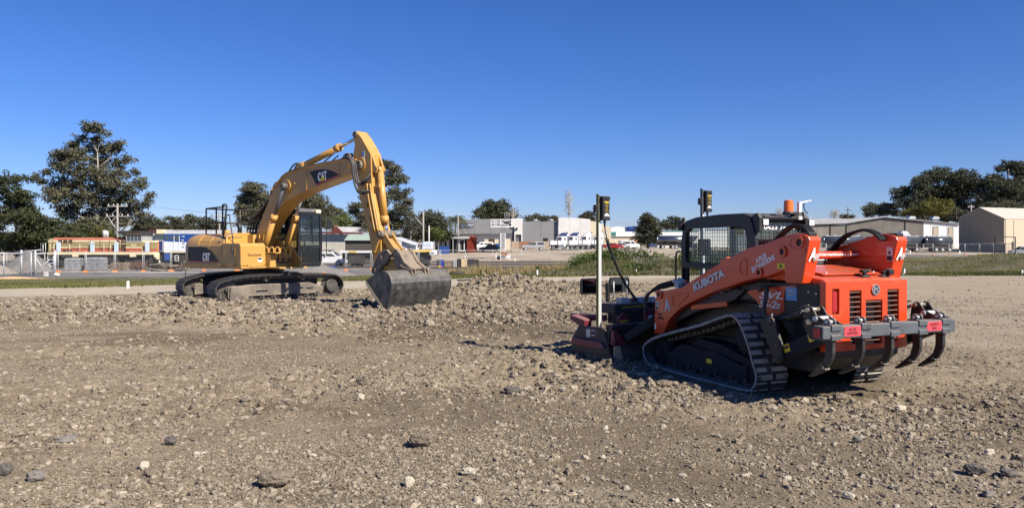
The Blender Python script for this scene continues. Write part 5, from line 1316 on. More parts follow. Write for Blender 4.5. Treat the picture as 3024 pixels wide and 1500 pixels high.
ts = thing('timber_stack', 'stack of weathered sleepers on bearers below the red locomotive cab', 'timber stack', (X(357, YP), YP, -1.35))
for j in range(5):
    for i in range(4):
        MB().bb(-.72 + i * .37, -.72 + i * .37 + .30, -.6, .6, .06 + j * .17, .06 + j * .17 + .13).build('sleeper', M['wood'], ts)
    MB().bb(-.75, .75, -.55, -.47, .02 + j * .17, .06 + j * .17).build('bearer', M['darkwood'], ts)
for (px, lab) in ((400, 'left rusty railway wheelset lying below the locomotive coupler'), (419, 'right rusty railway wheelset leaning in front of the sleeper heap')):
    t = thing('wheelset', lab, 'wheelset', (X(px, 81), 81, -1.35), R(18), 'loose railway wheelsets')
    MB().cyl((0, -.55, .48), (0, -.42, .48), .48, n=24).cyl((0, -.60, .48), (0, -.55, .48), .40, n=24).cyl((0, .42, .48), (0, .55, .48), .48, n=24).build('wheel', M['rust'], t)
    MB().cyl((0, -.7, .48), (0, .7, .48), .08, n=12).build('axle', M['rust'], t)
hp_ = thing('sleeper_heap', 'loose heap of broken brown sleepers below the blue locomotive nose', 'timber heap', (X(480, 80), 80, -1.35))
for k in range(26):
    a = random.uniform(-.3, .3); xx = random.uniform(-1.7, 1.9); zz = .10 + max(0, .75 - abs(xx) * .35) * random.random()
    MB().box((0, 0, 0), (random.uniform(1.2, 2.4), .2, .13)).build('sleeper', M['wood'] if k % 3 else M['darkwood'], hp_, loc=(xx, random.uniform(-.7, .5), zz), rot=(random.uniform(-.2, .2), random.uniform(-.15, .15), a))
def debris(px, Y, w, h, d, m, lab, cat='crate', nm='crate', rz=0, group=None):
    g = G(X(px, Y), Y)
    t = thing(nm, lab, cat, (X(px, Y), Y, g), rz, group)
    MB().bb(-w / 2, w / 2, -d / 2, d / 2, .0, h).build('body', m, t, .03)
    MB().bb(-w / 2 - .02, w / 2 + .02, -d / 2 - .02, d / 2 + .02, h, h + .05).build('lid', m, t, .01)
    MB().bb(-w / 2 + .05, -w / 2 + .12, -d / 2 - .03, -d / 2 - .003, .0, h).bb(w / 2 - .12, w / 2 - .05, -d / 2 - .03, -d / 2 - .003, .0, h).build('batten', m, t)
    return t
M['tanb'] = mat('tan_crate_board', (.55, .42, .26), .8, var=.1)
M['tarp'] = mat('blue_tarpaulin', (.03, .06, .28), .6, var=.2, scale=4, bump=.6, bscale=6)
M['dcr'] = mat('dark_crate', (.04, .04, .045), .8, var=.3)
M['gcr'] = mat('grey_crate', (.33, .33, .32), .8, var=.25, scale=6)
for (px, w_, h_, m_, lab) in ((1294.5, .28, .8, 'dcr', 'small dark crate at the left end of the crate row behind the yellow-topped stake'), (1305, .48, .8, 'tarp', 'bright blue crate in the row along the yard'), (1324.5, 1.0, .55, 'wood', 'low brown timber crate right of the blue crate'), (1344, .48, .8, 'gcr', 'pale grey crate in the middle of the row'),
                         (1356, .40, .95, 'dcr', 'black upright crate between the pale grey and the tan one'), (1371, .73, .95, 'tanb', 'tan plywood crate, the palest of the row'), (1391.5, .85, .9, 'dcr', 'long black crate right of the tan crate'), (1408.5, .44, .85, 'darkwood', 'dark timber crate at the right end of the row'),
                         ):
    debris(px, 92, w_ * .97, h_, .9, M[m_], lab, group='crates along the yard')
for (px, w_, lab) in ((1222, 1.3, 'leftmost of the three white flat covers lying on the gravel behind the bucket'), (1240, .8, 'smallest, middle one of the three white covers on the gravel'), (1258, 1.2, 'rightmost of the three white covers on the gravel, near the brown bundle')):
    tag(MB().bb(-w_ / 2, w_ / 2, -.3, .3, .0, .18).prism([(-w_ / 2, .18), (w_ / 2, .18), (w_ / 2 - .15, .28), (-w_ / 2 + .15, .28)], -.25, .25, 'y').build('pipe_cover', M['white'], None, .03, loc=(X(px, 80), 80, -1.35)), lab, 'cover', 'white covers on the gravel')
tarp = MB()
for i in range(9):
    for j in range(5):
        tarp.box((-.6 + i * .16, -.4 + j * .2, .22 + .16 * fbm(i * .7, j * .7, 2, 3)), (.2, .26, .42), 0, Matrix.Rotation(random.uniform(-.3, .3), 3, 'Y'))
tag(tarp.build('tarpaulin_pile', M['tarp'], None, .03, loc=(X(970, 82), 82, -1.38)), 'crumpled blue tarpaulin over a low pile beside the white van', 'tarpaulin')

# --- gravel heaps
M['gravel'] = two_tone('grey_gravel', (.13, .125, .12), (.22, .21, .20), 9, pos=(.35, .65), bump=.8, bs=14)
M['gravelb'] = two_tone('brown_gravel', (.20, .175, .15), (.32, .29, .25), 9, pos=(.35, .65), bump=.8, bs=14)
def mound(name, cx, cy, rx, ry, h, m, lab, cat='gravel heap', n=64, seed=3):
    v = np.linspace(-1.15, 1.15, n); xx, yy = np.meshgrid(v, v)
    r = np.sqrt(xx ** 2 + yy ** 2)
    z = h * np.clip(1 - r * (.93 + .25 * fbm(xx * 1.7, yy * 1.7, 3, seed)), 0, 1) ** .95 + .12 * h * fbm(xx * 5, yy * 5, 4, seed + 1) * (r < 1.05)
    wx = cx + xx * rx; wy = cy + yy * ry
    z = tz(wx, wy) + np.where(r > 1.08, -.2, z - .02) - tz(cx, cy)
    mb = MB(); mb.v = [(float(a), float(b), float(c)) for a, b, c in zip((xx * rx).ravel(), (yy * ry).ravel(), z.ravel())]
    for j in range(n - 1):
        for i in range(n - 1):
            a = j * n + i; mb.f.append((a, a + 1, a + n + 1, a + n)); mb.m.append(0); mb.s.append(True)
    return tag(mb.build(name, m, None, loc=(cx, cy, G(cx, cy))), lab, cat)
mound('gravel_heap', X(905, 60), 60, 3.6, 2.6, 1.35, M['gravel'], 'grey gravel heap behind the excavator cab')
mound('gravel_heap', X(82, 79), 79, 2.9, 2.4, 2.2, M['gravel'], 'grey conical gravel heap behind the left yard gate', seed=8)
mound('gravel_heap', X(-5, 74), 74, 1.6, 1.6, 1.0, M['gravelb'], 'brownish gravel heap cut by the left edge of the photo', seed=12)
mound('sand_heap', X(835, 62), 62, 2.2, 1.6, .5, M['gravelb'], 'low pale sand heap behind the excavator tracks', cat='sand heap', seed=15)

# --- buildings
def wall_mat(n, c, **k): return mat(n, c, k.pop('rough', .8), var=k.pop('var', .08), scale=k.pop('scale', .25), **k)
def shed(name, lab, px0, px1, Y, ytop, m, roofm=None, depth=14, base=None, cat='building', group=None):
    x0, x1 = X(px0, Y), X(px1, Y); g = G((x0 + x1) / 2, Y) if base is None else base
    t = thing(name, lab, cat, ((x0 + x1) / 2, Y, g), 0, group)
    w2 = (x1 - x0) / 2; h = Z(ytop, Y) - g
    MB().bb(-w2, w2, 0, depth, 0, h).build('wall', m, t, .02)
    if roofm: MB().bb(-w2 - .15, w2 + .15, -.2, depth + .2, h, h + .18).build('roof', roofm, t, .02)
    return t, w2, h
# grey panel warehouse
M['gpanel'] = wall_mat('grey_precast_panel', (.20, .205, .215)); M['gpaneld'] = wall_mat('dark_grey_precast_panel', (.10, .105, .12)); M['whitepc'] = wall_mat('white_precast_panel', (.58, .57, .55), scale=.5, var=.10)
YW = 190.0
def wx(px): return X(px, YW)
gw = thing('panel_warehouse', 'grey precast panel warehouse with a navy plumbing sign and white portal', 'warehouse', (wx(1448), YW, G(wx(1448), YW)))
gb = G(wx(1448), YW); ow = -wx(1448)
def gz_(py): return Z(py, YW) - gb
for i, (a, b, ta, tb) in enumerate(((1352, 1401, 650, 648.5), (1401.6, 1447, 648, 646.5), (1447.6, 1520, 646, 645.5))):
    MB().prism([(wx(a) + ow, gz_(692 if i == 0 else 690.5)), (wx(b) + ow, gz_(690.5 if i == 0 else 689)), (wx(b) + ow, gz_(tb)), (wx(a) + ow, gz_(ta))], 0, .3, 'y').build('wall_panel', M['gpanel'], gw, .02)
    MB().prism([(wx(a) + ow, 0), (wx(b) + ow, 0), (wx(b) + ow, gz_(690.5 if i == 0 else 689) - .02), (wx(a) + ow, gz_(692 if i == 0 else 690.5) - .02)], .05, .3, 'y').build('wall_panel', M['gpaneld'], gw, .02)
MB().bb(wx(1352) + ow, wx(1542) + ow, .3, 22, 0, gz_(652)).build('hall', M['gpanel'], gw)
sg = MB().bb(wx(1356) + ow, wx(1397) + ow, -.12, -.02, gz_(672.5), gz_(660)).build('sign', M['navy'], gw)
text('PLUMBING', M['wdecal'], sg, (wx(1387) + ow, -.14, gz_(664.5)), (1, 0, 0), (0, 0, 1), 1.6, .38, bold=.02)
M['signblue'] = mat('sign_blue_letter', (.20, .26, .42), .5)
for i in range(7): MB().bb(wx(1358.5 + i * 2.6) + ow, wx(1360.3 + i * 2.6) + ow, -.135, -.12, gz_(666), gz_(662.8)).build('faded_letter', M['signblue'], sg)
for i in range(9): MB().bb(wx(1359 + i * 4.1) + ow, wx(1361.6 + i * 4.1) + ow, -.135, -.12, gz_(670.6), gz_(669.3)).build('small_print', M['greyletter'] if i % 3 else M['signblue'], sg)
wp = MB().prism([(wx(1520.5) + ow, gz_(671)), (wx(1520.5) + ow, gz_(671) + .01), (wx(1510) + ow, gz_(671)), (wx(1510) + ow, gz_(645)), (wx(1543) + ow, gz_(646)), (wx(1543) + ow, 0), (wx(1539) + ow, 0), (wx(1539) + ow, gz_(693)), (wx(1522) + ow, gz_(693)), (wx(1522) + ow, 0), (wx(1519) + ow, 0), (wx(1519) + ow, gz_(671))][2:], -.45, -.05, 'y').build('white_portal', M['whitepc'], gw, .02)
MB().bb(wx(1522) + ow, wx(1539) + ow, .0, .1, 0, gz_(693)).build('roller_door', M['gpaneld'], gw)
MB().bb(wx(1523) + ow, wx(1529) + ow, -.8, -.4, gz_(678), gz_(673)).build('wall_lamp', M['black'], gw, .02)
g2 = thing('panel_warehouse', 'plain dark grey panel warehouse wing left of the tall white wall', 'warehouse', (wx(1595), YW, gb))
o3 = -wx(1595)
for a, b in ((1543.5, 1597), (1597.5, 1648)):
    MB().prism([(wx(a) + o3, 0), (wx(b) + o3, 0), (wx(b) + o3, gz_(652)), (wx(a) + o3, gz_(655))], 0, .3, 'y').build('wall_panel', M['gpanel'], g2, .02)
MB().bb(wx(1544) + o3, wx(1648) + o3, .3, 22, 0, gz_(657)).build('hall', M['gpanel'], g2)
MB().bb(wx(1604) + o3, wx(1618) + o3, -.06, .0, 0, gz_(703)).build('doorway', M['black'], g2)
for px in (1583, 1630): MB().cyl((wx(px) + o3, 6, gz_(655)), (wx(px) + o3, 6, gz_(650)), .5, n=12).cyl((wx(px) + o3, 6, gz_(649.5)), (wx(px) + o3, 6, gz_(646)), .8, .5, n=12).build('roof_vent', M['steel'], g2)
t3 = thing('white_wall_hall', 'tall white concrete panel hall with a cream gabled side behind the parked trucks', 'warehouse', (wx(1725), YW, gb))
o4 = -wx(1725)
for a, b, ta, tb in ((1648.5, 1680.6, 643, 643.6), (1681, 1712.6, 643.6, 644.8), (1713, 1742, 645, 647.5)):
    MB().prism([(wx(a) + o4, 0), (wx(b) + o4, 0), (wx(b) + o4, gz_(tb)), (wx(a) + o4, gz_(ta))], -.9, -.6, 'y').build('wall_panel', M['whitepc'], t3, .02)
M['cream'] = M['cream']; M['creamw'] = wall_mat('cream_sheet_wall', (.55, .48, .36))
MB().prism([(wx(a) + o4, gz_(b)) for a, b in ((1742.5, 738), (1804, 738), (1804, 673), (1766, 657), (1742.5, 652))], -.5, 24, 'y').build('gable_wall', M['creamw'], t3, .02)
MB().bb(wx(1767) + o4, wx(1784) + o4, -.6, -.5, gz_(707), gz_(679)).build('roller_door', wall_mat('tan_roller_door', (.45, .36, .26)), t3)
MB().beam((wx(1762) + o4, -1.2, gz_(695)), (wx(1786) + o4, -.8, gz_(692)), .8, .1).build('awning', M['steel'], t3)
# walls and pillars in front of the warehouses
M['brick'] = mat('weathered_brick', (.26, .13, .08), .9, var=.3, scale=2)
M['brickp'] = mat('pale_brick', (.36, .28, .20), .9, var=.2, scale=2)
YK = 182.0
bwl = thing('brick_wall', 'long low brick wall in brown and red sections behind the silver ute', 'wall', (X(1570, YK), YK, G(X(1570, YK), YK)))
for a, b, m_ in ((1508, 1533, 'brickp'), (1533, 1578, 'brick'), (1578, 1631, 'brickp')):
    MB().bb(X(a, YK) - X(1570, YK), X(b, YK) - X(1570, YK) - .03, 0, .3, 0, Z(713, YK) - G(X(1570, YK), YK)).build('wall_section', M[m_], bwl, .02)
for a in (1503, 1631): MB().bb(X(a, YK) - X(1570, YK) - .3, X(a, YK) - X(1570, YK) + .3, -.1, .4, 0, 2.1).build('pillar', M['creamw'], bwl, .02)
YC_ = 172
sm = thing('gate_lodge', 'small cream rendered building with a dark red roof behind the navy car', 'building', (X(1455, YC_), YC_, G(X(1455, YC_), YC_)))
for a in (1436, 1466): MB().bb(X(a, YC_) - X(1455, YC_) - .45, X(a, YC_) - X(1455, YC_) + .45, -.1, .9, 0, 2.3).build('pillar', M['creamw'], sm, .03)
MB().bb(-1.6, 1.2, .2, 3, 0, 1.7).build('wall', M['creamw'], sm)
MB().prism([(-1.7, 1.7), (1.3, 1.7), (.9, 2.4), (-1.2, 2.4)], .1, 3.1, 'y').build('roof', M['rust'], sm)
MB().bb(X(1492, YC_) - X(1455, YC_), X(1508, YC_) - X(1455, YC_), -.1, .8, 0, 2.4).build('gate_pillar', M['creamw'], sm, .03)
# cream fence wall, white arched shed and offices
tag(MB().bb(0, X(1872, 186) - X(1744, 186), 0, .3, 0, Z(704.5, 186) - gb).bb(0, X(1872, 186) - X(1744, 186), -.03, .33, Z(704.5, 186) - gb, Z(703.5, 186) - gb).build('cream_wall', M['creamw'], None, .02, loc=(X(1744, 186), 186, gb)), 'low cream boundary wall behind the red car', 'wall')
ar_ = thing('arched_shed', 'white shed with a rounded roof between the cream hall and the bush', 'building', (X(1825, 215), 215, 0))
pr = [(-3.8, 0)] + [(-3.8 + 7.6 * k / 12, 3.8 + 2.0 * math.sin(PI * k / 12) ** .6) for k in range(13)] + [(3.8, 0)]
MB().prism(pr, 0, 14, 'y').build('barrel_roof', M['white'], ar_, .02)
of = thing('office_building', 'low white and brick office with a teal band beside the dark bush', 'building', (X(1842, 200), 200, 0))
MB().bb(X(1804, 200) - X(1842, 200), X(1882, 200) - X(1842, 200), 0, 8, 2.9, 4.2).build('parapet', M['white'], of, .02)
MB().bb(X(1841, 200) - X(1842, 200), X(1882, 200) - X(1842, 200), .3, 8, 0, 2.9).build('brick_wall_section', M['brick'], of)
MB().bb(X(1804, 200) - X(1842, 200), X(1841, 200) - X(1842, 200), .3, 8, 0, 2.9).build('wall', M['gpanel'], of)
M['teal'] = mat('teal_fascia', (.03, .16, .16), .6)
MB().bb(X(1804, 200) - X(1842, 200), X(1819, 200) - X(1842, 200), -.1, -.02, 3.1, 4.1).build('teal_sign', M['teal'], of)
for px in (1826, 1833, 1866): MB().bb(X(px, 200) - X(1842, 200), X(px + 5, 200) - X(1842, 200), .2, .29, 1.0, 2.5).build('window', M['winglass'], of)
MB().bb(1.0, 3.5, 2, 5, 4.2, 5.4).cyl((1.4, 1.8, 5.2), (4.6, 1.8, 5.2), .4).build('rooftop_unit', M['loc_blue'], of, .03)
t4, w2, h = shed('teal_roofed_shop', 'white shop with a teal roof edge behind the left tanker', 1942, 2060, 230, 683, M['white'], M['teal'], cat='building')
MB().bb(w2 * -.2, w2, -1.5, 0, h * .6, h * .75).build('awning', M['steel'], t4)
t5, w2, h = shed('white_store', 'long low white store behind the loader cab', 2020, 2180, 240, 680, M['white'], M['loc_roof'], cat='building')
# long low masonry warehouse on the right
M['block'] = mat('stained_concrete_block', (.175, .165, .14), .9, var=.30, scale=.35); M['block2'] = mat('darker_block', (.14, .13, .115), .9, var=.25, scale=.5)
YR = 205.0
def rx(px): return X(px, YR)
gR = G(rx(2600), YR)
lw = thing('long_warehouse', 'long stained block warehouse with a low grey gabled roof and white end bays', 'warehouse', (rx(2600), YR, gR)); oR = -rx(2600)
def zR(py): return Z(py, YR) - gR
for a, b, ta, tb, m_ in ((2150, 2450, 668, 663.5, 'block'), (2453, 2497, 664, 663, 'block'), (2499, 2608, 661, 644, 'block2'), (2608.5, 2672, 644, 650, 'block2'), (2673.5, 2727, 650.5, 657, 'block2')):
    MB().prism([(rx(a) + oR, 0), (rx(b) + oR, 0), (rx(b) + oR, zR(tb)), (rx(a) + oR, zR(ta))], 0, .4, 'y').build('wall_bay', M[m_], lw, .02)
for px in (2450, 2497, 2671): MB().bb(rx(px) + oR, rx(px + 3) + oR, -.12, .2, 0, zR(664 if px < 2600 else 652)).build('pilaster', M['black'], lw)
for a, b in ((2727.5, 2747), (2747.8, 2795), (2795.8, 2832)):
    MB().prism([(rx(a) + oR, 0), (rx(b) + oR, 0), (rx(b) + oR, zR(657 + (b - 2727) * .06)), (rx(a) + oR, zR(657 + (a - 2727) * .06))], 0, .4, 'y').build('white_bay', M['white'], lw, .02)
for a, b in ((2754, 2771), (2799, 2815)):
    d = MB().bb(rx(a) + oR, rx(b) + oR, -.08, -.003, 0, zR(669 if a < 2780 else 671)).build('roller_door_frame', M['block2'], lw)
    MB().bb(rx(a + 2) + oR, rx(b - 2) + oR, -.10, -.082, 0, zR(671 if a < 2780 else 673)).build('roller_door', wall_mat('buff_roller_door', (.40, .34, .26)), d)
MB().prism([(rx(2380) + oR, zR(664)), (rx(2499) + oR, zR(659.5)), (rx(2608) + oR, zR(642)), (rx(2834) + oR, zR(662.5)), (rx(2834) + oR, zR(661)), (rx(2608) + oR, zR(640)), (rx(2499) + oR, zR(648)), (rx(2380) + oR, zR(648))], -.6, 30, 'y').build('roof', M['loc_roof'], lw, .02)
MB().prism([(rx(2130) + oR, zR(665)), (rx(2499) + oR, zR(662)), (rx(2560) + oR, zR(646)), (rx(2130) + oR, zR(646))], -.4, 20, 'y').build('roof', M['loc_roof'], lw, .02)
for px, py in ((2716, 640), (2787, 641)):
    MB().bb(rx(px) + oR - .5, rx(px) + oR + .5, 4, 5, zR(656), zR(py + 4)).prism([(rx(px) + oR - 1.1, zR(py + 5)), (rx(px) + oR + 1.0, zR(py + 5)), (rx(px) + oR + .7, zR(py - 2)), (rx(px) + oR - .6, zR(py - 3))], 3.6, 5.4, 'y').build('roof_vent', M['steel'], lw, .02)
MB().bb(rx(2410) + oR, rx(2414) + oR, 4, 4.4, zR(660), zR(641)).build('flue', M['white'], lw)
# big ribbed shed at the right edge: corrugations are separate ribs
M['rib'] = mat('cream_ribbed_sheet', (.47, .40, .29), .6, var=.05, scale=.4); M['creamroof'] = mat('cream_roof_sheet', (.50, .45, .38), .6, var=.06)
YS = 150.0
sx0, sx1 = X(2832, 160), X(2970, YS)
cs = thing('ribbed_shed', 'cream ribbed metal shed with a gable end at the right edge of the photo', 'shed', (sx1, YS, G(sx1, YS)), 0); gS = G(sx1, YS)
ang = R(-35)
# left gable face runs back from the corner (sx1, YS) towards (sx0', YS+...)
cA = Vector((0, 0)); 
farY = 163.0
fx0 = X(2832, farY) - sx1; dY = farY - YS
n_rib = 26
def gable(t):  # t 0 at the corner, 1 at the far end
    top = [(0, Z(646, YS)), (.52, Z(613.5, YS + dY * .52)), (1, Z(645, farY))]
    for (a, za), (b, zb_) in zip(top, top[1:]):
        if t <= b: return za + (zb_ - za) * (t - a) / (b - a) - gS
base_h = Z(720, YS) - gS
mbw = MB()
V = [(0, 0, base_h), (fx0, dY, base_h), (fx0, dY, gable(1)), (fx0 * .52, dY * .52, gable(.52)), (0, 0, gable(0))]
dirv = Vector((fx0, dY, 0)).normalized(); nrm = Vector((dirv[1], -dirv[0], 0)) * -1
if nrm[1] > 0: nrm = -nrm
mbw.add(V, [(0, 1, 2, 3, 4)])
gf = mbw.build('gable_sheet', M['rib'], cs)
for k in range(n_rib):
    t0 = (k + .10) / n_rib; t1 = (k + .55) / n_rib
    a = Vector((fx0 * t0, dY * t0, 0)); b = Vector((fx0 * t1, dY * t1, 0))
    o_ = nrm * .26; e = (b - a) * .22
    za, zb_ = gable(t0), gable(t1)
    P8 = [a, b, b - e + o_, a + e + o_]
    MB().add([(p[0], p[1], base_h) for p in P8] + [(p[0], p[1], z) for p, z in zip(P8, (za, zb_, zb_, za))], [(0, 1, 5, 4), (1, 2, 6, 5), (2, 3, 7, 6), (3, 0, 4, 7), (4, 5, 6, 7), (0, 3, 2, 1)]).build('cladding_rib', M['rib'], cs)
# masonry plinth
MB().add([(0, 0, 0), (fx0, dY, 0), (fx0, dY, base_h), (0, 0, base_h)], [(0, 1, 2, 3)]).build('plinth', M['block'], cs)
rvec = Vector((-nrm[0], -nrm[1], 0)); rvec = Vector((math.cos(R(25)), math.sin(R(25)), 0))
Lr = 30
MB().add([(0, 0, base_h), (rvec[0] * Lr, rvec[1] * Lr, base_h), (rvec[0] * Lr, rvec[1] * Lr, gable(0)), (0, 0, gable(0))], [(0, 1, 2, 3)]).build('side_wall', M['rib'], cs)
MB().add([(0, 0, 0), (rvec[0] * Lr, rvec[1] * Lr, 0), (rvec[0] * Lr, rvec[1] * Lr, base_h), (0, 0, base_h)], [(0, 1, 2, 3)]).build('side_wall', M['rib'], cs)
ap = Vector((fx0 * .52, dY * .52, gable(.52))); ea = Vector((-.1, -.2, gable(0) + .02)); fb = Vector((fx0 * 1.02, dY * 1.02, gable(1) + .02)); ap = ap + nrm * .25 + Vector((0, 0, .1)); r3 = rvec * Lr
MB().add([ea + nrm * .2, ea + r3, ap + r3, ap, fb + nrm * .2, fb + r3], [(0, 1, 2, 3), (3, 2, 5, 4)]).build('roof', M['creamroof'], cs).modifiers.new('s', 'SOLIDIFY').thickness = .12
for k, t in enumerate((2.5, 9.5)):
    c = rvec * t
    MB().beam(c + Vector((0, -.06, 0)), c + Vector((.001, -.06, gable(0) - .3)), .12, .08).build('downpipe', M['creamroof'], cs)
c = rvec * 1.8
MB().beam(c + Vector((0, -.03, 1.1)), c + rvec * 1.2 + Vector((0, -.03, 1.1)), .05, 2.2).build('side_door', M['black'], cs)
# black framed gate in front of the ribbed shed
bgx = X(2938, 140)
bgt = thing('yard_gate', 'black framed steel gate in front of the cream ribbed shed', 'gate', (bgx, 140, G(bgx, 140)))
wgt = X(2998, 140) - bgx; hgt = Z(700, 140) - G(bgx, 140)
MB().beam((0, 0, 0), (0, 0, hgt), .14).build('gate_post', M['black'], bgt); MB().beam((wgt, 0, 0), (wgt, 0, hgt), .14).build('gate_post', M['black'], bgt)
MB().beam((0, 0, hgt), (wgt, 0, hgt), .14).beam((0, 0, hgt - 1.2), (wgt, 0, hgt - 1.2), .08).build('top_rail', M['black'], bgt)
for k in range(1, 12): MB().beam((wgt * k / 12, 0, 0), (wgt * k / 12, 0, hgt - 1.2), .035).build('gate_bar', M['black'], bgt)

# left half of the background: station buildings and sheds
M['palewall'] = mat('stained_pale_wall', (.46, .44, .38), .9, var=.15, scale=.6); M['mar'] = mat('maroon_fascia', (.12, .028, .026), .6)
YG = 108.0
gsd = thing('goods_shed', 'long pale walled goods shed with a maroon roof edge behind the locomotives', 'building', (X(930, YG), YG, -1.35)); og = -X(930, YG)
MB().bb(X(640, YG) + og, X(1018, YG) + og, 0, 7, 0, Z(692, YG) + 1.35).build('wall', M['palewall'], gsd)
MB().bb(X(452, YG + 8) + og, X(640, YG) + og, 6, 12, 0, Z(684, YG) + 1.35).build('wall', M['rust'], gsd)
MB().prism([(X(450, YG) + og, Z(681, YG) + 1.35), (X(1040, YG) + og, Z(690.5, YG) + 1.35), (X(1040, YG) + og, Z(686, YG) + 1.35), (X(450, YG) + og, Z(677.5, YG) + 1.35)], -.9, 8, 'y').build('roof_edge', M['mar'], gsd)
MB().bb(X(415, YG) + og, X(450, YG) + og, 2, 5, 0, Z(690, YG) + 1.35).build('white_container', M['white'], gsd)
M['mgrey'] = mat('grey_iron_roof', (.30, .30, .31), .6, var=.12, scale=.6)
hs_ = thing('house', 'grey iron roofed house with a dark red gable behind the goods shed', 'house', (X(1040, 125), 125, -.8)); oh = -X(1040, 125)
def zz(py, Y=125, g=-.8): return Z(py, Y) - g
MB().bb(X(985, 125) + oh, X(1100, 125) + oh, 0, 9, 0, zz(692)).build('wall', M['brick'], hs_)
MB().add([(X(993, 125) + oh, -.3, zz(670)), (X(1060, 125) + oh, 4, zz(670)), (X(1110, 125) + oh, 4, zz(672)), (X(1125, 125) + oh, -.5, zz(694)), (X(1015, 125) + oh, -.5, zz(694)), (X(980, 125) + oh, 0, zz(686))], [(0, 1, 2, 3, 4), (0, 4, 5)]).build('roof', M['mgrey'], hs_)
MB().prism([(X(975, 125) + oh, zz(690)), (X(1018, 125) + oh, zz(688)), (X(996, 125) + oh, zz(669))], -.7, -.5, 'y').build('gable', M['mar'], hs_)
MB().bb(X(984, 125) + oh, X(991, 125) + oh, 1, 2, zz(680), zz(665)).build('chimney', M['brick'], hs_)
M['slat'] = mat('dark_slat_timber', (.075, .065, .055), .85, var=.25, scale=2); M['greenroof'] = mat('pale_green_roof', (.30, .38, .31), .6, var=.05)
ds = thing('slatted_shed', 'dark brown slatted shed with a pale green roof behind the flat wagon', 'shed', (X(1055, 100), 100, -1.35)); od = -X(1055, 100)
MB().bb(X(1019, 100) + od, X(1128, 100) + od, .1, 5, 0, Z(710, 100) + 1.35).build('wall', M['black'], ds)
hh = Z(710, 100) + 1.35
for k in range(14): MB().prism([(0.10, k * hh / 14), (.02, k * hh / 14 + .01), (.06, (k + 1) * hh / 14), (.10, (k + 1) * hh / 14)], X(1019, 100) + od, X(1128, 100) + od, 'x').build('wall_slat', M['slat'], ds)
MB().prism([(-.3, hh), (2.6, Z(692, 100) + 1.35), (5.4, hh), (2.6, Z(693.5, 100) + 1.35)], X(1017, 100) + od, X(1130, 100) + od, 'x').build('roof', M['greenroof'], ds)
# tent-like grey gabled tarp shed with a white skirt
M['lgrey'] = mat('pale_grey_cladding', (.44, .46, .49), .6, var=.05, scale=.5)
tg = thing('gabled_shed', 'pale grey gabled shed with a white skirt behind the yellow-edged flat wagon', 'shed', (X(1190, 112), 112, -1.3)); ot = -X(1190, 112)
def z12(py): return Z(py, 112) + 1.3
MB().prism([(X(a, 112) + ot, z12(b)) for a, b in ((1120, 775), (1236, 775), (1236, 735), (1226, 722), (1162, 700), (1120, 712))], 0, 9, 'y').build('gable_end', M['lgrey'], tg, .02)
MB().bb(X(1120, 112) + ot, X(1238, 112) + ot, -.12, -.003, 0, z12(723)).build('white_skirt', M['white'], tg)
MB().beam((X(1160, 112) + ot, -.4, z12(699)), (X(1232, 112) + ot, -.4, z12(724)), .5, .12).build('roof_edge', M['white'], tg)
# cluttered dark shelter with posts and its brown hipped roof
M['brownroof'] = mat('brown_tile_roof', (.085, .055, .045), .9, var=.25, scale=1.5)
dk = thing('open_shelter', 'dark open shelter with a rusty brown hipped roof and white plant inside', 'shelter', (X(1260, 150), 150, -.5)); oq = -X(1260, 150)
def z25(py): return Z(py, 150) + .5
MB().prism([(X(a, 150) + oq, z25(b)) for a, b in ((1176, 695), (1506, 697), (1238, 687), (1195, 685))], 1, 8, 'y').build('hipped_roof', M['brownroof'], dk)
MB().prism([(X(a, 150) + oq, z25(b)) for a, b in ((1170, 699), (1218, 695), (1290, 703), (1345, 705), (1345, 707), (1290, 706), (1218, 700), (1170, 703))], -1, 7, 'y').build('flat_roof', M['black'], dk)
MB().bb(X(1180, 150) + oq, X(1340, 150) + oq, 5, 6, 0, z25(704)).build('back_wall', M['darkwood'], dk)
MB().bb(X(1222, 150) + oq, X(1249, 150) + oq, .0, 2, z25(716), z25(701)).build('white_container', M['white'], dk, .03)
for px in (1176, 1196, 1215, 1508, 1284, 1300, 1330, 1338): MB().bb(X(px, 150) + oq, X(px, 150) + oq + .12, -1, -.88, 0, z25(703)).build('post', M['steel'] if px in (1338, 1284) else M['black'], dk)
for (px, py, w_, h_) in ((1262, 722, .9, .8), (1290, 716, 1.6, 1.4), (1308, 720, 1.2, 1.6), (1318, 712, .9, 2.4)):
    MB().box((X(px, 150) + oq, 2, z25(py) - .2), (w_, .9, h_)).build('machine_cabinet', M['white'] if px in (1290, 1318) else M['steel'], dk, .05)
MB().cyl((X(1300, 150) + oq, .5, z25(688)), (X(1335, 150) + oq, .5, z25(688)), .06).build('overhead_rail', M['white'], dk)
for px in (1295, 1306, 1318): MB().cyl((X(px, 150) + oq, .5, z25(706)), (X(px, 150) + oq, .5, z25(680)), .05).cyl((X(px, 150) + oq, .5, z25(682)), (X(px, 150) + oq, .5, z25(680)), .18).build('white_fitting', M['white'], dk)
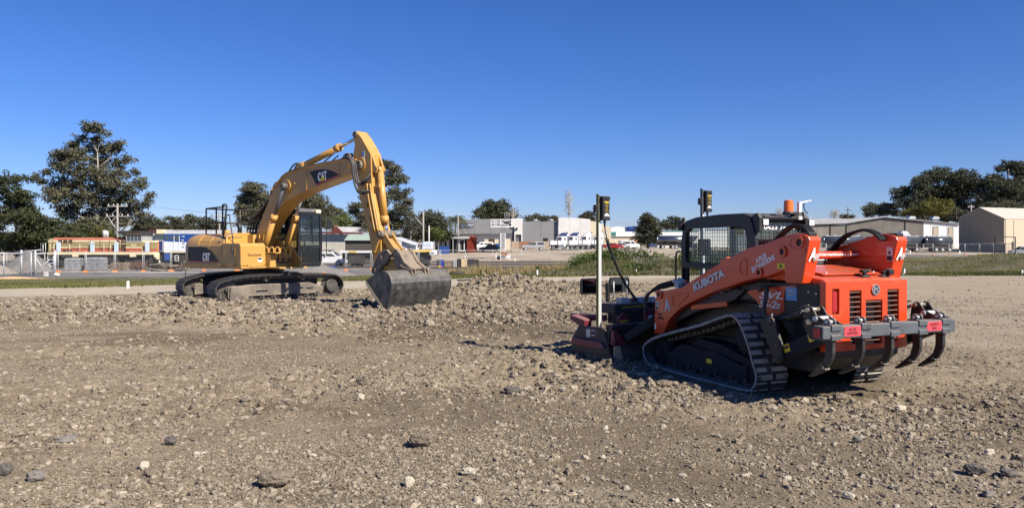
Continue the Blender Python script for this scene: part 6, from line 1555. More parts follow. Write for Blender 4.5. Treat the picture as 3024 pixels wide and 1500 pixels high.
# small red shed
rs = thing('red_shed', 'small shed with a red corrugated side and a pale tin roof', 'shed', (X(1366, 150), 150, -.42)); oe = -X(1366, 150)
def z18(py): return Z(py, 150) + .42
M['redsheet'] = mat('red_corrugated_sheet', (.36, .085, .05), .7, var=.15, scale=1)
MB().bb(X(1340, 150) + oe, X(1379, 150) + oe, .3, 5, 0, z18(706)).build('dark_front', M['black'], rs)
MB().bb(X(1347, 150) + oe, X(1362, 150) + oe, .05, .28, 0, z18(708)).build('grey_door', M['gpaneld'], rs)
MB().ring([(X(a, 150) + oe, z18(b)) for a, b in ((1355, 742), (1372, 742), (1372, 707), (1355, 707))], [(X(a, 150) + oe, z18(b)) for a, b in ((1357, 739), (1370, 739), (1370, 709), (1357, 709))], -.05, .04, 'y').build('door_frame', M['white'], rs)
sd0 = Vector((X(1379, 150) + oe, 0, 0)); sd1 = Vector((X(1408, 154) + oe, 4.0, 0))
for k in range(14):
    a = sd0.lerp(sd1, k / 14); b = sd0.lerp(sd1, (k + .55) / 14)
    MB().prism([(a[0], a[1]), (b[0], b[1]), (b[0] + .05, b[1] - .10), (a[0] + .1, a[1] - .10)], 0, z18(703) - .1 * abs(k - 5), 'z').build('red_sheet_rib', M['redsheet'], rs)
MB().add([tuple(sd0 + Vector((0, .05, 0))), tuple(sd1 + Vector((0, .05, 0))), tuple(sd1 + Vector((0, .05, z18(703)))), tuple(sd0.lerp(sd1, .4) + Vector((0, .05, z18(698)))), tuple(sd0 + Vector((0, .05, z18(703))))], [(0, 1, 2, 3, 4)]).build('red_side', M['redsheet'], rs)
MB().add([(X(1323, 150) + oe, -.8, z18(704)), (X(1384, 150) + oe, -.8, z18(704)), (X(1392, 152) + oe, 2, z18(694.5)), (X(1332, 152) + oe, 2, z18(696))], [(0, 1, 2, 3)]).build('tin_roof', M['loc_roof'], rs).modifiers.new('s', 'SOLIDIFY').thickness = .08
MB().beam((X(1391, 150) + oe, -.4, z18(696)), (X(1409, 153) + oe, 3.6, z18(705)), .3, .14).build('red_barge_board', M['redsheet'], rs)
debris(1310, 147, 2.1, 1.35, 1.4, M['loc_blue'], 'blue steel skip beside the open shelter', 'skip', 'steel_skip')
debris(1468, 168, .9, 1.3, .9, M['loc_blue'], 'small blue drum cage beside the gate lodge', 'drum', 'blue_drum')

# --- vehicles
M['carw'] = mat('white_car_paint', (.64, .65, .66), .3, var=.04, coat=.4); M['carsilver'] = mat('silver_car_paint', (.42, .43, .44), .3, .4, var=.05, coat=.4)
M['carnavy'] = mat('navy_car_paint', (.012, .018, .045), .25, var=.05, coat=.5); M['carred'] = mat('red_car_paint', (.42, .015, .02), .3, var=.05, coat=.5)
def car(name, lab, cat, x, y, az, L_, H, W, body, style='sedan', m=None, group=None):
    t = thing(name, lab, cat, (x, y, G(x, y)), az, group)
    l = L_ / 2; r = .33; w = W / 2
    if style == 'sedan':
        prof = [(-l, .35), (-l, .75), (-l + .15, .92), (-l + .9, .98), (-l + 1.4, H), (-.1, H + .02), (.55, H - .02), (1.15, .98), (l - .25, .86), (l, .65), (l, .35)]
        glass = [(-l + 1.02, .98), (-l + 1.5, H - .07), (.5, H - .08), (1.0, .98)]
    elif style == 'ute':
        prof = [(-l, .45), (-l, 1.0), (-l + .02, H), (-.75, H), (-.7, H - .02), (.45, H - .03), (1.10, 1.08), (l - .2, .98), (l, .8), (l, .45)]
        glass = [(-.55, 1.08), (-.5, H - .1), (.40, H - .1), (.98, 1.08)]
    else:
        prof = [(-l, .4), (-l, H - .1), (-l + .15, H), (.75, H), (1.35, 1.25), (l - .1, 1.05), (l, .8), (l, .4)]
        glass = [(.1, 1.2), (.1, H - .22), (.68, H - .22), (1.2, 1.2)]
    MB().prism(prof, -w, w, 'y').build('body', body, t, .06, 3)
    for s in (-1, 1):
        gsd_ = MB().prism(glass, s * w, s * (w + .012), 'y').build('side_window', M['glass'], t)
        if style in ('sedan', 'ute'): MB().bb(.1, .16, min(s * w, s * (w + .02)), max(s * w, s * (w + .02)), 1.0, H - .08).build('window_pillar', body, gsd_)
        if style == 'ute': MB().prism([(-l + .2, 1.15), (-l + .25, H - .12), (-.95, H - .12), (-.95, 1.15)], s * w, s * (w + .012), 'y').build('canopy_window', M['glass'], t)
        if style == 'van': MB().prism([(-l + .3, 1.2), (-l + .3, H - .22), (-.1, H - .22), (-.1, 1.2)], s * w, s * (w + .012), 'y').build('side_window', M['glass'], t)
        for xx in (-l + .8, l - .85):
            wh = MB().cyl((xx, s * (w - .18), r), (xx, s * (w + .015), r), r, n=18).build('wheel', M['tyre'], t)
            MB().cyl((xx, s * (w + .015), r), (xx, s * (w + .03), r), r * .6, n=14).build('rim', M['steel'], wh)
        MB().box((l - .06, s * (w - .25), .72), (.12, .35, .14)).build('headlight', M['lamp'], t, .02)
        MB().box((-l + .03, s * (w - .15), .8), (.08, .2, .2)).build('tail_light', M['red'], t, .02)
    wsx = {'sedan': ((1.16, .99), (.56, H - .03)), 'ute': ((1.12, 1.09), (.47, H - .05)), 'van': ((1.37, 1.26), (.77, H - .03))}[style]
    (xa, za), (xb, zb__) = wsx
    MB().add([(xa, -w * .85, za), (xa, w * .85, za), (xb, w * .8, zb__), (xb, -w * .8, zb__)], [(0, 1, 2, 3)]).build('windscreen', M['glass'], t).location = (.02, 0, .02)
    return t
car('utility_car', 'silver utility with a canopy in front of the brick wall', 'ute', X(1573, 168), 168, R(188), 5.1, 1.72, 1.85, M['carsilver'], 'ute')
car('sedan_car', 'navy sedan parked behind the tower platform mast', 'car', X(1449, 158), 158, R(184), 4.8, 1.42, 1.82, M['carnavy'], 'sedan')
car('wagon_car', 'white four-wheel drive behind the navy sedan', 'car', X(1425, 166), 166, R(200), 4.3, 1.75, 1.8, M['carw'], 'van')
car('sedan_car', 'red sedan parked right of the white trucks', 'car', X(1812, 176), 176, R(-12), 4.6, 1.42, 1.8, M['carred'], 'sedan')
car('sedan_car', 'white hatchback between the red sedan and the white van', 'car', X(1838, 177), 177, R(-14), 4.2, 1.45, 1.75, M['carw'], 'sedan')
car('delivery_van', 'white van parked at the right end of the row of cars', 'van', X(1857, 180), 180, R(20), 4.8, 1.95, 1.85, M['carw'], 'van')
vn = car('crew_van', 'white van with a roof rack parked beside the excavator cab', 'van', X(968, 96), 96, R(0), 4.6, 1.75, 1.8, M['carw'], 'van')
MB().bb(-2.3, .7, -.75, .75, 1.92, 1.99).bb(-2.0, -1.9, -.7, .7, 1.75, 1.95).bb(.2, .3, -.7, .7, 1.75, 1.95).build('roof_rack', M['black'], vn)
car('parked_car', 'pale blue grey car cut by the right edge behind the black gate', 'car', X(3022, 142), 142, R(170), 4.6, 1.55, 1.8, M['carsilver'], 'sedan')

def tractor(px, Y, lab, dark):
    t = thing('prime_mover', lab, 'truck', (X(px, Y), Y, G(X(px, Y), Y)), R(182), 'white prime movers parked in a row')
    MB().bb(-3.2, 3.1, -.5, .5, .75, 1.05).build('chassis', M['black'], t, .02)
    MB().bb(-.6, 1.4, -1.2, 1.2, 1.1, 3.0).prism([(1.4, 1.1), (3.0, 1.1), (3.1, 1.9), (1.7, 2.05), (1.4, 2.9)], -1.05, 1.05, 'y').build('cab', M['carw'], t, .08, 3)
    MB().prism([(-.6, 3.0), (1.2, 3.0), (.9, 3.35), (.3, 3.75), (-.55, 3.8)], -1.15, 1.15, 'y').build('roof_fairing', M['navy'] if dark else M['carw'], t, .1, 3)
    for s in (-1, 1):
        MB().prism([(.55, 2.1), (.55, 2.85), (1.25, 2.85), (1.45, 2.1)], s * 1.2, s * 1.212, 'y').build('side_window', M['glass'], t)
        MB().bb(-.35, -.05, min(s * 1.2, s * 1.212), max(s * 1.2, s * 1.212), 2.2, 2.6).build('bunk_window', M['glass'], t)
        MB().cyl((-.75, s * 1.05, 1.1), (-.75, s * 1.05, 3.9), .09, n=10).build('exhaust_stack', M['chrome'], t)
        MB().bb(-.2, 1.2, min(s * .6, s * 1.2), max(s * .6, s * 1.2), .45, 1.05).build('fuel_tank', M['chrome'], t, .08)
        for xx in (2.3, -1.75, -2.95):
            wh = MB().cyl((xx, s * .85, .5), (xx, s * 1.18, .5), .5, n=20).build('wheel', M['tyre'], t)
            MB().cyl((xx, s * 1.18, .5), (xx, s * 1.20, .5), .28, n=14).build('rim', M['chrome'], wh)
        MB().prism([(-3.5, .9), (-3.3, 1.1), (-1.4, 1.1), (-1.2, .9), (-1.4, 1.05), (-3.3, 1.05)], s * .82, s * 1.2, 'y').build('mudguard', M['carw'], t)
        MB().box((3.05, s * .8, 1.35), (.1, .3, .2)).build('headlight', M['lamp'], t)
    MB().add([(1.46, -1, 2.1), (1.46, 1, 2.1), (1.42, .95, 2.88), (1.42, -.95, 2.88)], [(0, 1, 2, 3)]).build('windscreen', M['glass'], t)
    MB().bb(3.1, 3.14, -.6, .6, 1.0, 1.85).build('grille', M['chrome'], t)
    MB().bb(2.9, 3.25, -1.2, 1.2, .45, .85).build('bumper', M['chrome'], t, .04)
    return t
tractor(1664, 168, 'leftmost white prime mover with a dark blue roof and open bonnet side', True)
tractor(1697, 172, 'second white prime mover from the left with a dark blue roof', True)
tractor(1736, 176, 'third white prime mover, all white, left of the sensor mast', False)
tractor(1772, 179, 'fourth white prime mover, all white, right of the sensor mast', False)

# road tankers
M['tank'] = mat('polished_tank', (.20, .21, .23), .22, .85, var=.2, scale=.4); M['tankd'] = mat('dark_tank', (.07, .08, .10), .25, .3, var=.15, scale=.4, coat=.3)
def tanker(px0, px1, Y, lab, m, wording=None, z0=1.25, z1=3.1, wc=(), cab=None, endcap=True):
    x0, x1 = X(px0, Y), X(px1, Y); xc = (x0 + x1) / 2
    t = thing('road_tanker', lab, 'tanker', (xc, Y, G(xc, Y)), 0, 'road tankers parked in the lots')
    w = (x1 - x0) / 2; r = (z1 - z0) / 2; zc = (z0 + z1) / 2
    MB().cyl((-w, 0, zc), (w, 0, zc), r, n=32).cyl((-w - .2, 0, zc), (-w, 0, zc), r * .75, r, n=32).cyl((w, 0, zc), (w + .2, 0, zc), r, r * .75, n=32).build('tank', m, t)
    MB().bb(-w * .9, w * .9, -.25, .25, z1, z1 + .12).build('catwalk', M['steel'], t)
    MB().bb(-w, w, -.45, .45, .85, z0 + .1).build('chassis', M['black'], t)
    MB().bb(-w * .9, w * .9, -1.1, -1.0, .75, 1.15).build('side_rail', M['loc_under'], t)
    for c in wc:
        xx = X(c, Y) - xc
        for s in (-1, 1):
            wh = MB().cyl((xx, s * .8, .5), (xx, s * 1.15, .5), .5, n=20).build('wheel', M['tyre'], t)
            MB().cyl((xx, s * 1.15, .5), (xx, s * 1.17, .5), .27, n=12).build('rim', M['steel'], wh)
    for k in range(5):
        xx = -w + (k + .5) * 2 * w / 5
        MB().cyl((xx, 0, z1), (xx, 0, z1 + .2), .25, n=12).build('hatch', M['steel'], t)
    if wording:
        for (s, px, hgt_, wd) in wording:
            text(s, M['ink'], t, (X(px, Y) - xc, -r - .02, zc + .1), (1, 0, 0), (0, 0, 1), wd, hgt_, bold=.03)
    return t
tanker(1940, 2045, 182, 'polished silver tanker trailer between the dark bush and the loader cab', M['tank'], wc=(1955, 1985, 1995))
tanker(2430, 2545, 158, 'dark tanker trailer seen through the raised loader arms, left of the others', M['tankd'], [('McC', 2484, .50, 1.9)], wc=(2452, 2468, 2484))
tanker(2560, 2722, 156, 'dark tanker trailer just right of the loader arm with an orange end marker', M['tankd'], [("ll's", 2662, .45, 1.2)], wc=(2600, 2667, 2700))
tanker(2732, 2806, 155, 'rear dark tanker trailer beside the ribbed shed', M['tankd'], [("ll's", 2742, .45, 1.2)], wc=(2757, 2775, 2796))
tt = thing('truck_cab', 'white truck cab standing behind the dark tankers', 'truck', (X(2672, 166), 166, G(X(2672, 166), 166)))
MB().bb(-1.3, 1.3, 0, 3, .6, 3.3).build('cab', M['carw'], tt, .1); MB().bb(-1.1, 1.1, -.03, .0, 3.0 - .6, 3.2).build('windscreen', M['glass'], tt)
MB().prism([(-1.2, 3.3), (1.2, 3.3), (.6, 4.05), (-.4, 4.1)], 0, 2, 'y').build('roof_fairing', M['carw'], tt, .05)
MB().cyl((-.9, .3, .5), (-.9, .7, .5), .5).cyl((.9, .3, .5), (.9, .7, .5), .5).build('wheel', M['tyre'], tt)
# flat wagons and white rail vehicles
M['yel'] = mat('yellow_edge_paint', (.75, .48, .02), .6, var=.08)
fw = thing('flat_wagon', 'white edged flat railway wagon with a yellow plate behind the excavator stick', 'wagon', (X(1060, 93), 93, -1.35)); of_ = -X(1060, 93)
def z93(py): return Z(py, 93) + 1.35
MB().bb(X(1010, 93) + of_, X(1128, 93) + of_, -1.3, 1.3, z93(746.5), z93(740.5)).build('deck', M['white'], fw, .02)
MB().bb(X(1036, 93) + of_, X(1060, 93) + of_, -1.34, -1.302, z93(746), z93(741)).build('yellow_plate', M['yel'], fw)
text('GWRT 1612', M['ink'], fw, (X(1048, 93) + of_, -1.345, z93(743.5)), (1, 0, 0), (0, 0, 1), .75, .12, bold=.01)
for c in (1050, 1068):
    MB().cyl((X(c, 93) + of_, -.9, .45), (X(c, 93) + of_, -.76, .45), .45, n=18).build('wheel', M['loc_under'], fw)
MB().prism([(X(a, 93) + of_, z) for a, z in ((1032, .35), (1040, .3), (1059, .5), (1078, .3), (1086, .35), (1080, z93(747)), (1036, z93(747)))], -1.1, -.95, 'y').build('bogie', M['loc_under'], fw, .02)
MB().bb(X(1015, 93) + of_, X(1128, 93) + of_, -.8, .8, .9, z93(747)).build('underframe', M['loc_under'], fw)
f2 = thing('flat_wagon', 'flat railway wagon with a long yellow edge right of the excavator bucket link', 'wagon', (X(1230, 93), 93, -1.35)); o5 = -X(1230, 93)
MB().bb(X(1140, 93) + o5, X(1276, 93) + o5, -1.3, 1.3, z93(744), z93(738.5)).build('deck', M['yel'], f2, .02)
MB().bb(X(1276, 93) + o5, X(1288, 93) + o5, -1.3, 1.2, z93(751), z93(738)).build('headstock', M['white'], f2, .02)
MB().ring([(X(a, 93) + o5, z93(b)) for a, b in ((1273, 752), (1287, 752), (1287, 742), (1273, 742))], [(X(a, 93) + o5, z93(b)) for a, b in ((1275, 750), (1285, 750), (1285, 744), (1275, 744))], -1.5, -1.35, 'y').build('shunter_step', M['white'], f2)
MB().bb(X(1145, 93) + o5, X(1272, 93) + o5, -.8, .8, .8, z93(745)).build('underframe', M['loc_under'], f2)
for c in (1215, 1262): MB().cyl((X(c, 93) + o5, -.9, .45), (X(c, 93) + o5, -.76, .45), .45, n=18).build('wheel', M['loc_under'], f2)
MB().bb(X(1208, 93) + o5, X(1268, 93) + o5, -1.1, -.95, .4, .95).build('bogie', M['loc_under'], f2)
MB().prism([(0, 0), (.22, 0), (.10, 1.15), (-.02, 1.15)], -.9, -.7, 'y').build('timber_prop', M['wood'], f2, loc=(X(1240, 93) + o5, 0, z93(738)))
t6 = thing('white_truck', 'white truck cab standing right behind the excavator bucket link', 'truck', (X(1166, 100), 100, -1.35)); o6 = -X(1166, 100)
MB().bb(X(1150, 100) + o6, X(1179, 100) + o6, 0, 2.4, 1.0, 3.1).bb(X(1158, 100) + o6, X(1181, 100) + o6, -.1, .0, 3.1, 3.2).build('cab', M['carw'], t6, .08)
for a, b in ((1160, 1166), (1169, 1176)): MB().bb(X(a, 100) + o6, X(b, 100) + o6, -.03, -.003, 1.9, 2.7).build('window', M['glass'], t6)
MB().bb(X(1181, 100) + o6, X(1214, 100) + o6, 0, 2.2, 1.0, 1.2).build('tray', M['black'], t6); MB().bb(X(1183, 100) + o6, X(1192, 100) + o6, .2, 1.2, 1.2, 2.2).build('tray_load', M['loc_under'], t6, .05)
MB().ring([(X(1203, 100) + o6, 1.2), (X(1211, 100) + o6, 1.2), (X(1211, 100) + o6, 2.4), (X(1203, 100) + o6, 2.4)], [(X(1203.6, 100) + o6, 1.27), (X(1210.4, 100) + o6, 1.27), (X(1210.4, 100) + o6, 2.33), (X(1203.6, 100) + o6, 2.33)], 0, .08, 'y').build('tray_frame', M['black'], t6)
MB().cyl((-.4, -.1, .5), (-.4, .3, .5), .5).cyl((1.6, -.1, .5), (1.6, .3, .5), .5).build('wheel', M['tyre'], t6)
t7 = thing('crane_truck_cab', 'white rounded crane cab with blue patterned windows on the yellow-edged wagon', 'crane', (X(1262, 98), 98, -1.35)); o7 = -X(1262, 98)
def z98(py): return Z(py, 98) + 1.35
MB().prism([(X(a, 98) + o7, z98(b)) for a, b in ((1245, 737), (1277, 737), (1277, 716), (1274, 714), (1249, 714), (1246, 722))], 0, 2.4, 'y').build('cab', M['carw'], t7, .08)
MB().prism([(X(a, 98) + o7, z98(b)) for a, b in ((1246.5, 727), (1255, 726), (1255, 716), (1250, 716))], -.03, -.003, 'y').build('window', M['lblue'], t7)
MB().bb(X(1258, 98) + o7, X(1274, 98) + o7, -.03, -.003, z98(726), z98(717)).build('window', M['lblue'], t7)
MB().bb(X(1232, 98) + o7, X(1244, 98) + o7, .3, 2, z98(737), z98(718)).build('rear_body', M['white'], t7, .05); MB().bb(X(1234, 98) + o7, X(1242, 98) + o7, .27, .297, z98(730), z98(721)).build('window', M['glass'], t7)
# tower work platform
YT = 125.0
tp = thing('work_platform', 'tall white mast work platform with a ladder standing in the yard', 'work platform', (X(1486, YT), YT, G(X(1486, YT), YT))); o8 = -X(1486, YT); gT = G(X(1486, YT), YT)
def zT(py): return Z(py, YT) - gT
lm_ = MB().bb(X(1477.5, YT) + o8, X(1480, YT) + o8, -.1, .05, zT(744), zT(648)).bb(X(1490.5, YT) + o8, X(1493, YT) + o8, -.1, .05, zT(744), zT(652)).build('mast', M['white'], tp)
for k in range(14): MB().bb(X(1480, YT) + o8, X(1490.5, YT) + o8, -.06, .0, zT(740 - k * 6), zT(738.3 - k * 6)).build('rung', M['white'], tp)
MB().bb(X(1449, YT) + o8, X(1511, YT) + o8, -.8, .8, zT(672), zT(668.5)).build('platform_floor', M['white'], tp, .02)
for y in (-.78, .78):
    g = MB()
    for px in (1450, 1460, 1465, 1500, 1510): g.bb(X(px, YT) + o8 - .03, X(px, YT) + o8 + .03, y - .03, y + .03, zT(669), zT(649))
    for py in (650, 658): g.bb(X(1450, YT) + o8, X(1510, YT) + o8, y - .025, y + .025, zT(py) - .03, zT(py) + .03)
    g.build('guard_rail', M['white'], tp)
MB().bb(X(1488, YT) + o8, X(1504, YT) + o8, -.9, -.5, zT(661), zT(655)).build('control_box', M['black'], tp, .03)
for px in (1491, 1497, 1503): MB().tube([(X(px, YT) + o8, 0, zT(652)), (X(px, YT) + o8, 0, zT(625 if px == 1497 else 627))], .03, 6).build('antenna', M['steel'], tp)
MB().bb(X(1479, YT) + o8, X(1499, YT) + o8, -.7, .7, zT(753), zT(744)).build('engine_box', M['brick'], tp, .03)
MB().bb(X(1464, YT) + o8, X(1507, YT) + o8, -.1, .1, zT(761), zT(755)).bb(X(1464, YT) + o8, X(1466, YT) + o8, -.9, -.7, 0, zT(748)).bb(X(1505, YT) + o8, X(1507, YT) + o8, -.9, -.7, 0, zT(748)).bb(X(1478, YT) + o8, X(1480, YT) + o8, -.9, -.8, 0, zT(750)).bb(X(1499, YT) + o8, X(1501, YT) + o8, -.9, -.8, 0, zT(750)).build('outrigger', M['white'], tp)
for px in (1471, 1475): MB().cyl((X(px, YT) + o8, -.5, .22), (X(px, YT) + o8, -.3, .22), .22, n=14).build('wheel', M['tyre'], tp)
# distant crane
cr = thing('lattice_crane', 'far pale blue lattice crane jib leaning above the cream hall', 'crane', (X(1806, 420), 420, -.1))
M['cranep'] = mat('pale_blue_crane_paint', (.45, .65, .78), .6)
b0 = Vector((0, 0, 3)); b1 = Vector((X(1788, 420) - X(1806, 420), 0, Z(625, 420)))
jb = MB()
for k in range(14):
    p = b0.lerp(b1, k / 14); q = b0.lerp(b1, (k + 1) / 14); s_ = .55 - .3 * abs(k / 14 - .3)
    for e in (-1, 1): jb.beam(p + Vector((e * s_, 0, 0)), q + Vector((e * s_, 0, 0)), .16)
    jb.beam(p + Vector((-s_, 0, 0)), q + Vector((s_, 0, 0)), .12)
jb.build('jib', M['cranep'], cr); MB().bb(-2, 2, -2, 2, 0, 3).build('crane_body', M['cranep'], cr, .1); MB().tube([b1, Vector((2.5, 0, 4))], .04, 4).build('pendant_rope', M['steel'], cr)

# --- utility poles and wires
def pole(px, Y, pyt, lab, arms=((0, 1.2),), stay=None, m='wood'):
    x = X(px, Y); g = G(x, Y); h = Z(pyt, Y) - g
    t = thing('utility_pole', lab, 'utility pole', (x, Y, g), 0, 'utility poles')
    MB().cyl((0, 0, 0), (0, 0, h), .17, .12, n=10).build('pole', M[m], t)
    for (dz, w_) in arms:
        MB().bb(-w_, w_, -.06, .06, h - .4 - dz, h - .26 - dz).build('cross_arm', M[m], t)
        for e in (-.9, -.4, .4, .9): MB().cyl((e * w_, 0, h - .26 - dz), (e * w_, 0, h - .05 - dz), .06, n=8).build('insulator', M['white'], t)
    if stay: MB().cyl((X(stay[0], Y) - x, 0, Z(stay[1], Y) - g), (0, 0, Z(stay[2], Y) - g), .05, n=6).build('stay_arm', M['steel'], t)
    return t
M['polew'] = mat('grey_timber_pole', (.28, .26, .24), .9, var=.15)
pole(347, 100, 602, 'utility pole with two cross arms in front of the tall gum tree', ((0, 1.3), (1.3, 1.5)), (313, 632, 682), 'polew')
pole(1250, 118, 624, 'utility pole with a long diagonal stay arm behind the flat wagon', ((1.0, .01),), (1225, 640, 668), 'polew')
pole(1353, 150, 640, 'slim grey pole at the left corner of the grey warehouse', ((.2, .01),), None, 'polew')
pole(648, 140, 625, 'utility pole seen between the rails of the excavator deck', ((.6, .9),), None, 'polew')
pole(2504, 250, 612, 'dark utility pole above the long warehouse roof', ((.6, 1.2),), None, 'darkwood')
pole(2868, 170, 605, 'thin pole above the ribbed shed roof', ((.2, .7),), None, 'polew')
tag(MB().cyl((0, 0, 0), (0, 0, Z(667, 110) + 1.3), .07, n=8).cyl((0, 0, Z(667, 110) + 1.25), (0, 0, Z(667, 110) + 1.35), .09, n=8).build('vent_mast', M['white'], None, loc=(X(1267, 110), 110, -1.3)), 'thin white mast right of the stayed utility pole', 'mast')
def wire(p, q, sag, lab):
    pts = []
    for k in range(21):
        t = k / 20; v = Vector(p).lerp(Vector(q), t); v.z -= sag * 4 * t * (1 - t); pts.append(v)
    tag(MB().tube(pts, .018, 4).build('power_line', M['ink']), lab, 'power line', 'overhead power lines')
wire((X(430, 110), 110, Z(609, 110)), (X(1353, 150), 150, Z(645, 150)), 1.2, 'upper power line crossing the sky behind the excavator')
wire((X(347, 100), 100, Z(628, 100)), (X(648, 140), 140, Z(636, 140)), .8, 'power line above the blue locomotive')
wire((X(347, 100), 100, Z(650, 100)), (X(648, 140), 140, Z(650, 140)), .8, 'lower power line above the blue locomotive')
wire((X(1250, 118), 118, Z(632, 118)), (X(1353, 150), 150, Z(648, 150)), .5, 'power line between the stayed pole and the warehouse corner')
wire((X(1742, 210), 210, Z(652, 210)), (X(2504, 250), 250, Z(630, 250)), 2.5, 'power line above the dark bush')
wire((X(2504, 250), 250, Z(619, 250)), (X(2868, 170), 170, Z(612, 170)), 1.5, 'power line above the long warehouse roof')

# --- fences
def fence(name, lab, P, h, step, post_r=.03, mesh=True, feet=False, m='steel', rail=True, wires=24, meshm='steel'):
    x0, y0 = P[0]; t = thing(name, lab, 'fence', (x0, y0, 0))
    pts = []
    for (a, b) in zip(P, P[1:]):
        L_ = math.dist(a, b); n = max(1, round(L_ / step))
        for k in range(n): pts.append((a[0] + (b[0] - a[0]) * k / n, a[1] + (b[1] - a[1]) * k / n))
    pts.append(P[-1])
    pm = None; fm = None
    for (x, y) in pts:
        g = G(x, y)
        for e in ((-.07, .07) if feet else (0,)):
            if pm is None: pm = MB().cyl((0, 0, 0), (0, 0, h), post_r, n=6).build('post', M[m], t); pm.location = (x - x0 + e, y - y0, g)
            else: inst(pm, t, (x - x0 + e, y - y0, g))
        if feet:
            if fm is None:
                fm = MB().prism([(-.32, 0), (.32, 0), (.26, .13), (-.26, .13)], -.12, .12, 'y').bb(-.1, .1, -.1, .1, .13, .17).build('foot_block', M['orangeblk'], t, .02); fm.location = (x - x0, y - y0, g)
            else: inst(fm, t, (x - x0, y - y0, g), (0, 0, random.uniform(.9, 1.6)))
    for (a, b) in zip(pts, pts[1:]):
        ga, gb_ = G(*a), G(*b)
        A_ = Vector((a[0] - x0, a[1] - y0, ga)); B_ = Vector((b[0] - x0, b[1] - y0, gb_))
        if rail:
            MB().tube([A_ + Vector((0, 0, h - .06)), B_ + Vector((0, 0, h - .06))], post_r * .75, 5).build('top_rail', M[m], t)
            if feet: MB().tube([A_ + Vector((0, 0, .14)), B_ + Vector((0, 0, .14))], post_r * .6, 5).build('bottom_rail', M[m], t)
        if mesh:
            mm = MB()
            for k in range(1, wires):
                c = A_.lerp(B_, k / wires); mm.add([c + Vector((-.0018, 0, .05)), c + Vector((.0018, 0, .05)), c + Vector((.0018, 0, h - .05)), c + Vector((-.0018, 0, h - .05))], [(0, 1, 2, 3)])
            for k in range(1, 8):
                z_ = h * k / 8; mm.add([A_ + Vector((0, 0, z_ - .0018)), B_ + Vector((0, 0, z_ - .0018)), B_ + Vector((0, 0, z_ + .0018)), A_ + Vector((0, 0, z_ + .0018))], [(0, 1, 2, 3)])
            mm.build('mesh_panel', M[meshm], t)
    return t
fence('temporary_fence', 'temporary mesh fence on orange feet in front of the locomotives and wagons', [(X(170, 75), 75), (X(253, 76), 76), (X(505, 79), 79), (X(700, 80), 80), (X(1022, 81), 81), (X(1300, 90), 90)], 2.1, 3.05, .024, feet=True)
fence('temporary_fence', 'temporary mesh fence on orange feet across the right background paddock', [(X(2440, 141), 141), (X(2660, 142), 142), (X(2850, 143), 143), (X(3060, 146), 146)], 2.1, 3.05, .02, feet=True)
fence('chain_fence', 'chain wire fence across the middle distance in front of the parked trucks', [(X(1290, 104), 104), (X(1455, 110), 110), (X(1620, 116), 116), (X(2010, 122), 122), (X(2440, 150), 150)], 1.9, 5.2, .03, rail=True, wires=14)
fence('chain_fence', 'posts and chain mesh fence of the stockpile bay at the left edge', [(X(-60, 66), 66), (X(11, 66), 66), (X(63, 67), 67), (X(92, 62), 62), (X(104, 70), 70), (X(162, 72), 72)], 2.0, 9, .05, wires=30, meshm='black')
fence('back_fence', 'dark mesh fence behind the gravel heap at the left edge', [(X(-60, 84), 84), (X(20, 84), 84), (X(84, 84), 84), (X(132, 84), 84)], 1.9, 4, .035, wires=60, meshm='ink2' if 'ink2' in M else 'black')
st_ = thing('brace_rails', 'crossed galvanised braces propped at the yard gate by the locomotive steps', 'brace', (X(104, 69), 69, 0))
for (a, b, c, d) in ((94, 811, 158, 757), (106, 755, 133, 808), (146, 780, 160, 803)):
    MB().cyl((X(a, 69) - X(104, 69), -.2, Z(b, 69)), (X(c, 69) - X(104, 69), .1, Z(d, 69)), .045, n=8).build('brace', M['steel'], st_)
MB().cyl((X(45, 69) - X(104, 69), 0, Z(744, 69)), (X(120, 69) - X(104, 69), .1, Z(738, 69)), .04, n=8).build('top_tube', M['steel'], st_)
for px in (63, 104, 162): tag(MB().cyl((0, 0, 0), (0, 0, 2.25), .085, n=12).cyl((0, 0, 2.25), (0, 0, 2.3), .095, n=12).build('gate_post', M['steel'], None, loc=(X(px, 68.5), 68.5, G(X(px, 68.5), 68.5))), {63: 'thick galvanised gate post in front of the gravel heap', 104: 'galvanised gate post between the heap and the locomotive steps', 162: 'thick galvanised gate post beside the first pale locomotive door'}[px], 'gate post')
tag(MB().prism([(-.15, 0), (.15, 0), (.13, .4), (-.13, .4)], -.15, .15, 'y').build('concrete_block', M['concrete'], None, .02, loc=(X(136, 66), 66, G(X(136, 66), 66))), 'small concrete block at the foot of the gate brace', 'block')
pb = tag(MB().tube(spline([(-.22, 0, .08), (-.1, 0, .16), (.1, .02, .15), (.24, 0, .08)], 4), [.07 + .07 * math.sin(PI * k / 12) for k in range(13)], 10).build('white_bag', M['white'], None, loc=(X(167, 66), 66, G(X(167, 66), 66))), 'crumpled white bag beside the gate post', 'bag')
tag(mound('orange_sand_strip', X(40, 52), 52, 3.0, .6, .20, mat('orange_sand', (.62, .38, .20), .95, var=.1), 'x', 'sand heap', 30, 18), 'low strip of orange sand along the grass edge at the far left', 'sand heap')
tag(MB().bb(0, X(645, 77) - X(170, 74), -.05, .05, 0, .05).build('white_kerb', M['white'], None, loc=(X(165, 76.5), 76.5, -1.36)), 'long white kerb line behind the temporary fence feet', 'kerb')
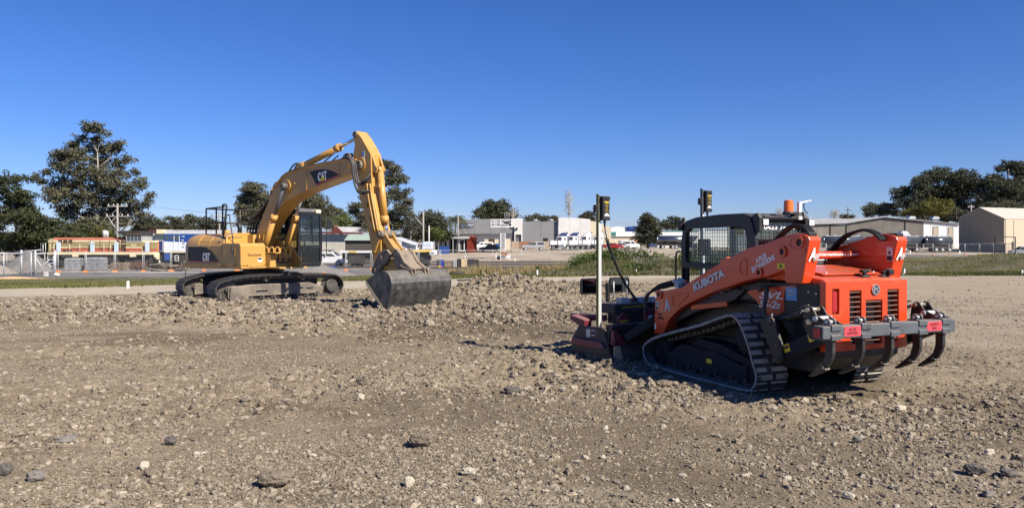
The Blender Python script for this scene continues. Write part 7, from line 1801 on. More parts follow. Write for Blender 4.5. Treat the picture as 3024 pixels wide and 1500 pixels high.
# ------------------------------------------------------------------ vegetation
def leaf_mat(name, a, b_, trans=.25):
    m = bpy.data.materials.new(name); m.use_nodes = True
    nt = m.node_tree; N = nt.nodes; L = nt.links; p = N['Principled BSDF']
    p.inputs['Roughness'].default_value = .65; p.inputs['Specular IOR Level'].default_value = .25
    at = N.new('ShaderNodeAttribute'); at.attribute_name = 'tone'
    r = N.new('ShaderNodeValToRGB'); e = r.color_ramp.elements
    e[0].color = a + (1,); e[1].color = b_ + (1,); e[0].position = .1; e[1].position = .9
    L.new(at.outputs['Fac'], r.inputs['Fac']); L.new(r.outputs['Color'], p.inputs['Base Color'])
    tr = N.new('ShaderNodeBsdfTranslucent'); L.new(r.outputs['Color'], tr.inputs['Color'])
    mx = N.new('ShaderNodeMixShader'); mx.inputs[0].default_value = trans
    L.new(p.outputs[0], mx.inputs[1]); L.new(tr.outputs[0], mx.inputs[2]); L.new(mx.outputs[0], N['Material Output'].inputs['Surface'])
    return m
M['gum'] = leaf_mat('gum_foliage', (.058, .062, .040), (.17, .165, .10))
M['pine'] = leaf_mat('dark_wattle_foliage', (.032, .040, .018), (.095, .105, .045))
M['far'] = leaf_mat('far_foliage', (.05, .056, .036), (.125, .13, .08))
M['fig'] = leaf_mat('dense_dark_foliage', (.034, .040, .024), (.115, .12, .07))
M['olive'] = M['olive']; M['olivef'] = leaf_mat('olive_foliage', (.085, .085, .02), (.19, .18, .045))
M['limegrn'] = leaf_mat('light_green_foliage', (.07, .095, .025), (.16, .19, .06))
M['greyleaf'] = leaf_mat('grey_green_foliage', (.06, .065, .045), (.13, .13, .095))
M['grass'] = leaf_mat('grass_blades', (.055, .072, .018), (.21, .20, .07), .3)
M['weed'] = leaf_mat('weed_leaves', (.045, .07, .016), (.15, .19, .045), .3)
M['drygrass'] = leaf_mat('dry_grass_blades', (.20, .15, .065), (.42, .34, .18), .3)
M['drystem'] = leaf_mat('dry_grey_stems', (.16, .145, .105), (.30, .28, .22), .2)
M['bark'] = mat('tree_bark', (.17, .145, .12), .9, var=.3, scale=3)
M['paleb'] = mat('pale_gum_bark', (.38, .35, .30), .8, var=.25, scale=2)

def poly_mesh(name, V, nper, m, tone=None, parent=None, loc=None):   # V: (n*nper,3), faces of nper corners
    n = len(V) // nper
    me = bpy.data.meshes.new(name)
    me.vertices.add(len(V)); me.vertices.foreach_set('co', np.ascontiguousarray(V, np.float32).ravel())
    me.loops.add(n * nper); me.loops.foreach_set('vertex_index', np.arange(n * nper, dtype=np.int32))
    me.polygons.add(n); me.polygons.foreach_set('loop_start', np.arange(0, n * nper, nper, dtype=np.int32))
    me.update(calc_edges=True); me.materials.append(m)
    if tone is not None:
        a = me.attributes.new('tone', 'FLOAT', 'POINT'); a.data.foreach_set('value', np.repeat(tone, nper).astype(np.float32))
    o = bpy.data.objects.new(name, me); COL.objects.link(o)
    if parent is not None: o.parent = parent
    if loc is not None: o.location = loc
    return o
def unit(n):
    v = rng.normal(size=(n, 3)); return v / np.linalg.norm(v, axis=1)[:, None]
def leaves(C, s, up=.4):           # a quad at every centre
    n = len(C); a = unit(n); a[:, 2] *= (1 - up); nn = unit(n)
    b = np.cross(a, nn); b /= np.linalg.norm(b, axis=1)[:, None] + 1e-9
    ss = (s * rng.uniform(.6, 1.3, n))[:, None]; a = a * ss; b = b * ss * .6
    return np.stack([C - a, C + b * .9, C + a, C - b * .9], 1).reshape(-1, 3)

def tree(name, lab, Y, lobes, m, trunk, leaf=.30, dens=1.0, bark='bark', cat='tree', group=None, dz=1.0, fill=.55, g=None):
    """lobes: (px, py, rx, ry) ellipses read off the photograph, each put at its own depth; trunk: px, top py, base radius"""
    ppm = FPX / Y
    x0 = X(trunk[0], Y); g = G(x0, Y) if g is None else g
    t = thing(name, lab, cat, (x0, Y, g), 0, group)
    Cs = []; tones = []
    limbs = []
    for (px, py, rx, ry) in lobes:
        c = np.array([X(px, Y) - x0, rng.uniform(-1, 1) * rx / ppm * 1.3 * dz, Z(py, Y) - g]); r = np.array([rx / ppm, (rx * .8 + ry * .5) / ppm, ry * 1.22 / ppm])
        limbs.append(c - np.array([0, 0, r[2] * .3]))
        nc = max(8, int(26 * (r[0] * r[1] * r[2]) ** (2 / 3) * dens / max(.2, (leaf * 2.2) ** 2) * .33))
        d = unit(nc) * (rng.uniform(fill * .6, 1.18, nc) ** .7)[:, None]
        cc = c + d * r + rng.normal(0, .16, (nc, 3)) * r
        tl = np.clip(.5 + rng.normal(0, .22, nc), 0, 1)
        per = 34
        cr = leaf * 2.4
        off = unit(nc * per) * (rng.uniform(0, 1, nc * per) ** .5)[:, None] * cr * np.array([1.15, 1.15, .7])
        P = np.repeat(cc, per, 0) + off
        Cs.append(P); tones.append(np.clip(np.repeat(tl, per) + rng.normal(0, .12, nc * per), 0, 1))
    P = np.concatenate(Cs); tn = np.concatenate(tones); P = P + rng.normal(0, leaf * .35, P.shape)
    poly_mesh('crown', leaves(P, leaf * .70), 4, m, tn, t)
    topz = Z(trunk[1], Y) - g; r0 = trunk[2]
    mb = MB()
    lean = rng.uniform(-.4, .4)
    spine = [Vector((0, 0, -.1)), Vector((lean * .3, .1, topz * .35)), Vector((lean, 0, topz * .7)), Vector((lean * .6, 0, topz))]
    sp = spline(spine, 5); mb.tube(sp, [r0 * (1 - .8 * k / (len(sp) - 1)) for k in range(len(sp))], 8)
    tr = mb.build('trunk', M[bark], t)
    lb = MB()
    for c in limbs:
        zz_ = max(topz * .18, min(topz * .95, c[2] - abs(c[0]) * .8 - .4))
        k = min(len(sp) - 1, max(1, int(zz_ / max(topz, .1) * (len(sp) - 1))))
        a = sp[k]; b = Vector(c); mid = a.lerp(b, .5) + Vector((rng.uniform(-.3, .3), rng.uniform(-.3, .3), -.08 * (b - a).length))
        q = spline([a, mid, b], 4); rr = max(.025, r0 * .32 * (1 - .6 * k / len(sp)))
        lb.tube(q, [rr * (1 - .75 * i / (len(q) - 1)) for i in range(len(q))], 5)
    lb.build('limb', M[bark], t)
    return t
tree('gum_tree', 'very tall gum tree with layered clumps, the largest tree at the left', 106,
     [(290, 382, 30, 11), (310, 392, 18, 7), (262, 388, 12, 6), (241, 406, 14, 7), (225, 425, 18, 8), (207, 433, 10, 7), (282, 413, 22, 9), (346, 424, 13, 7), (375, 470, 15, 11), (397, 506, 12, 7), (276, 436, 42, 16), (327, 440, 22, 13),
      (175, 464, 25, 14), (158, 486, 18, 12), (113, 523, 12, 8), (138, 510, 8, 6), (125, 538, 7, 6), (197, 461, 33, 16), (239, 467, 38, 18), (282, 475, 32, 18), (344, 484, 22, 12), (203, 498, 32, 14), (253, 503, 38, 16), (315, 515, 36, 18), (366, 515, 20, 11),
      (405, 534, 18, 12), (422, 551, 12, 9), (437, 577, 10, 9), (434, 596, 12, 7), (394, 560, 24, 13), (352, 543, 28, 16), (296, 551, 42, 20), (239, 543, 33, 18), (180, 543, 33, 18), (158, 565, 28, 16), (197, 580, 38, 20), (253, 588, 42, 20), (310, 593, 42, 22),
      (366, 593, 33, 18), (403, 610, 20, 11), (417, 633, 14, 6), (366, 627, 28, 14), (310, 636, 48, 22), (253, 636, 48, 22), (197, 622, 35, 20), (282, 664, 52, 18), (363, 661, 11, 7), (240, 674, 50, 16), (330, 676, 30, 12)],
     M['gum'], (283, 440, .30), leaf=.25, dens=.72, bark='paleb', fill=.3)
tree('wattle_tree', 'dark green spreading tree at the left edge of the photo', 98,
     [(30, 545, 40, 18), (62, 527, 20, 7), (-10, 560, 35, 22), (20, 590, 35, 22), (80, 580, 30, 16), (40, 640, 42, 18), (-5, 650, 30, 25), (75, 612, 28, 14), (10, 700, 25, 12), (60, 665, 20, 12)], M['pine'], (52, 570, .3), leaf=.24, fill=.3)
tree('wattle_tree', 'low dark green tree between the left edge and the tall gum', 96,
     [(95, 640, 38, 18), (130, 655, 38, 20), (20, 725, 45, 18), (110, 735, 45, 16), (165, 668, 35, 18), (210, 685, 38, 14), (120, 690, 42, 18), (170, 700, 42, 14), (70, 700, 35, 16), (230, 700, 25, 10), (70, 716, 40, 14), (140, 718, 40, 12)], M['pine'], (125, 660, .22), leaf=.24, fill=.3)
tree('shrub', 'small dry looking shrub behind the red locomotive chimney', 100, [(310, 690, 25, 12), (290, 700, 18, 10), (330, 700, 15, 8)], M['olivef'], (308, 690, .1), leaf=.22)
tree('gum_tree', 'rounded gum tree behind the coupling of the two locomotives', 190, [(400, 662, 22, 12), (425, 652, 18, 10), (448, 655, 15, 14), (440, 672, 25, 12), (400, 678, 30, 12)], M['far'], (425, 655, .3), leaf=.42)
tree('gum_tree', 'domed dark tree above the blue locomotive cab', 190, [(505, 652, 12, 9), (524, 655, 18, 12), (485, 665, 16, 9), (512, 668, 30, 12), (500, 680, 35, 12)], M['far'], (508, 655, .3), leaf=.42)
tree('gum_tree', 'gum tree with a thin pointed top left of the deck rails', 185, [(563, 645, 5, 9), (565, 655, 12, 10), (580, 652, 14, 9), (612, 655, 16, 12), (630, 664, 14, 12), (565, 672, 18, 12), (600, 678, 40, 10), (640, 672, 18, 10)], M['far'], (570, 650, .3), leaf=.42)
tree('gum_tree', 'broad gum tree behind the excavator boom foot', 170, [(760, 555, 28, 12), (735, 560, 22, 12), (720, 585, 20, 14), (745, 585, 28, 18), (715, 615, 18, 14), (745, 625, 30, 20), (725, 650, 25, 14), (780, 600, 25, 25), (775, 640, 28, 20), (800, 670, 40, 15), (705, 635, 10, 7)],
     M['gum'], (750, 560, .4), leaf=.34, fill=.35)
tree('gum_tree', 'gum tree right of the excavator boom, above the cab', 175, [(905, 572, 22, 10), (930, 590, 25, 14), (955, 605, 22, 12), (975, 615, 14, 9), (895, 605, 25, 18), (930, 625, 30, 16), (965, 640, 25, 14), (880, 640, 25, 20), (920, 655, 40, 14), (990, 650, 18, 10), (870, 590, 20, 16)], M['gum'], (920, 575, .4), leaf=.34, fill=.35)
tree('gum_tree', 'small dark tree between the excavator cab and the stick', 190, [(1000, 628, 16, 7), (1010, 640, 18, 8), (975, 660, 20, 14)], M['gum'], (1000, 630, .2), leaf=.38)
tree('willow_tree', 'light green feathery tree above the grey house roof', 160, [(1010, 645, 14, 9), (1025, 655, 18, 12), (1000, 662, 18, 10), (1040, 665, 14, 8)], M['limegrn'], (1015, 645, .2), leaf=.30)
tree('gum_tree', 'tall open gum tree behind the excavator stick', 130,
     [(1141, 490, 22, 12), (1160, 500, 20, 10), (1182, 530, 17, 11), (1150, 530, 26, 13), (1120, 520, 16, 14), (1198, 566, 12, 7), (1205, 597, 14, 14), (1165, 575, 30, 16), (1130, 590, 26, 18), (1185, 622, 24, 14), (1140, 640, 34, 14), (1060, 606, 22, 9), (1042, 626, 16, 9), (1075, 645, 22, 14), (1100, 560, 16, 14), (1082, 585, 14, 7), (1170, 660, 34, 16), (1212, 626, 9, 9), (1120, 670, 40, 16), (1065, 672, 28, 14)],
     M['gum'], (1135, 500, .38), leaf=.28, bark='paleb', fill=.3)
tree('bare_tree', 'grey half bare tree right of the tall open gum', 128, [(1215, 645, 22, 14), (1225, 665, 26, 16), (1200, 680, 24, 12)], M['greyleaf'], (1210, 640, .2), leaf=.18, dens=.5, bark='paleb')
tree('fig_tree', 'dense round dark tree behind the stayed utility pole', 150, [(1255, 655, 28, 18), (1275, 640, 26, 13), (1298, 655, 24, 18), (1240, 682, 34, 18), (1312, 680, 20, 14), (1280, 680, 34, 20), (1326, 692, 12, 9)], M['fig'], (1275, 645, .4), leaf=.36, fill=.4)
tree('lime_shrub', 'light green bushy tree behind the open shelter', 140, [(1292, 684, 14, 10), (1300, 693, 14, 8), (1283, 694, 12, 8)], M['limegrn'], (1292, 685, .15), leaf=.26)
tree('gum_tree', 'broad dark tree rising behind the grey panel warehouse', 240, [(1442, 606, 18, 12), (1482, 608, 22, 12), (1462, 617, 30, 14), (1431, 632, 25, 12), (1486, 630, 30, 14), (1510, 640, 15, 10), (1455, 640, 45, 12)], M['fig'], (1462, 610, .5), leaf=.50, fill=.4)
tree('gum_tree', 'low tree top showing above the dark warehouse wing', 250, [(1565, 647, 18, 7), (1590, 643, 20, 8), (1610, 647, 14, 7), (1588, 654, 35, 8)], M['fig'], (1588, 645, .4), leaf=.5)
tree('gum_tree', 'small tree top left of the tall white wall', 250, [(1638, 644, 9, 5), (1628, 650, 12, 5), (1648, 652, 12, 6)], M['far'], (1638, 646, .3), leaf=.45)
tree('gum_tree', 'tree top behind the white wall left of the sensor mast', 250, [(1730, 634, 12, 7), (1742, 640, 14, 8), (1720, 646, 12, 6), (1735, 652, 25, 8)], M['fig'], (1732, 636, .3), leaf=.5)
tree('dark_bush', 'large dense dark bush left of the polished tanker', 186, [(1911, 641, 14, 9), (1930, 648, 13, 12), (1915, 663, 26, 13), (1907, 683, 29, 15), (1925, 700, 23, 14), (1905, 708, 26, 10), (1935, 680, 14, 12)], M['fig'], (1914, 645, .35), leaf=.40, fill=.4)
tree('gum_tree', 'small gum tree above the white shop left of the loader cab', 300, [(1958, 662, 12, 8), (1985, 650, 12, 7), (2003, 655, 10, 9), (1985, 668, 30, 7)], M['fig'], (1985, 655, .4), leaf=.55)
tree('gum_tree', 'open gum tree above the long warehouse roof', 260, [(2575, 614, 20, 9), (2610, 610, 18, 9), (2632, 614, 14, 8), (2565, 630, 14, 9), (2600, 628, 30, 10), (2640, 628, 9, 7)], M['gum'], (2600, 615, .4), leaf=.42, fill=.35)
tree('low_bush', 'low dark bush on the ridge behind the long warehouse', 300, [(2490, 642, 18, 4), (2510, 640, 16, 5)], M['fig'], (2500, 642, .3), leaf=.5)
tree('fig_tree', 'huge spreading dark fig tree above the long warehouse at the right', 245,
     [(2795, 512, 38, 16), (2757, 528, 32, 17), (2820, 530, 38, 18), (2712, 541, 22, 12), (2680, 563, 23, 12), (2660, 580, 18, 12), (2652, 605, 12, 8), (2726, 570, 42, 18), (2788, 562, 46, 20), (2843, 545, 22, 17), (2757, 597, 46, 16), (2813, 600, 42, 18), (2679, 600, 20, 10), (2700, 614, 28, 18), (2740, 628, 45, 18), (2800, 632, 50, 18)],
     M['fig'], (2790, 520, .9), leaf=.52, fill=.4)
tree('gum_tree', 'greyish gum tree between the huge fig and the right hand trees', 240, [(2880, 542, 26, 14), (2862, 570, 36, 18), (2905, 560, 28, 16), (2880, 595, 42, 16), (2920, 590, 30, 15), (2860, 618, 45, 20), (2910, 625, 45, 18), (2960, 632, 50, 18)], M['gum'], (2885, 550, .6), leaf=.48, fill=.35)
tree('fig_tree', 'dark flat topped tree at the right edge of the photo', 235, [(2925, 534, 28, 11), (2958, 530, 32, 12), (2945, 556, 40, 16), (2992, 545, 32, 16), (3001, 486, 32, 9), (2964, 498, 16, 5), (3010, 506, 26, 11), (3016, 565, 32, 20), (2976, 588, 40, 16), (3040, 530, 25, 40)], M['fig'], (2980, 500, .7), leaf=.50, fill=.35)
tree('olive_bush', 'yellow olive coloured bushy tree in front of the huge fig', 225, [(2741, 606, 40, 13), (2710, 624, 28, 9), (2775, 622, 28, 10), (2745, 622, 40, 9), (2690, 632, 20, 7)], M['olivef'], (2741, 612, .3), leaf=.42, fill=.4)
tree('green_bush', 'grey green bush behind the roof vents of the long warehouse', 225, [(2820, 626, 32, 13), (2850, 634, 20, 9)], M['far'], (2825, 622, .3), leaf=.42)
tree('green_bush', 'grey green bushes above the cream roof at the right', 230, [(2960, 612, 45, 14), (2910, 618, 28, 12), (3015, 590, 15, 9)], M['far'], (2960, 608, .3), leaf=.42)

def bare(name, lab, px, Y, top, base, spread, n, m='paleb'):
    x = X(px, Y); g = Z(base, Y)
    t = thing(name, lab, 'tree', (x, Y, G(x, Y))); dz = g - G(x, Y); H_ = Z(top, Y) - g
    MB().tube([(0, 0, 0), (0, 0, dz + H_ * .5), (.2, 0, dz + H_)], [.25, .12, .03], 6).build('trunk', M[m], t)
    b = MB(); s = spread / FPX * Y
    for k in range(n):
        z0 = dz + H_ * rng.uniform(0, .75); a = rng.uniform(-1, 1); l = H_ * rng.uniform(.12, .35)
        e = Vector((a * s * (1 - (z0 - dz) / H_ * .7), rng.uniform(-.5, .5) * s, z0 + l)); st = Vector((0, 0, z0))
        b.tube([st, st.lerp(e, .5) + Vector((0, 0, -.1 * l)), e], [.07, .05, .02], 4)
        for j in range(5):
            p = st.lerp(e, rng.uniform(.4, 1)); b.tube([p, p + Vector((rng.uniform(-.2, .2) * s, rng.uniform(-.2, .2) * s, l * rng.uniform(.2, .5)))], [.03, .012], 3)
    b.build('branch', M[m], t)
bare('bare_poplar', 'leafless poplar with upright branches above the white wall', 1680, 230, 560, 642, 20, 46)
bare('bare_tree', 'leafless grey tree behind the orange beacon', 2300, 280, 618, 650, 32, 60)
bare('bare_tree', 'leafless grey tree above the low warehouse roof, left of the dark pole', 2465, 280, 618, 652, 25, 60)
bare('bare_tree', 'wispy bare treetop beside the dark tree behind the grey warehouse', 1515, 225, 612, 645, 12, 30)

def palm(px, Y, top, lab, n=15, L_=3.6, th=.3):
    x = X(px, Y); g = G(x, Y); h = Z(top, Y) - g
    t = thing('palm_tree', lab, 'palm tree', (x, Y, g))
    MB().tube([(0, 0, 0), (.1, 0, h * .5), (0, 0, h)], [th, th * .7, th * .6], 10).build('trunk', M['polew'], t)
    for k in range(n):
        a = 2 * PI * k / n + rng.uniform(-.2, .2); up = rng.uniform(.2, 1.1)
        pts = [Vector((math.cos(a) * L_ * s * .75, math.sin(a) * L_ * s * .75, h + L_ * (up * s - (1.0 + .3 * up) * s * s))) for s in np.linspace(0, 1, 9)]
        V = []
        for i in range(8):
            p, q = pts[i], pts[i + 1]; d = (q - p).normalized(); sd_ = d.cross(Vector((0, 0, 1))).normalized()
            for s in (-1, 1):
                for j in range(3):
                    a0 = p.lerp(q, j / 3); w_ = .25 * L_ * math.sin(PI * min(1, (i + 1.5) / 9.5)) + .1
                    e = a0 + sd_ * s * w_ + d * .35 + Vector((0, 0, -.35 * w_))
                    V += [tuple(a0), tuple(a0 + d * .12), tuple(e)]
        poly_mesh('frond', np.array(V), 3, M['pine'], rng.uniform(.3, .9, len(V) // 3), t)
palm(1345, 186, 650, 'palm tree with drooping fronds left of the grey warehouse', 22, 5.2, .22)
palm(975, 150, 645, 'palm fronds showing above the goods shed beside the excavator cab', 13, 3.0)

# far-off wood along the horizon
n = 16000
fx_ = rng.uniform(-520, 520, n); fy_ = rng.uniform(560, 700, n); hh_ = 4.0 + 4.5 * (fbm(fx_ * .03, fy_ * .01, 4, 60) + .5)
Cw = np.stack([fx_, fy_, -.1 + hh_ * rng.uniform(0, 1, n) ** .7], -1)
tag(poly_mesh('far_wood', leaves(Cw, 2.2), 4, M['far'], rng.uniform(0, 1, n)), 'low dark line of distant trees on the horizon', None, None, 'stuff')

# grass, weeds and dry reeds: single blades
def blades(name, xs, ys, h, w_, m, lab, lean=.35, tone=None, zf=tz):
    n = len(xs); z = zf(xs, ys) - .01
    a = rng.uniform(0, 2 * PI, n); hh = h * rng.uniform(.5, 1.25, n); d = np.stack([np.cos(a), np.sin(a), np.zeros(n)], -1)
    b = rng.uniform(0, 2 * PI, n); l = np.stack([np.cos(b), np.sin(b), np.zeros(n)], -1) * (lean * hh * rng.uniform(0, 1, n))[:, None]
    B = np.stack([xs, ys, z], -1); ww = (w_ * rng.uniform(.6, 1.3, n))[:, None]
    T = B + l; T[:, 2] += hh
    V = np.stack([B - d * ww, B + d * ww, T], 1).reshape(-1, 3)
    return tag(poly_mesh(name, V, 3, m, rng.uniform(0, 1, n) if tone is None else tone), lab, None, None, 'stuff')
def scatter(n, u0, u1, y0, y1, keep):
    u = rng.uniform(u0, u1, n); y = np.exp(rng.uniform(math.log(y0), math.log(y1), n)); x = u * y
    k = keep(x, y) > rng.uniform(0, 1, n); return x[k], y[k]
def on_verge(x, y): return (y > E_(x) + .15)
gp_ = lambda x, y: on_verge(x, y) * (.30 + .7 * smooth((fbm(x * .25, y * .25, 4, 70) + .10) / .2))
x_, y_ = scatter(90000, -.85, -.05, 26, 58, lambda x, y: gp_(x, y) * (1 - smooth((y - 50) / 9)))
ton = np.clip(.5 + 1.6 * fbm(x_ * .3, y_ * .5, 3, 71) + rng.normal(0, .18, len(x_)), 0, 1)
blades('grass', x_, y_, .07, .018, M['grass'], 'short green grass on the verge left of the centre', tone=ton)
x_, y_ = scatter(120000, .28, .85, 38.8, 138, lambda x, y: on_verge(x, y) * (.35 + .65 * smooth((fbm(x * .2, y * .2, 4, 75) + .1) / .2)) * ((y < 60) | (rng.uniform(0, 1, len(x)) < .7)))
ton = np.clip(.42 + 1.8 * fbm(x_ * .12, y_ * .25, 3, 76) + rng.normal(0, .16, len(x_)) - .0 * y_, 0, 1)
blades('grass', x_, y_, .15, .035, M['grass'], 'green grass of the paddock behind the loader', tone=ton)
x_, y_ = scatter(26000, .28, .85, 40, 110, lambda x, y: on_verge(x, y) * smooth((fbm(x * .15, y * .3, 4, 79) - .02) / .1))
blades('dry_grass', x_, y_, .18, .03, M['drygrass'], 'dry tufts among the paddock grass behind the loader')
x_, y_ = scatter(40000, -.08, .16, 36, 52, lambda x, y: on_verge(x, y) * (x < 4.2) * smooth((fbm(x * .4, y * .4, 3, 81) + .25) / .3))
blades('grass', x_, y_, .13, .02, M['grass'], 'green grass strip behind the haul path in the middle')
x_, y_ = scatter(9000, -.06, .07, 48, 62, lambda x, y: smooth((fbm(x * .45, y * .45, 3, 82) + .12) / .2))
blades('reed_clump', x_, y_, .12 + 1.3 * np.clip(fbm(x_ * .6, y_ * .6, 3, 84) + .25, 0, .6), .03, M['drygrass'], 'tall dry golden grass in front of the yard in the middle', .3)
x_, y_ = scatter(12000, -.14, -.02, 52, 66, lambda x, y: smooth((fbm(x * .5, y * .5, 3, 85) + .1) / .2))
blades('dry_grass', x_, y_, .45, .03, M['drygrass'], 'dry grass along the yard edge behind the bucket', .4)
n_ = 16000
x_ = rng.uniform(-24, 30, n_); y_ = E_(x_) + rng.normal(-.05, .35, n_)
k_ = rng.uniform(0, 1, n_) < smooth((fbm(x_ * .8, y_ * .8, 3, 88) + .02) / .15)
blades('edge_tufts', x_[k_], y_[k_], .13, .02, M['grass'], 'ragged tufts of grass along the edge of the path')
# the weedy mound
def mound_keep(x, y): return np.clip((tz(x, y) + .25) / .5, 0, 1) * (y > E_(x) + .1)
x_, y_ = scatter(26000, .03, .36, 39.3, 58, lambda x, y: mound_keep(x, y) * (x < 17) * smooth((fbm(x * .45, y * .45, 4, 90) + .02) / .10))
hgt = .05 + .55 * rng.uniform(0, 1, len(x_)) ** 1.3 * (.4 + 1.6 * np.clip(fbm(x_ * .5, y_ * .5, 3, 93) + .4, 0, 1))
Cw = np.stack([x_, y_, tz(x_, y_) + hgt], -1)
C2 = np.repeat(Cw, 5, 0) + rng.normal(0, .07, (len(Cw) * 5, 3)); C2[:, 2] = np.maximum(C2[:, 2], np.repeat(tz(x_, y_), 5) + .02)
tn = np.clip(np.repeat(.45 + 2.2 * fbm(x_ * .35, y_ * .35, 3, 94), 5) + rng.normal(0, .15, len(C2)), 0, 1)
tag(poly_mesh('weeds', leaves(C2, .075), 4, M['weed'], tn), 'leafy green weeds covering the mound behind the sensor mast', None, None, 'stuff')
x_, y_ = scatter(34000, .02, .36, 39, 58, lambda x, y: (y > E_(x) + .1) * (x > 1) * (x < 17) * .8)
blades('dry_stems', x_, y_, .24, .016, M['drystem'], 'grey dry stems tangled between the weeds of the mound', .9)
x_, y_ = scatter(30000, .02, .36, 39, 45, lambda x, y: (y > E_(x) + .1) * (x > 1) * smooth((fbm(x * .5, y * .8, 3, 97) + .05) / .15))
blades('grass', x_, y_, .28, .02, M['grass'], 'bright grass at the foot of the weedy mound')

# stakes
def stake(px, py0, py1, wpx, lab, m='stakew', Y=None):
    Y = Y or FPX * EYE / (py1 - 712.0)
    x = X(px, Y); g = G(x, Y) if Y > 30 else 0; h = (py1 - py0) / FPX * Y; w_ = wpx / FPX * Y
    t = thing('survey_stake', lab, 'stake', (x, Y, g - .02))
    MB().prism([(-w_ / 2, 0), (w_ / 2, 0), (w_ / 2, h), (w_ / 4, h + .03), (-w_ / 2, h + .01)], -w_ * .35, w_ * .35, 'y').build('post', M[m], t)
    return t
for a in ((378, 827, 849, 6, 'white survey stake beside the path left of the excavator', 'stakew', 28.5), (1587, 795, 815, 4.5, 'white survey stake behind the soil heap', 'stakew', 38.6), (1592, 811, 816, 4, 'short white peg beside the stake behind the soil heap', 'stakew', 38.4), (1880, 793, 811, 4.5, 'white survey stake at the foot of the weedy mound', 'stakew', 39.9), (1886, 808, 813, 3, 'short white peg right of the mound stake', 'stakew', 39.5),
          (2671, 790, 808, 4, 'white survey stake right of the loader hood', 'stakew', 40.5), (2667, 804, 810, 5, 'short white peg below the stake right of the loader hood', 'stakew', 39.6), (3019, 793, 808, 4, 'white survey stake at the right edge of the photo', 'stakew', 40.5), (548, 783, 813, 2.5, 'thin dark stake left of the excavator tracks', 'darkwood', 44),
          (956, 786, 803, 3, 'orange painted stake behind the excavator, left one', 'orangeblk', 50), (960, 787, 803, 2.5, 'orange painted stake behind the excavator, right one', 'orangeblk', 50), (1374, 733, 753, 2.5, 'white stake on the rail bank in front of the red shed', 'stakew', 112), (1521, 742, 753, 2.5, 'white stake right of the work platform', 'stakew', 114),
          (1693, 744, 752, 2.5, 'white stake on the bank in front of the prime movers', 'stakew', 112), (1989, 738, 748, 2.5, 'white stake on the bank left of the loader cab', 'stakew', 116), (2688, 730, 739, 3, 'white stake in front of the dark tankers', 'stakew', 148), (2834, 730, 738, 3, 'white stake in front of the ribbed shed', 'stakew', 148)):
    stake(*a)
ys = stake(1297, 764, 792, 2.5, 'black stake with a yellow top right of the grey bucket', 'black', 50)
MB().box((0, 0, .62), (.09, .09, .09)).build('yellow_top', M['yellow'], ys)
# hose lying on the path, timber on the grass
tag(MB().tube(spline([(X(1352, 34), 34, .03), (X(1400, 34.3), 34.3, .04), (X(1440, 34), 34, .03), (X(1452, 33.8), 33.8, .05)], 5), .03, 6).tube(spline([(X(1350, 33.7), 33.7, .03), (X(1390, 33.9), 33.9, .04), (X(1430, 34.1), 34.1, .03)], 5), .025, 6).build('ground_hose', M['blackrub']), 'thin dark hose lying on the pale path right of the bucket', 'hose')
lg_ = MB()
for k in range(7): lg_.tube([(rng.uniform(-.9, 0), rng.uniform(-.3, .3), .05 + .05 * k % .2), (rng.uniform(.2, 1.0), rng.uniform(-.3, .3), .06 + .06 * k % .25)], .05, 6)
tag(lg_.build('branch_pile', M['drystem'] if False else M['darkwood'], None, loc=(X(1335, 52), 52, G(X(1335, 52), 52))), 'dark pile of dead branches on the grass right of the bucket', 'branch pile')

# ------------------------------------------------------------------ stones and clods
def stone_mat(name, cols, ro=.9):
    m = bpy.data.materials.new(name); m.use_nodes = True
    nt = m.node_tree; N = nt.nodes; L = nt.links; p = N['Principled BSDF']
    p.inputs['Roughness'].default_value = ro; p.inputs['Specular IOR Level'].default_value = .2
    oi = N.new('ShaderNodeObjectInfo'); r = N.new('ShaderNodeValToRGB'); e = r.color_ramp.elements
    e[0].color = cols[0] + (1,); e[1].color = cols[-1] + (1,)
    for i, c in enumerate(cols[1:-1]):
        k = e.new((i + 1) / (len(cols) - 1)); k.color = c + (1,)
    L.new(oi.outputs['Random'], r.inputs['Fac'])
    g = N.new('ShaderNodeNewGeometry'); n = N.new('ShaderNodeTexNoise'); n.inputs['Scale'].default_value = 30; n.inputs['Detail'].default_value = 6
    L.new(g.outputs['Position'], n.inputs['Vector'])
    r2 = N.new('ShaderNodeValToRGB'); r2.color_ramp.elements[0].position = .3; r2.color_ramp.elements[1].position = .7
    r2.color_ramp.elements[0].color = (.66, .65, .64, 1); r2.color_ramp.elements[1].color = (1.15, 1.15, 1.15, 1)
    L.new(n.outputs['Fac'], r2.inputs['Fac'])
    x = N.new('ShaderNodeMixRGB'); x.blend_type = 'MULTIPLY'; x.inputs['Fac'].default_value = 1
    L.new(r.outputs['Color'], x.inputs['Color1']); L.new(r2.outputs['Color'], x.inputs['Color2']); L.new(x.outputs['Color'], p.inputs['Base Color'])
    b = N.new('ShaderNodeBump'); b.inputs['Strength'].default_value = .6; b.inputs['Distance'].default_value = .01
    n2 = N.new('ShaderNodeTexNoise'); n2.inputs['Scale'].default_value = 70; n2.inputs['Detail'].default_value = 4
    L.new(g.outputs['Position'], n2.inputs['Vector']); L.new(n2.outputs['Fac'], b.inputs['Height']); L.new(b.outputs[0], p.inputs['Normal'])
    return m
M['clod'] = stone_mat('soil_clod', [(.13, .107, .08), (.205, .17, .128), (.27, .228, .172), (.345, .297, .23), (.18, .15, .113)])
M['chip'] = stone_mat('stone_chip', [(.17, .14, .104), (.24, .20, .148), (.18, .148, .104), (.27, .226, .16), (.15, .13, .108), (.235, .19, .134), (.42, .38, .31), (.19, .157, .11), (.245, .20, .14), (.20, .165, .117)])
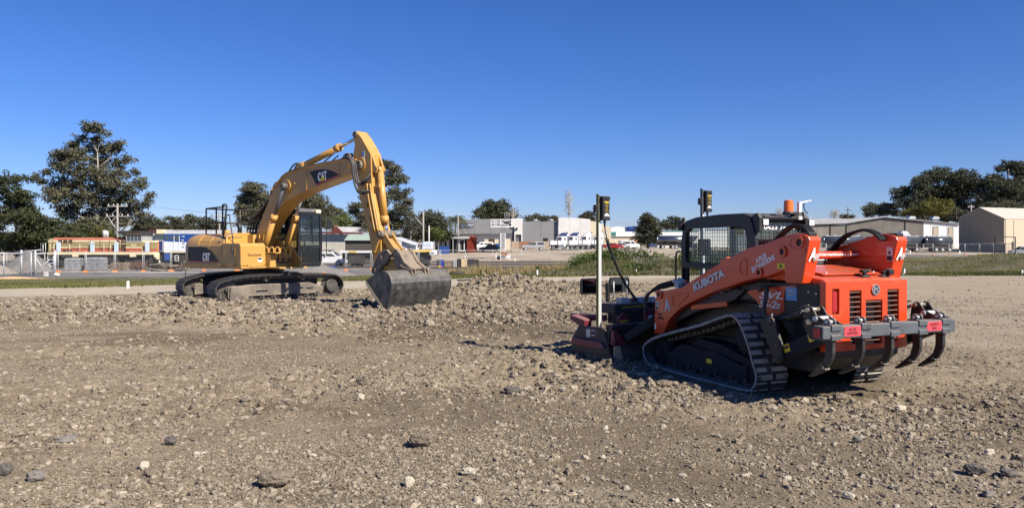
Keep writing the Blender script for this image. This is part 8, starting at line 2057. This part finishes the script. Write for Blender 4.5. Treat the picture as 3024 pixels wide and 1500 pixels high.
def scatter_gn(name, pts, sc, m, lab, seed, flat_=.6, sub=2, amp=.55):
    me = bpy.data.meshes.new(name); me.vertices.add(len(pts)); me.vertices.foreach_set('co', pts.astype(np.float32).ravel())
    a = me.attributes.new('size', 'FLOAT', 'POINT'); a.data.foreach_set('value', sc.astype(np.float32)); me.update()
    me.materials.append(m)
    o = bpy.data.objects.new(name, me); COL.objects.link(o); tag(o, lab, None, None, 'stuff')
    ng = bpy.data.node_groups.new(name + '_nodes', 'GeometryNodeTree')
    ng.interface.new_socket('Geometry', in_out='INPUT', socket_type='NodeSocketGeometry'); ng.interface.new_socket('Geometry', in_out='OUTPUT', socket_type='NodeSocketGeometry')
    N = ng.nodes; L = ng.links
    gi = N.new('NodeGroupInput'); go = N.new('NodeGroupOutput')
    prev = None; gi_list = []
    jo = N.new('GeometryNodeGeometryToInstance')
    for v in range(4):
        ico = N.new('GeometryNodeMeshIcoSphere'); ico.inputs['Radius'].default_value = .5; ico.inputs['Subdivisions'].default_value = sub
        sp = N.new('GeometryNodeSetPosition')
        pos = N.new('GeometryNodeInputPosition'); no = N.new('ShaderNodeTexNoise'); no.inputs['Scale'].default_value = 2.3; no.inputs['Detail'].default_value = 2
        ad = N.new('ShaderNodeVectorMath'); ad.operation = 'ADD'; ad.inputs[1].default_value = (seed * 3.1 + v * 7.7, v * 2.2, 1)
        L.new(pos.outputs[0], ad.inputs[0]); L.new(ad.outputs[0], no.inputs['Vector'])
        sb = N.new('ShaderNodeVectorMath'); sb.operation = 'SUBTRACT'; sb.inputs[1].default_value = (.5, .5, .5); L.new(no.outputs['Color'], sb.inputs[0])
        ml = N.new('ShaderNodeVectorMath'); ml.operation = 'SCALE'; ml.inputs['Scale'].default_value = amp * 1.6; L.new(sb.outputs[0], ml.inputs[0])
        L.new(ico.outputs['Mesh'], sp.inputs['Geometry']); L.new(ml.outputs[0], sp.inputs['Offset'])
        st = N.new('GeometryNodeSetMaterial'); st.inputs['Material'].default_value = m; L.new(sp.outputs[0], st.inputs['Geometry'])
        sh = N.new('GeometryNodeSetShadeSmooth'); sh.inputs['Shade Smooth'].default_value = False; L.new(st.outputs[0], sh.inputs['Geometry'])
        L.new(sh.outputs[0], jo.inputs['Geometry']) if False else gi_list.append(sh)
    js = N.new('GeometryNodeJoinGeometry')
    for g_ in gi_list:
        t = N.new('GeometryNodeGeometryToInstance'); L.new(g_.outputs[0], t.inputs[0]); L.new(t.outputs[0], js.inputs[0])
    N.remove(jo)
    iop = N.new('GeometryNodeInstanceOnPoints'); iop.inputs['Pick Instance'].default_value = True
    L.new(gi.outputs[0], iop.inputs['Points']); L.new(js.outputs[0], iop.inputs['Instance'])
    ri = N.new('FunctionNodeRandomValue'); ri.data_type = 'INT'; ri.inputs[4].default_value = 0; ri.inputs[5].default_value = 3; ri.inputs['Seed'].default_value = seed
    L.new(ri.outputs[2], iop.inputs['Instance Index'])
    rr = N.new('FunctionNodeRandomValue'); rr.data_type = 'FLOAT_VECTOR'; rr.inputs[0].default_value = (-.5, -.5, 0); rr.inputs[1].default_value = (.5, .5, 6.283); rr.inputs['Seed'].default_value = seed + 1
    L.new(rr.outputs[0], iop.inputs['Rotation'])
    na = N.new('GeometryNodeInputNamedAttribute'); na.data_type = 'FLOAT'; na.inputs['Name'].default_value = 'size'
    rs = N.new('FunctionNodeRandomValue'); rs.data_type = 'FLOAT_VECTOR'; rs.inputs[0].default_value = (.8, .6, flat_ * .6); rs.inputs[1].default_value = (1.5, 1.1, flat_ * 1.3); rs.inputs['Seed'].default_value = seed + 2
    sc_ = N.new('ShaderNodeVectorMath'); sc_.operation = 'SCALE'; L.new(rs.outputs[0], sc_.inputs[0]); L.new(na.outputs[0], sc_.inputs['Scale'])
    L.new(sc_.outputs[0], iop.inputs['Scale']); L.new(iop.outputs[0], go.inputs[0])
    md = o.modifiers.new('scatter', 'NODES'); md.node_group = ng
    return o
def near(n, y0, y1, u=.74):
    k = rng.uniform(0, 1, n); y = 1 / (1 / y0 + (1 / y1 - 1 / y0) * k); x = rng.uniform(-u, u, n) * y; return x, y
x_, y_ = near(230000, 4.3, 24)
keep = rng.uniform(0, 1, len(x_)) < (.10 + .9 * smooth((fbm(x_ * .5, y_ * .8, 4, 110) + .03) / .12)) * (y_ < P_(x_))
x_, y_ = x_[keep], y_[keep]
s_ = .008 + .018 * rng.uniform(0, 1, len(x_)) ** 3 + .0009 * y_
scatter_gn('stone_chips', np.stack([x_, y_, gz(x_, y_) + s_ * .12], -1), s_, M['chip'], 'small stone chips scattered over the soil', 1, .5, 1, .5)
x_, y_ = near(80000, 4.4, 38.5)
r_ = rough(x_, y_) + heap(x_, y_) * 1.5
pm_ = smooth((fbm(x_ * .55, y_ * .9, 4, 111) - .01) / .10)
keep = (rng.uniform(0, 1, len(x_)) < .02 + .30 * pm_ + .75 * np.clip(r_, 0, 1) ** 1.4) & (y_ < P_(x_) - .2) & (flat(x_, y_) > .45)
x_, y_, r_ = x_[keep], y_[keep], r_[keep]
s_ = (.020 + .055 * rng.uniform(0, 1, len(x_)) ** 3) * (.8 + .9 * np.clip(r_, 0, 1.2)) * (1 + .022 * np.clip(y_ - 6, 0, 22))
scatter_gn('soil_clods', np.stack([x_, y_, gz(x_, y_) - s_ * .02], -1), s_, M['clod'], 'broken clods of soil and rock on the churned ground', 5, .75, 2, .6)
n_ = 60000
x_ = rng.uniform(-15, 9, n_); y_ = rng.uniform(16.5, 33, n_)
r_ = rough(x_, y_) * .8 + heap(x_, y_) * 3
keep = (rng.uniform(0, 1, n_) < np.clip(r_, 0, 1) ** 1.5 * .8) & (y_ < P_(x_) - .1) & (flat(x_, y_) > .35)
x_, y_, r_ = x_[keep], y_[keep], r_[keep]
s_ = (.035 + .085 * rng.uniform(0, 1, len(x_)) ** 2.2) * (.75 + .35 * np.clip(r_, 0, 1.5))
scatter_gn('soil_clods', np.stack([x_, y_, gz(x_, y_) + s_ * .12], -1), s_, M['clod'], 'larger clods thrown up around the excavator and on the soil heap', 15, .8, 2, .65)
x_, y_ = near(9000, 4.4, 30)
keep = (rng.uniform(0, 1, len(x_)) < .3 + .6 * rough(x_, y_)) & (y_ < P_(x_) - .3) & (flat(x_, y_) > .6)
x_, y_ = x_[keep], y_[keep]
s_ = .03 + .05 * rng.uniform(0, 1, len(x_)) ** 2.5
scatter_gn('loose_stones', np.stack([x_, y_, gz(x_, y_) + s_ * .05], -1), s_, M['chip'], 'loose pale and grey stones lying on the soil', 9, .55, 2, .7)
# the rocks one can pick out
RK = {'b': mat('brown_rock', (.17, .138, .102), .95, var=.3, scale=14, bump=.9, bscale=60), 'g': mat('grey_shale', (.17, .155, .14), .85, var=.25, scale=10, bump=.6, bscale=50), 'w': mat('pale_quartz', (.42, .375, .29), .8, var=.15, scale=12, bump=.6, bscale=40), 'd': mat('dark_rock', (.10, .09, .08), .9, var=.3, scale=10, bump=.8, bscale=50)}
def rock(px, py, wpx, hpx, m, lab, seed, under=.0, rz=0):
    Y = FPX * EYE / (py - 712.0); x = X(px, Y); w_ = wpx / FPX * Y; h = hpx / FPX * Y * 1.15
    import bmesh
    bm_ = bmesh.new(); bmesh.ops.create_icosphere(bm_, subdivisions=4, radius=1)
    for v in bm_.verts:
        c = v.co.copy(); n1 = float(fbm(c.x * 1.3 + seed, c.y * 1.3 + c.z * 1.7, 3, seed)) * .7; n2 = abs(float(fbm(c.x * 3.5 + c.z * 2, c.y * 3.5 - c.z * 3, 3, seed + 9))) * .35
        q = max(abs(c.x), abs(c.y) * 1.0, abs(c.z) * 1.0)
        c = c * (.55 + .45 / q * .62) * (1 + n1 + n2)
        if c.z < 0: c.x *= (1 + under * c.z); c.y *= (1 + under * c.z); c.z *= .8
        v.co = Vector((c.x * w_ / 2, c.y * w_ / 2 * .62, c.z * h / 2))
    me = bpy.data.meshes.new('rock'); bm_.to_mesh(me); bm_.free(); me.materials.append(RK[m])
    o = bpy.data.objects.new('rock', me); COL.objects.link(o); o.location = (x, Y + .01, float(gz(x, Y)) + h * .34); o.rotation_euler = (0, 0, rz)
    tag(o, lab, 'rock')
for a in ((812, 1430, 118, 52, 'b', 'large brown wedge shaped rock, the biggest in the left foreground', 3, .55, .1), (1245, 1318, 80, 46, 'b', 'brown lump of rock just below the middle of the photo', 7, .45, -.2), (104, 1420, 56, 34, 'g', 'flat grey shale slab near the bottom left corner', 12, .2, .3),
          (195, 1304, 70, 20, 'g', 'thin grey slab lying left of the foreground', 15, .2, .4), (357, 1466, 34, 24, 'w', 'pale angular stone at the bottom left', 19, .1, 0), (1208, 1432, 34, 36, 'w', 'pale upright stone right of the large brown rock', 23, .1, .5), (1385, 1395, 50, 24, 'w', 'smooth pale stone at the bottom middle', 27, .1, -.1),
          (12, 1402, 50, 40, 'd', 'dark rock cut by the left edge of the photo', 31, .3, 0), (1065, 1184, 26, 22, 'w', 'pale round stone in front of the excavator track', 35, .1, 0), (850, 1197, 18, 18, 'b', 'small upright brown stone left of the pale round one', 39, .1, 0), (585, 1162, 22, 12, 'w', 'small white stone in the left middle ground', 43, .1, 0),
          (578, 1343, 22, 16, 'w', 'small white angular stone left of the large brown rock', 47, .1, 0), (445, 1402, 44, 26, 'b', 'brown stone beside a pale one in the left foreground', 51, .3, .2), (424, 1385, 30, 26, 'w', 'pale stone touching the brown one in the left foreground', 55, .1, .6), (503, 1312, 40, 30, 'd', 'dark brown lump in the left foreground', 59, .3, 0),
          (2535, 1298, 34, 22, 'g', 'grey stone in front of the loader rear', 63, .2, 0), (2660, 1212, 40, 24, 'w', 'pale angular rock right of the loader rear track', 67, .2, .5), (2480, 1185, 50, 30, 'b', 'brown rock below the ripper tines', 71, .3, .2), (2920, 1455, 38, 26, 'g', 'grey rock near the bottom right corner', 75, .2, .3),
          (2925, 1330, 34, 24, 'w', 'pale stone at the right edge', 79, .1, 0), (2880, 1390, 70, 36, 'd', 'dark grey broken rock at the lower right', 83, .3, -.3), (2980, 1400, 60, 30, 'd', 'dark grey broken rock cut near the right edge', 87, .3, .4), (2508, 1462, 38, 22, 'w', 'long pale stone at the bottom right', 91, .1, -.5),
          (1960, 1150, 60, 24, 'b', 'brown rock in front of the loader track', 95, .4, -.2), (1892, 1113, 24, 14, 'w', 'flat pale stone left of the loader track', 99, .1, 0), (2325, 1410, 30, 20, 'w', 'rounded pale stone below the loader', 103, .1, 0), (1515, 1160, 60, 26, 'd', 'dark rock in the centre of the photo', 107, .3, .1), (1625, 1095, 18, 10, 'w', 'small bluish pale stone left of the box blade', 111, .1, 0)):
    rock(*a)
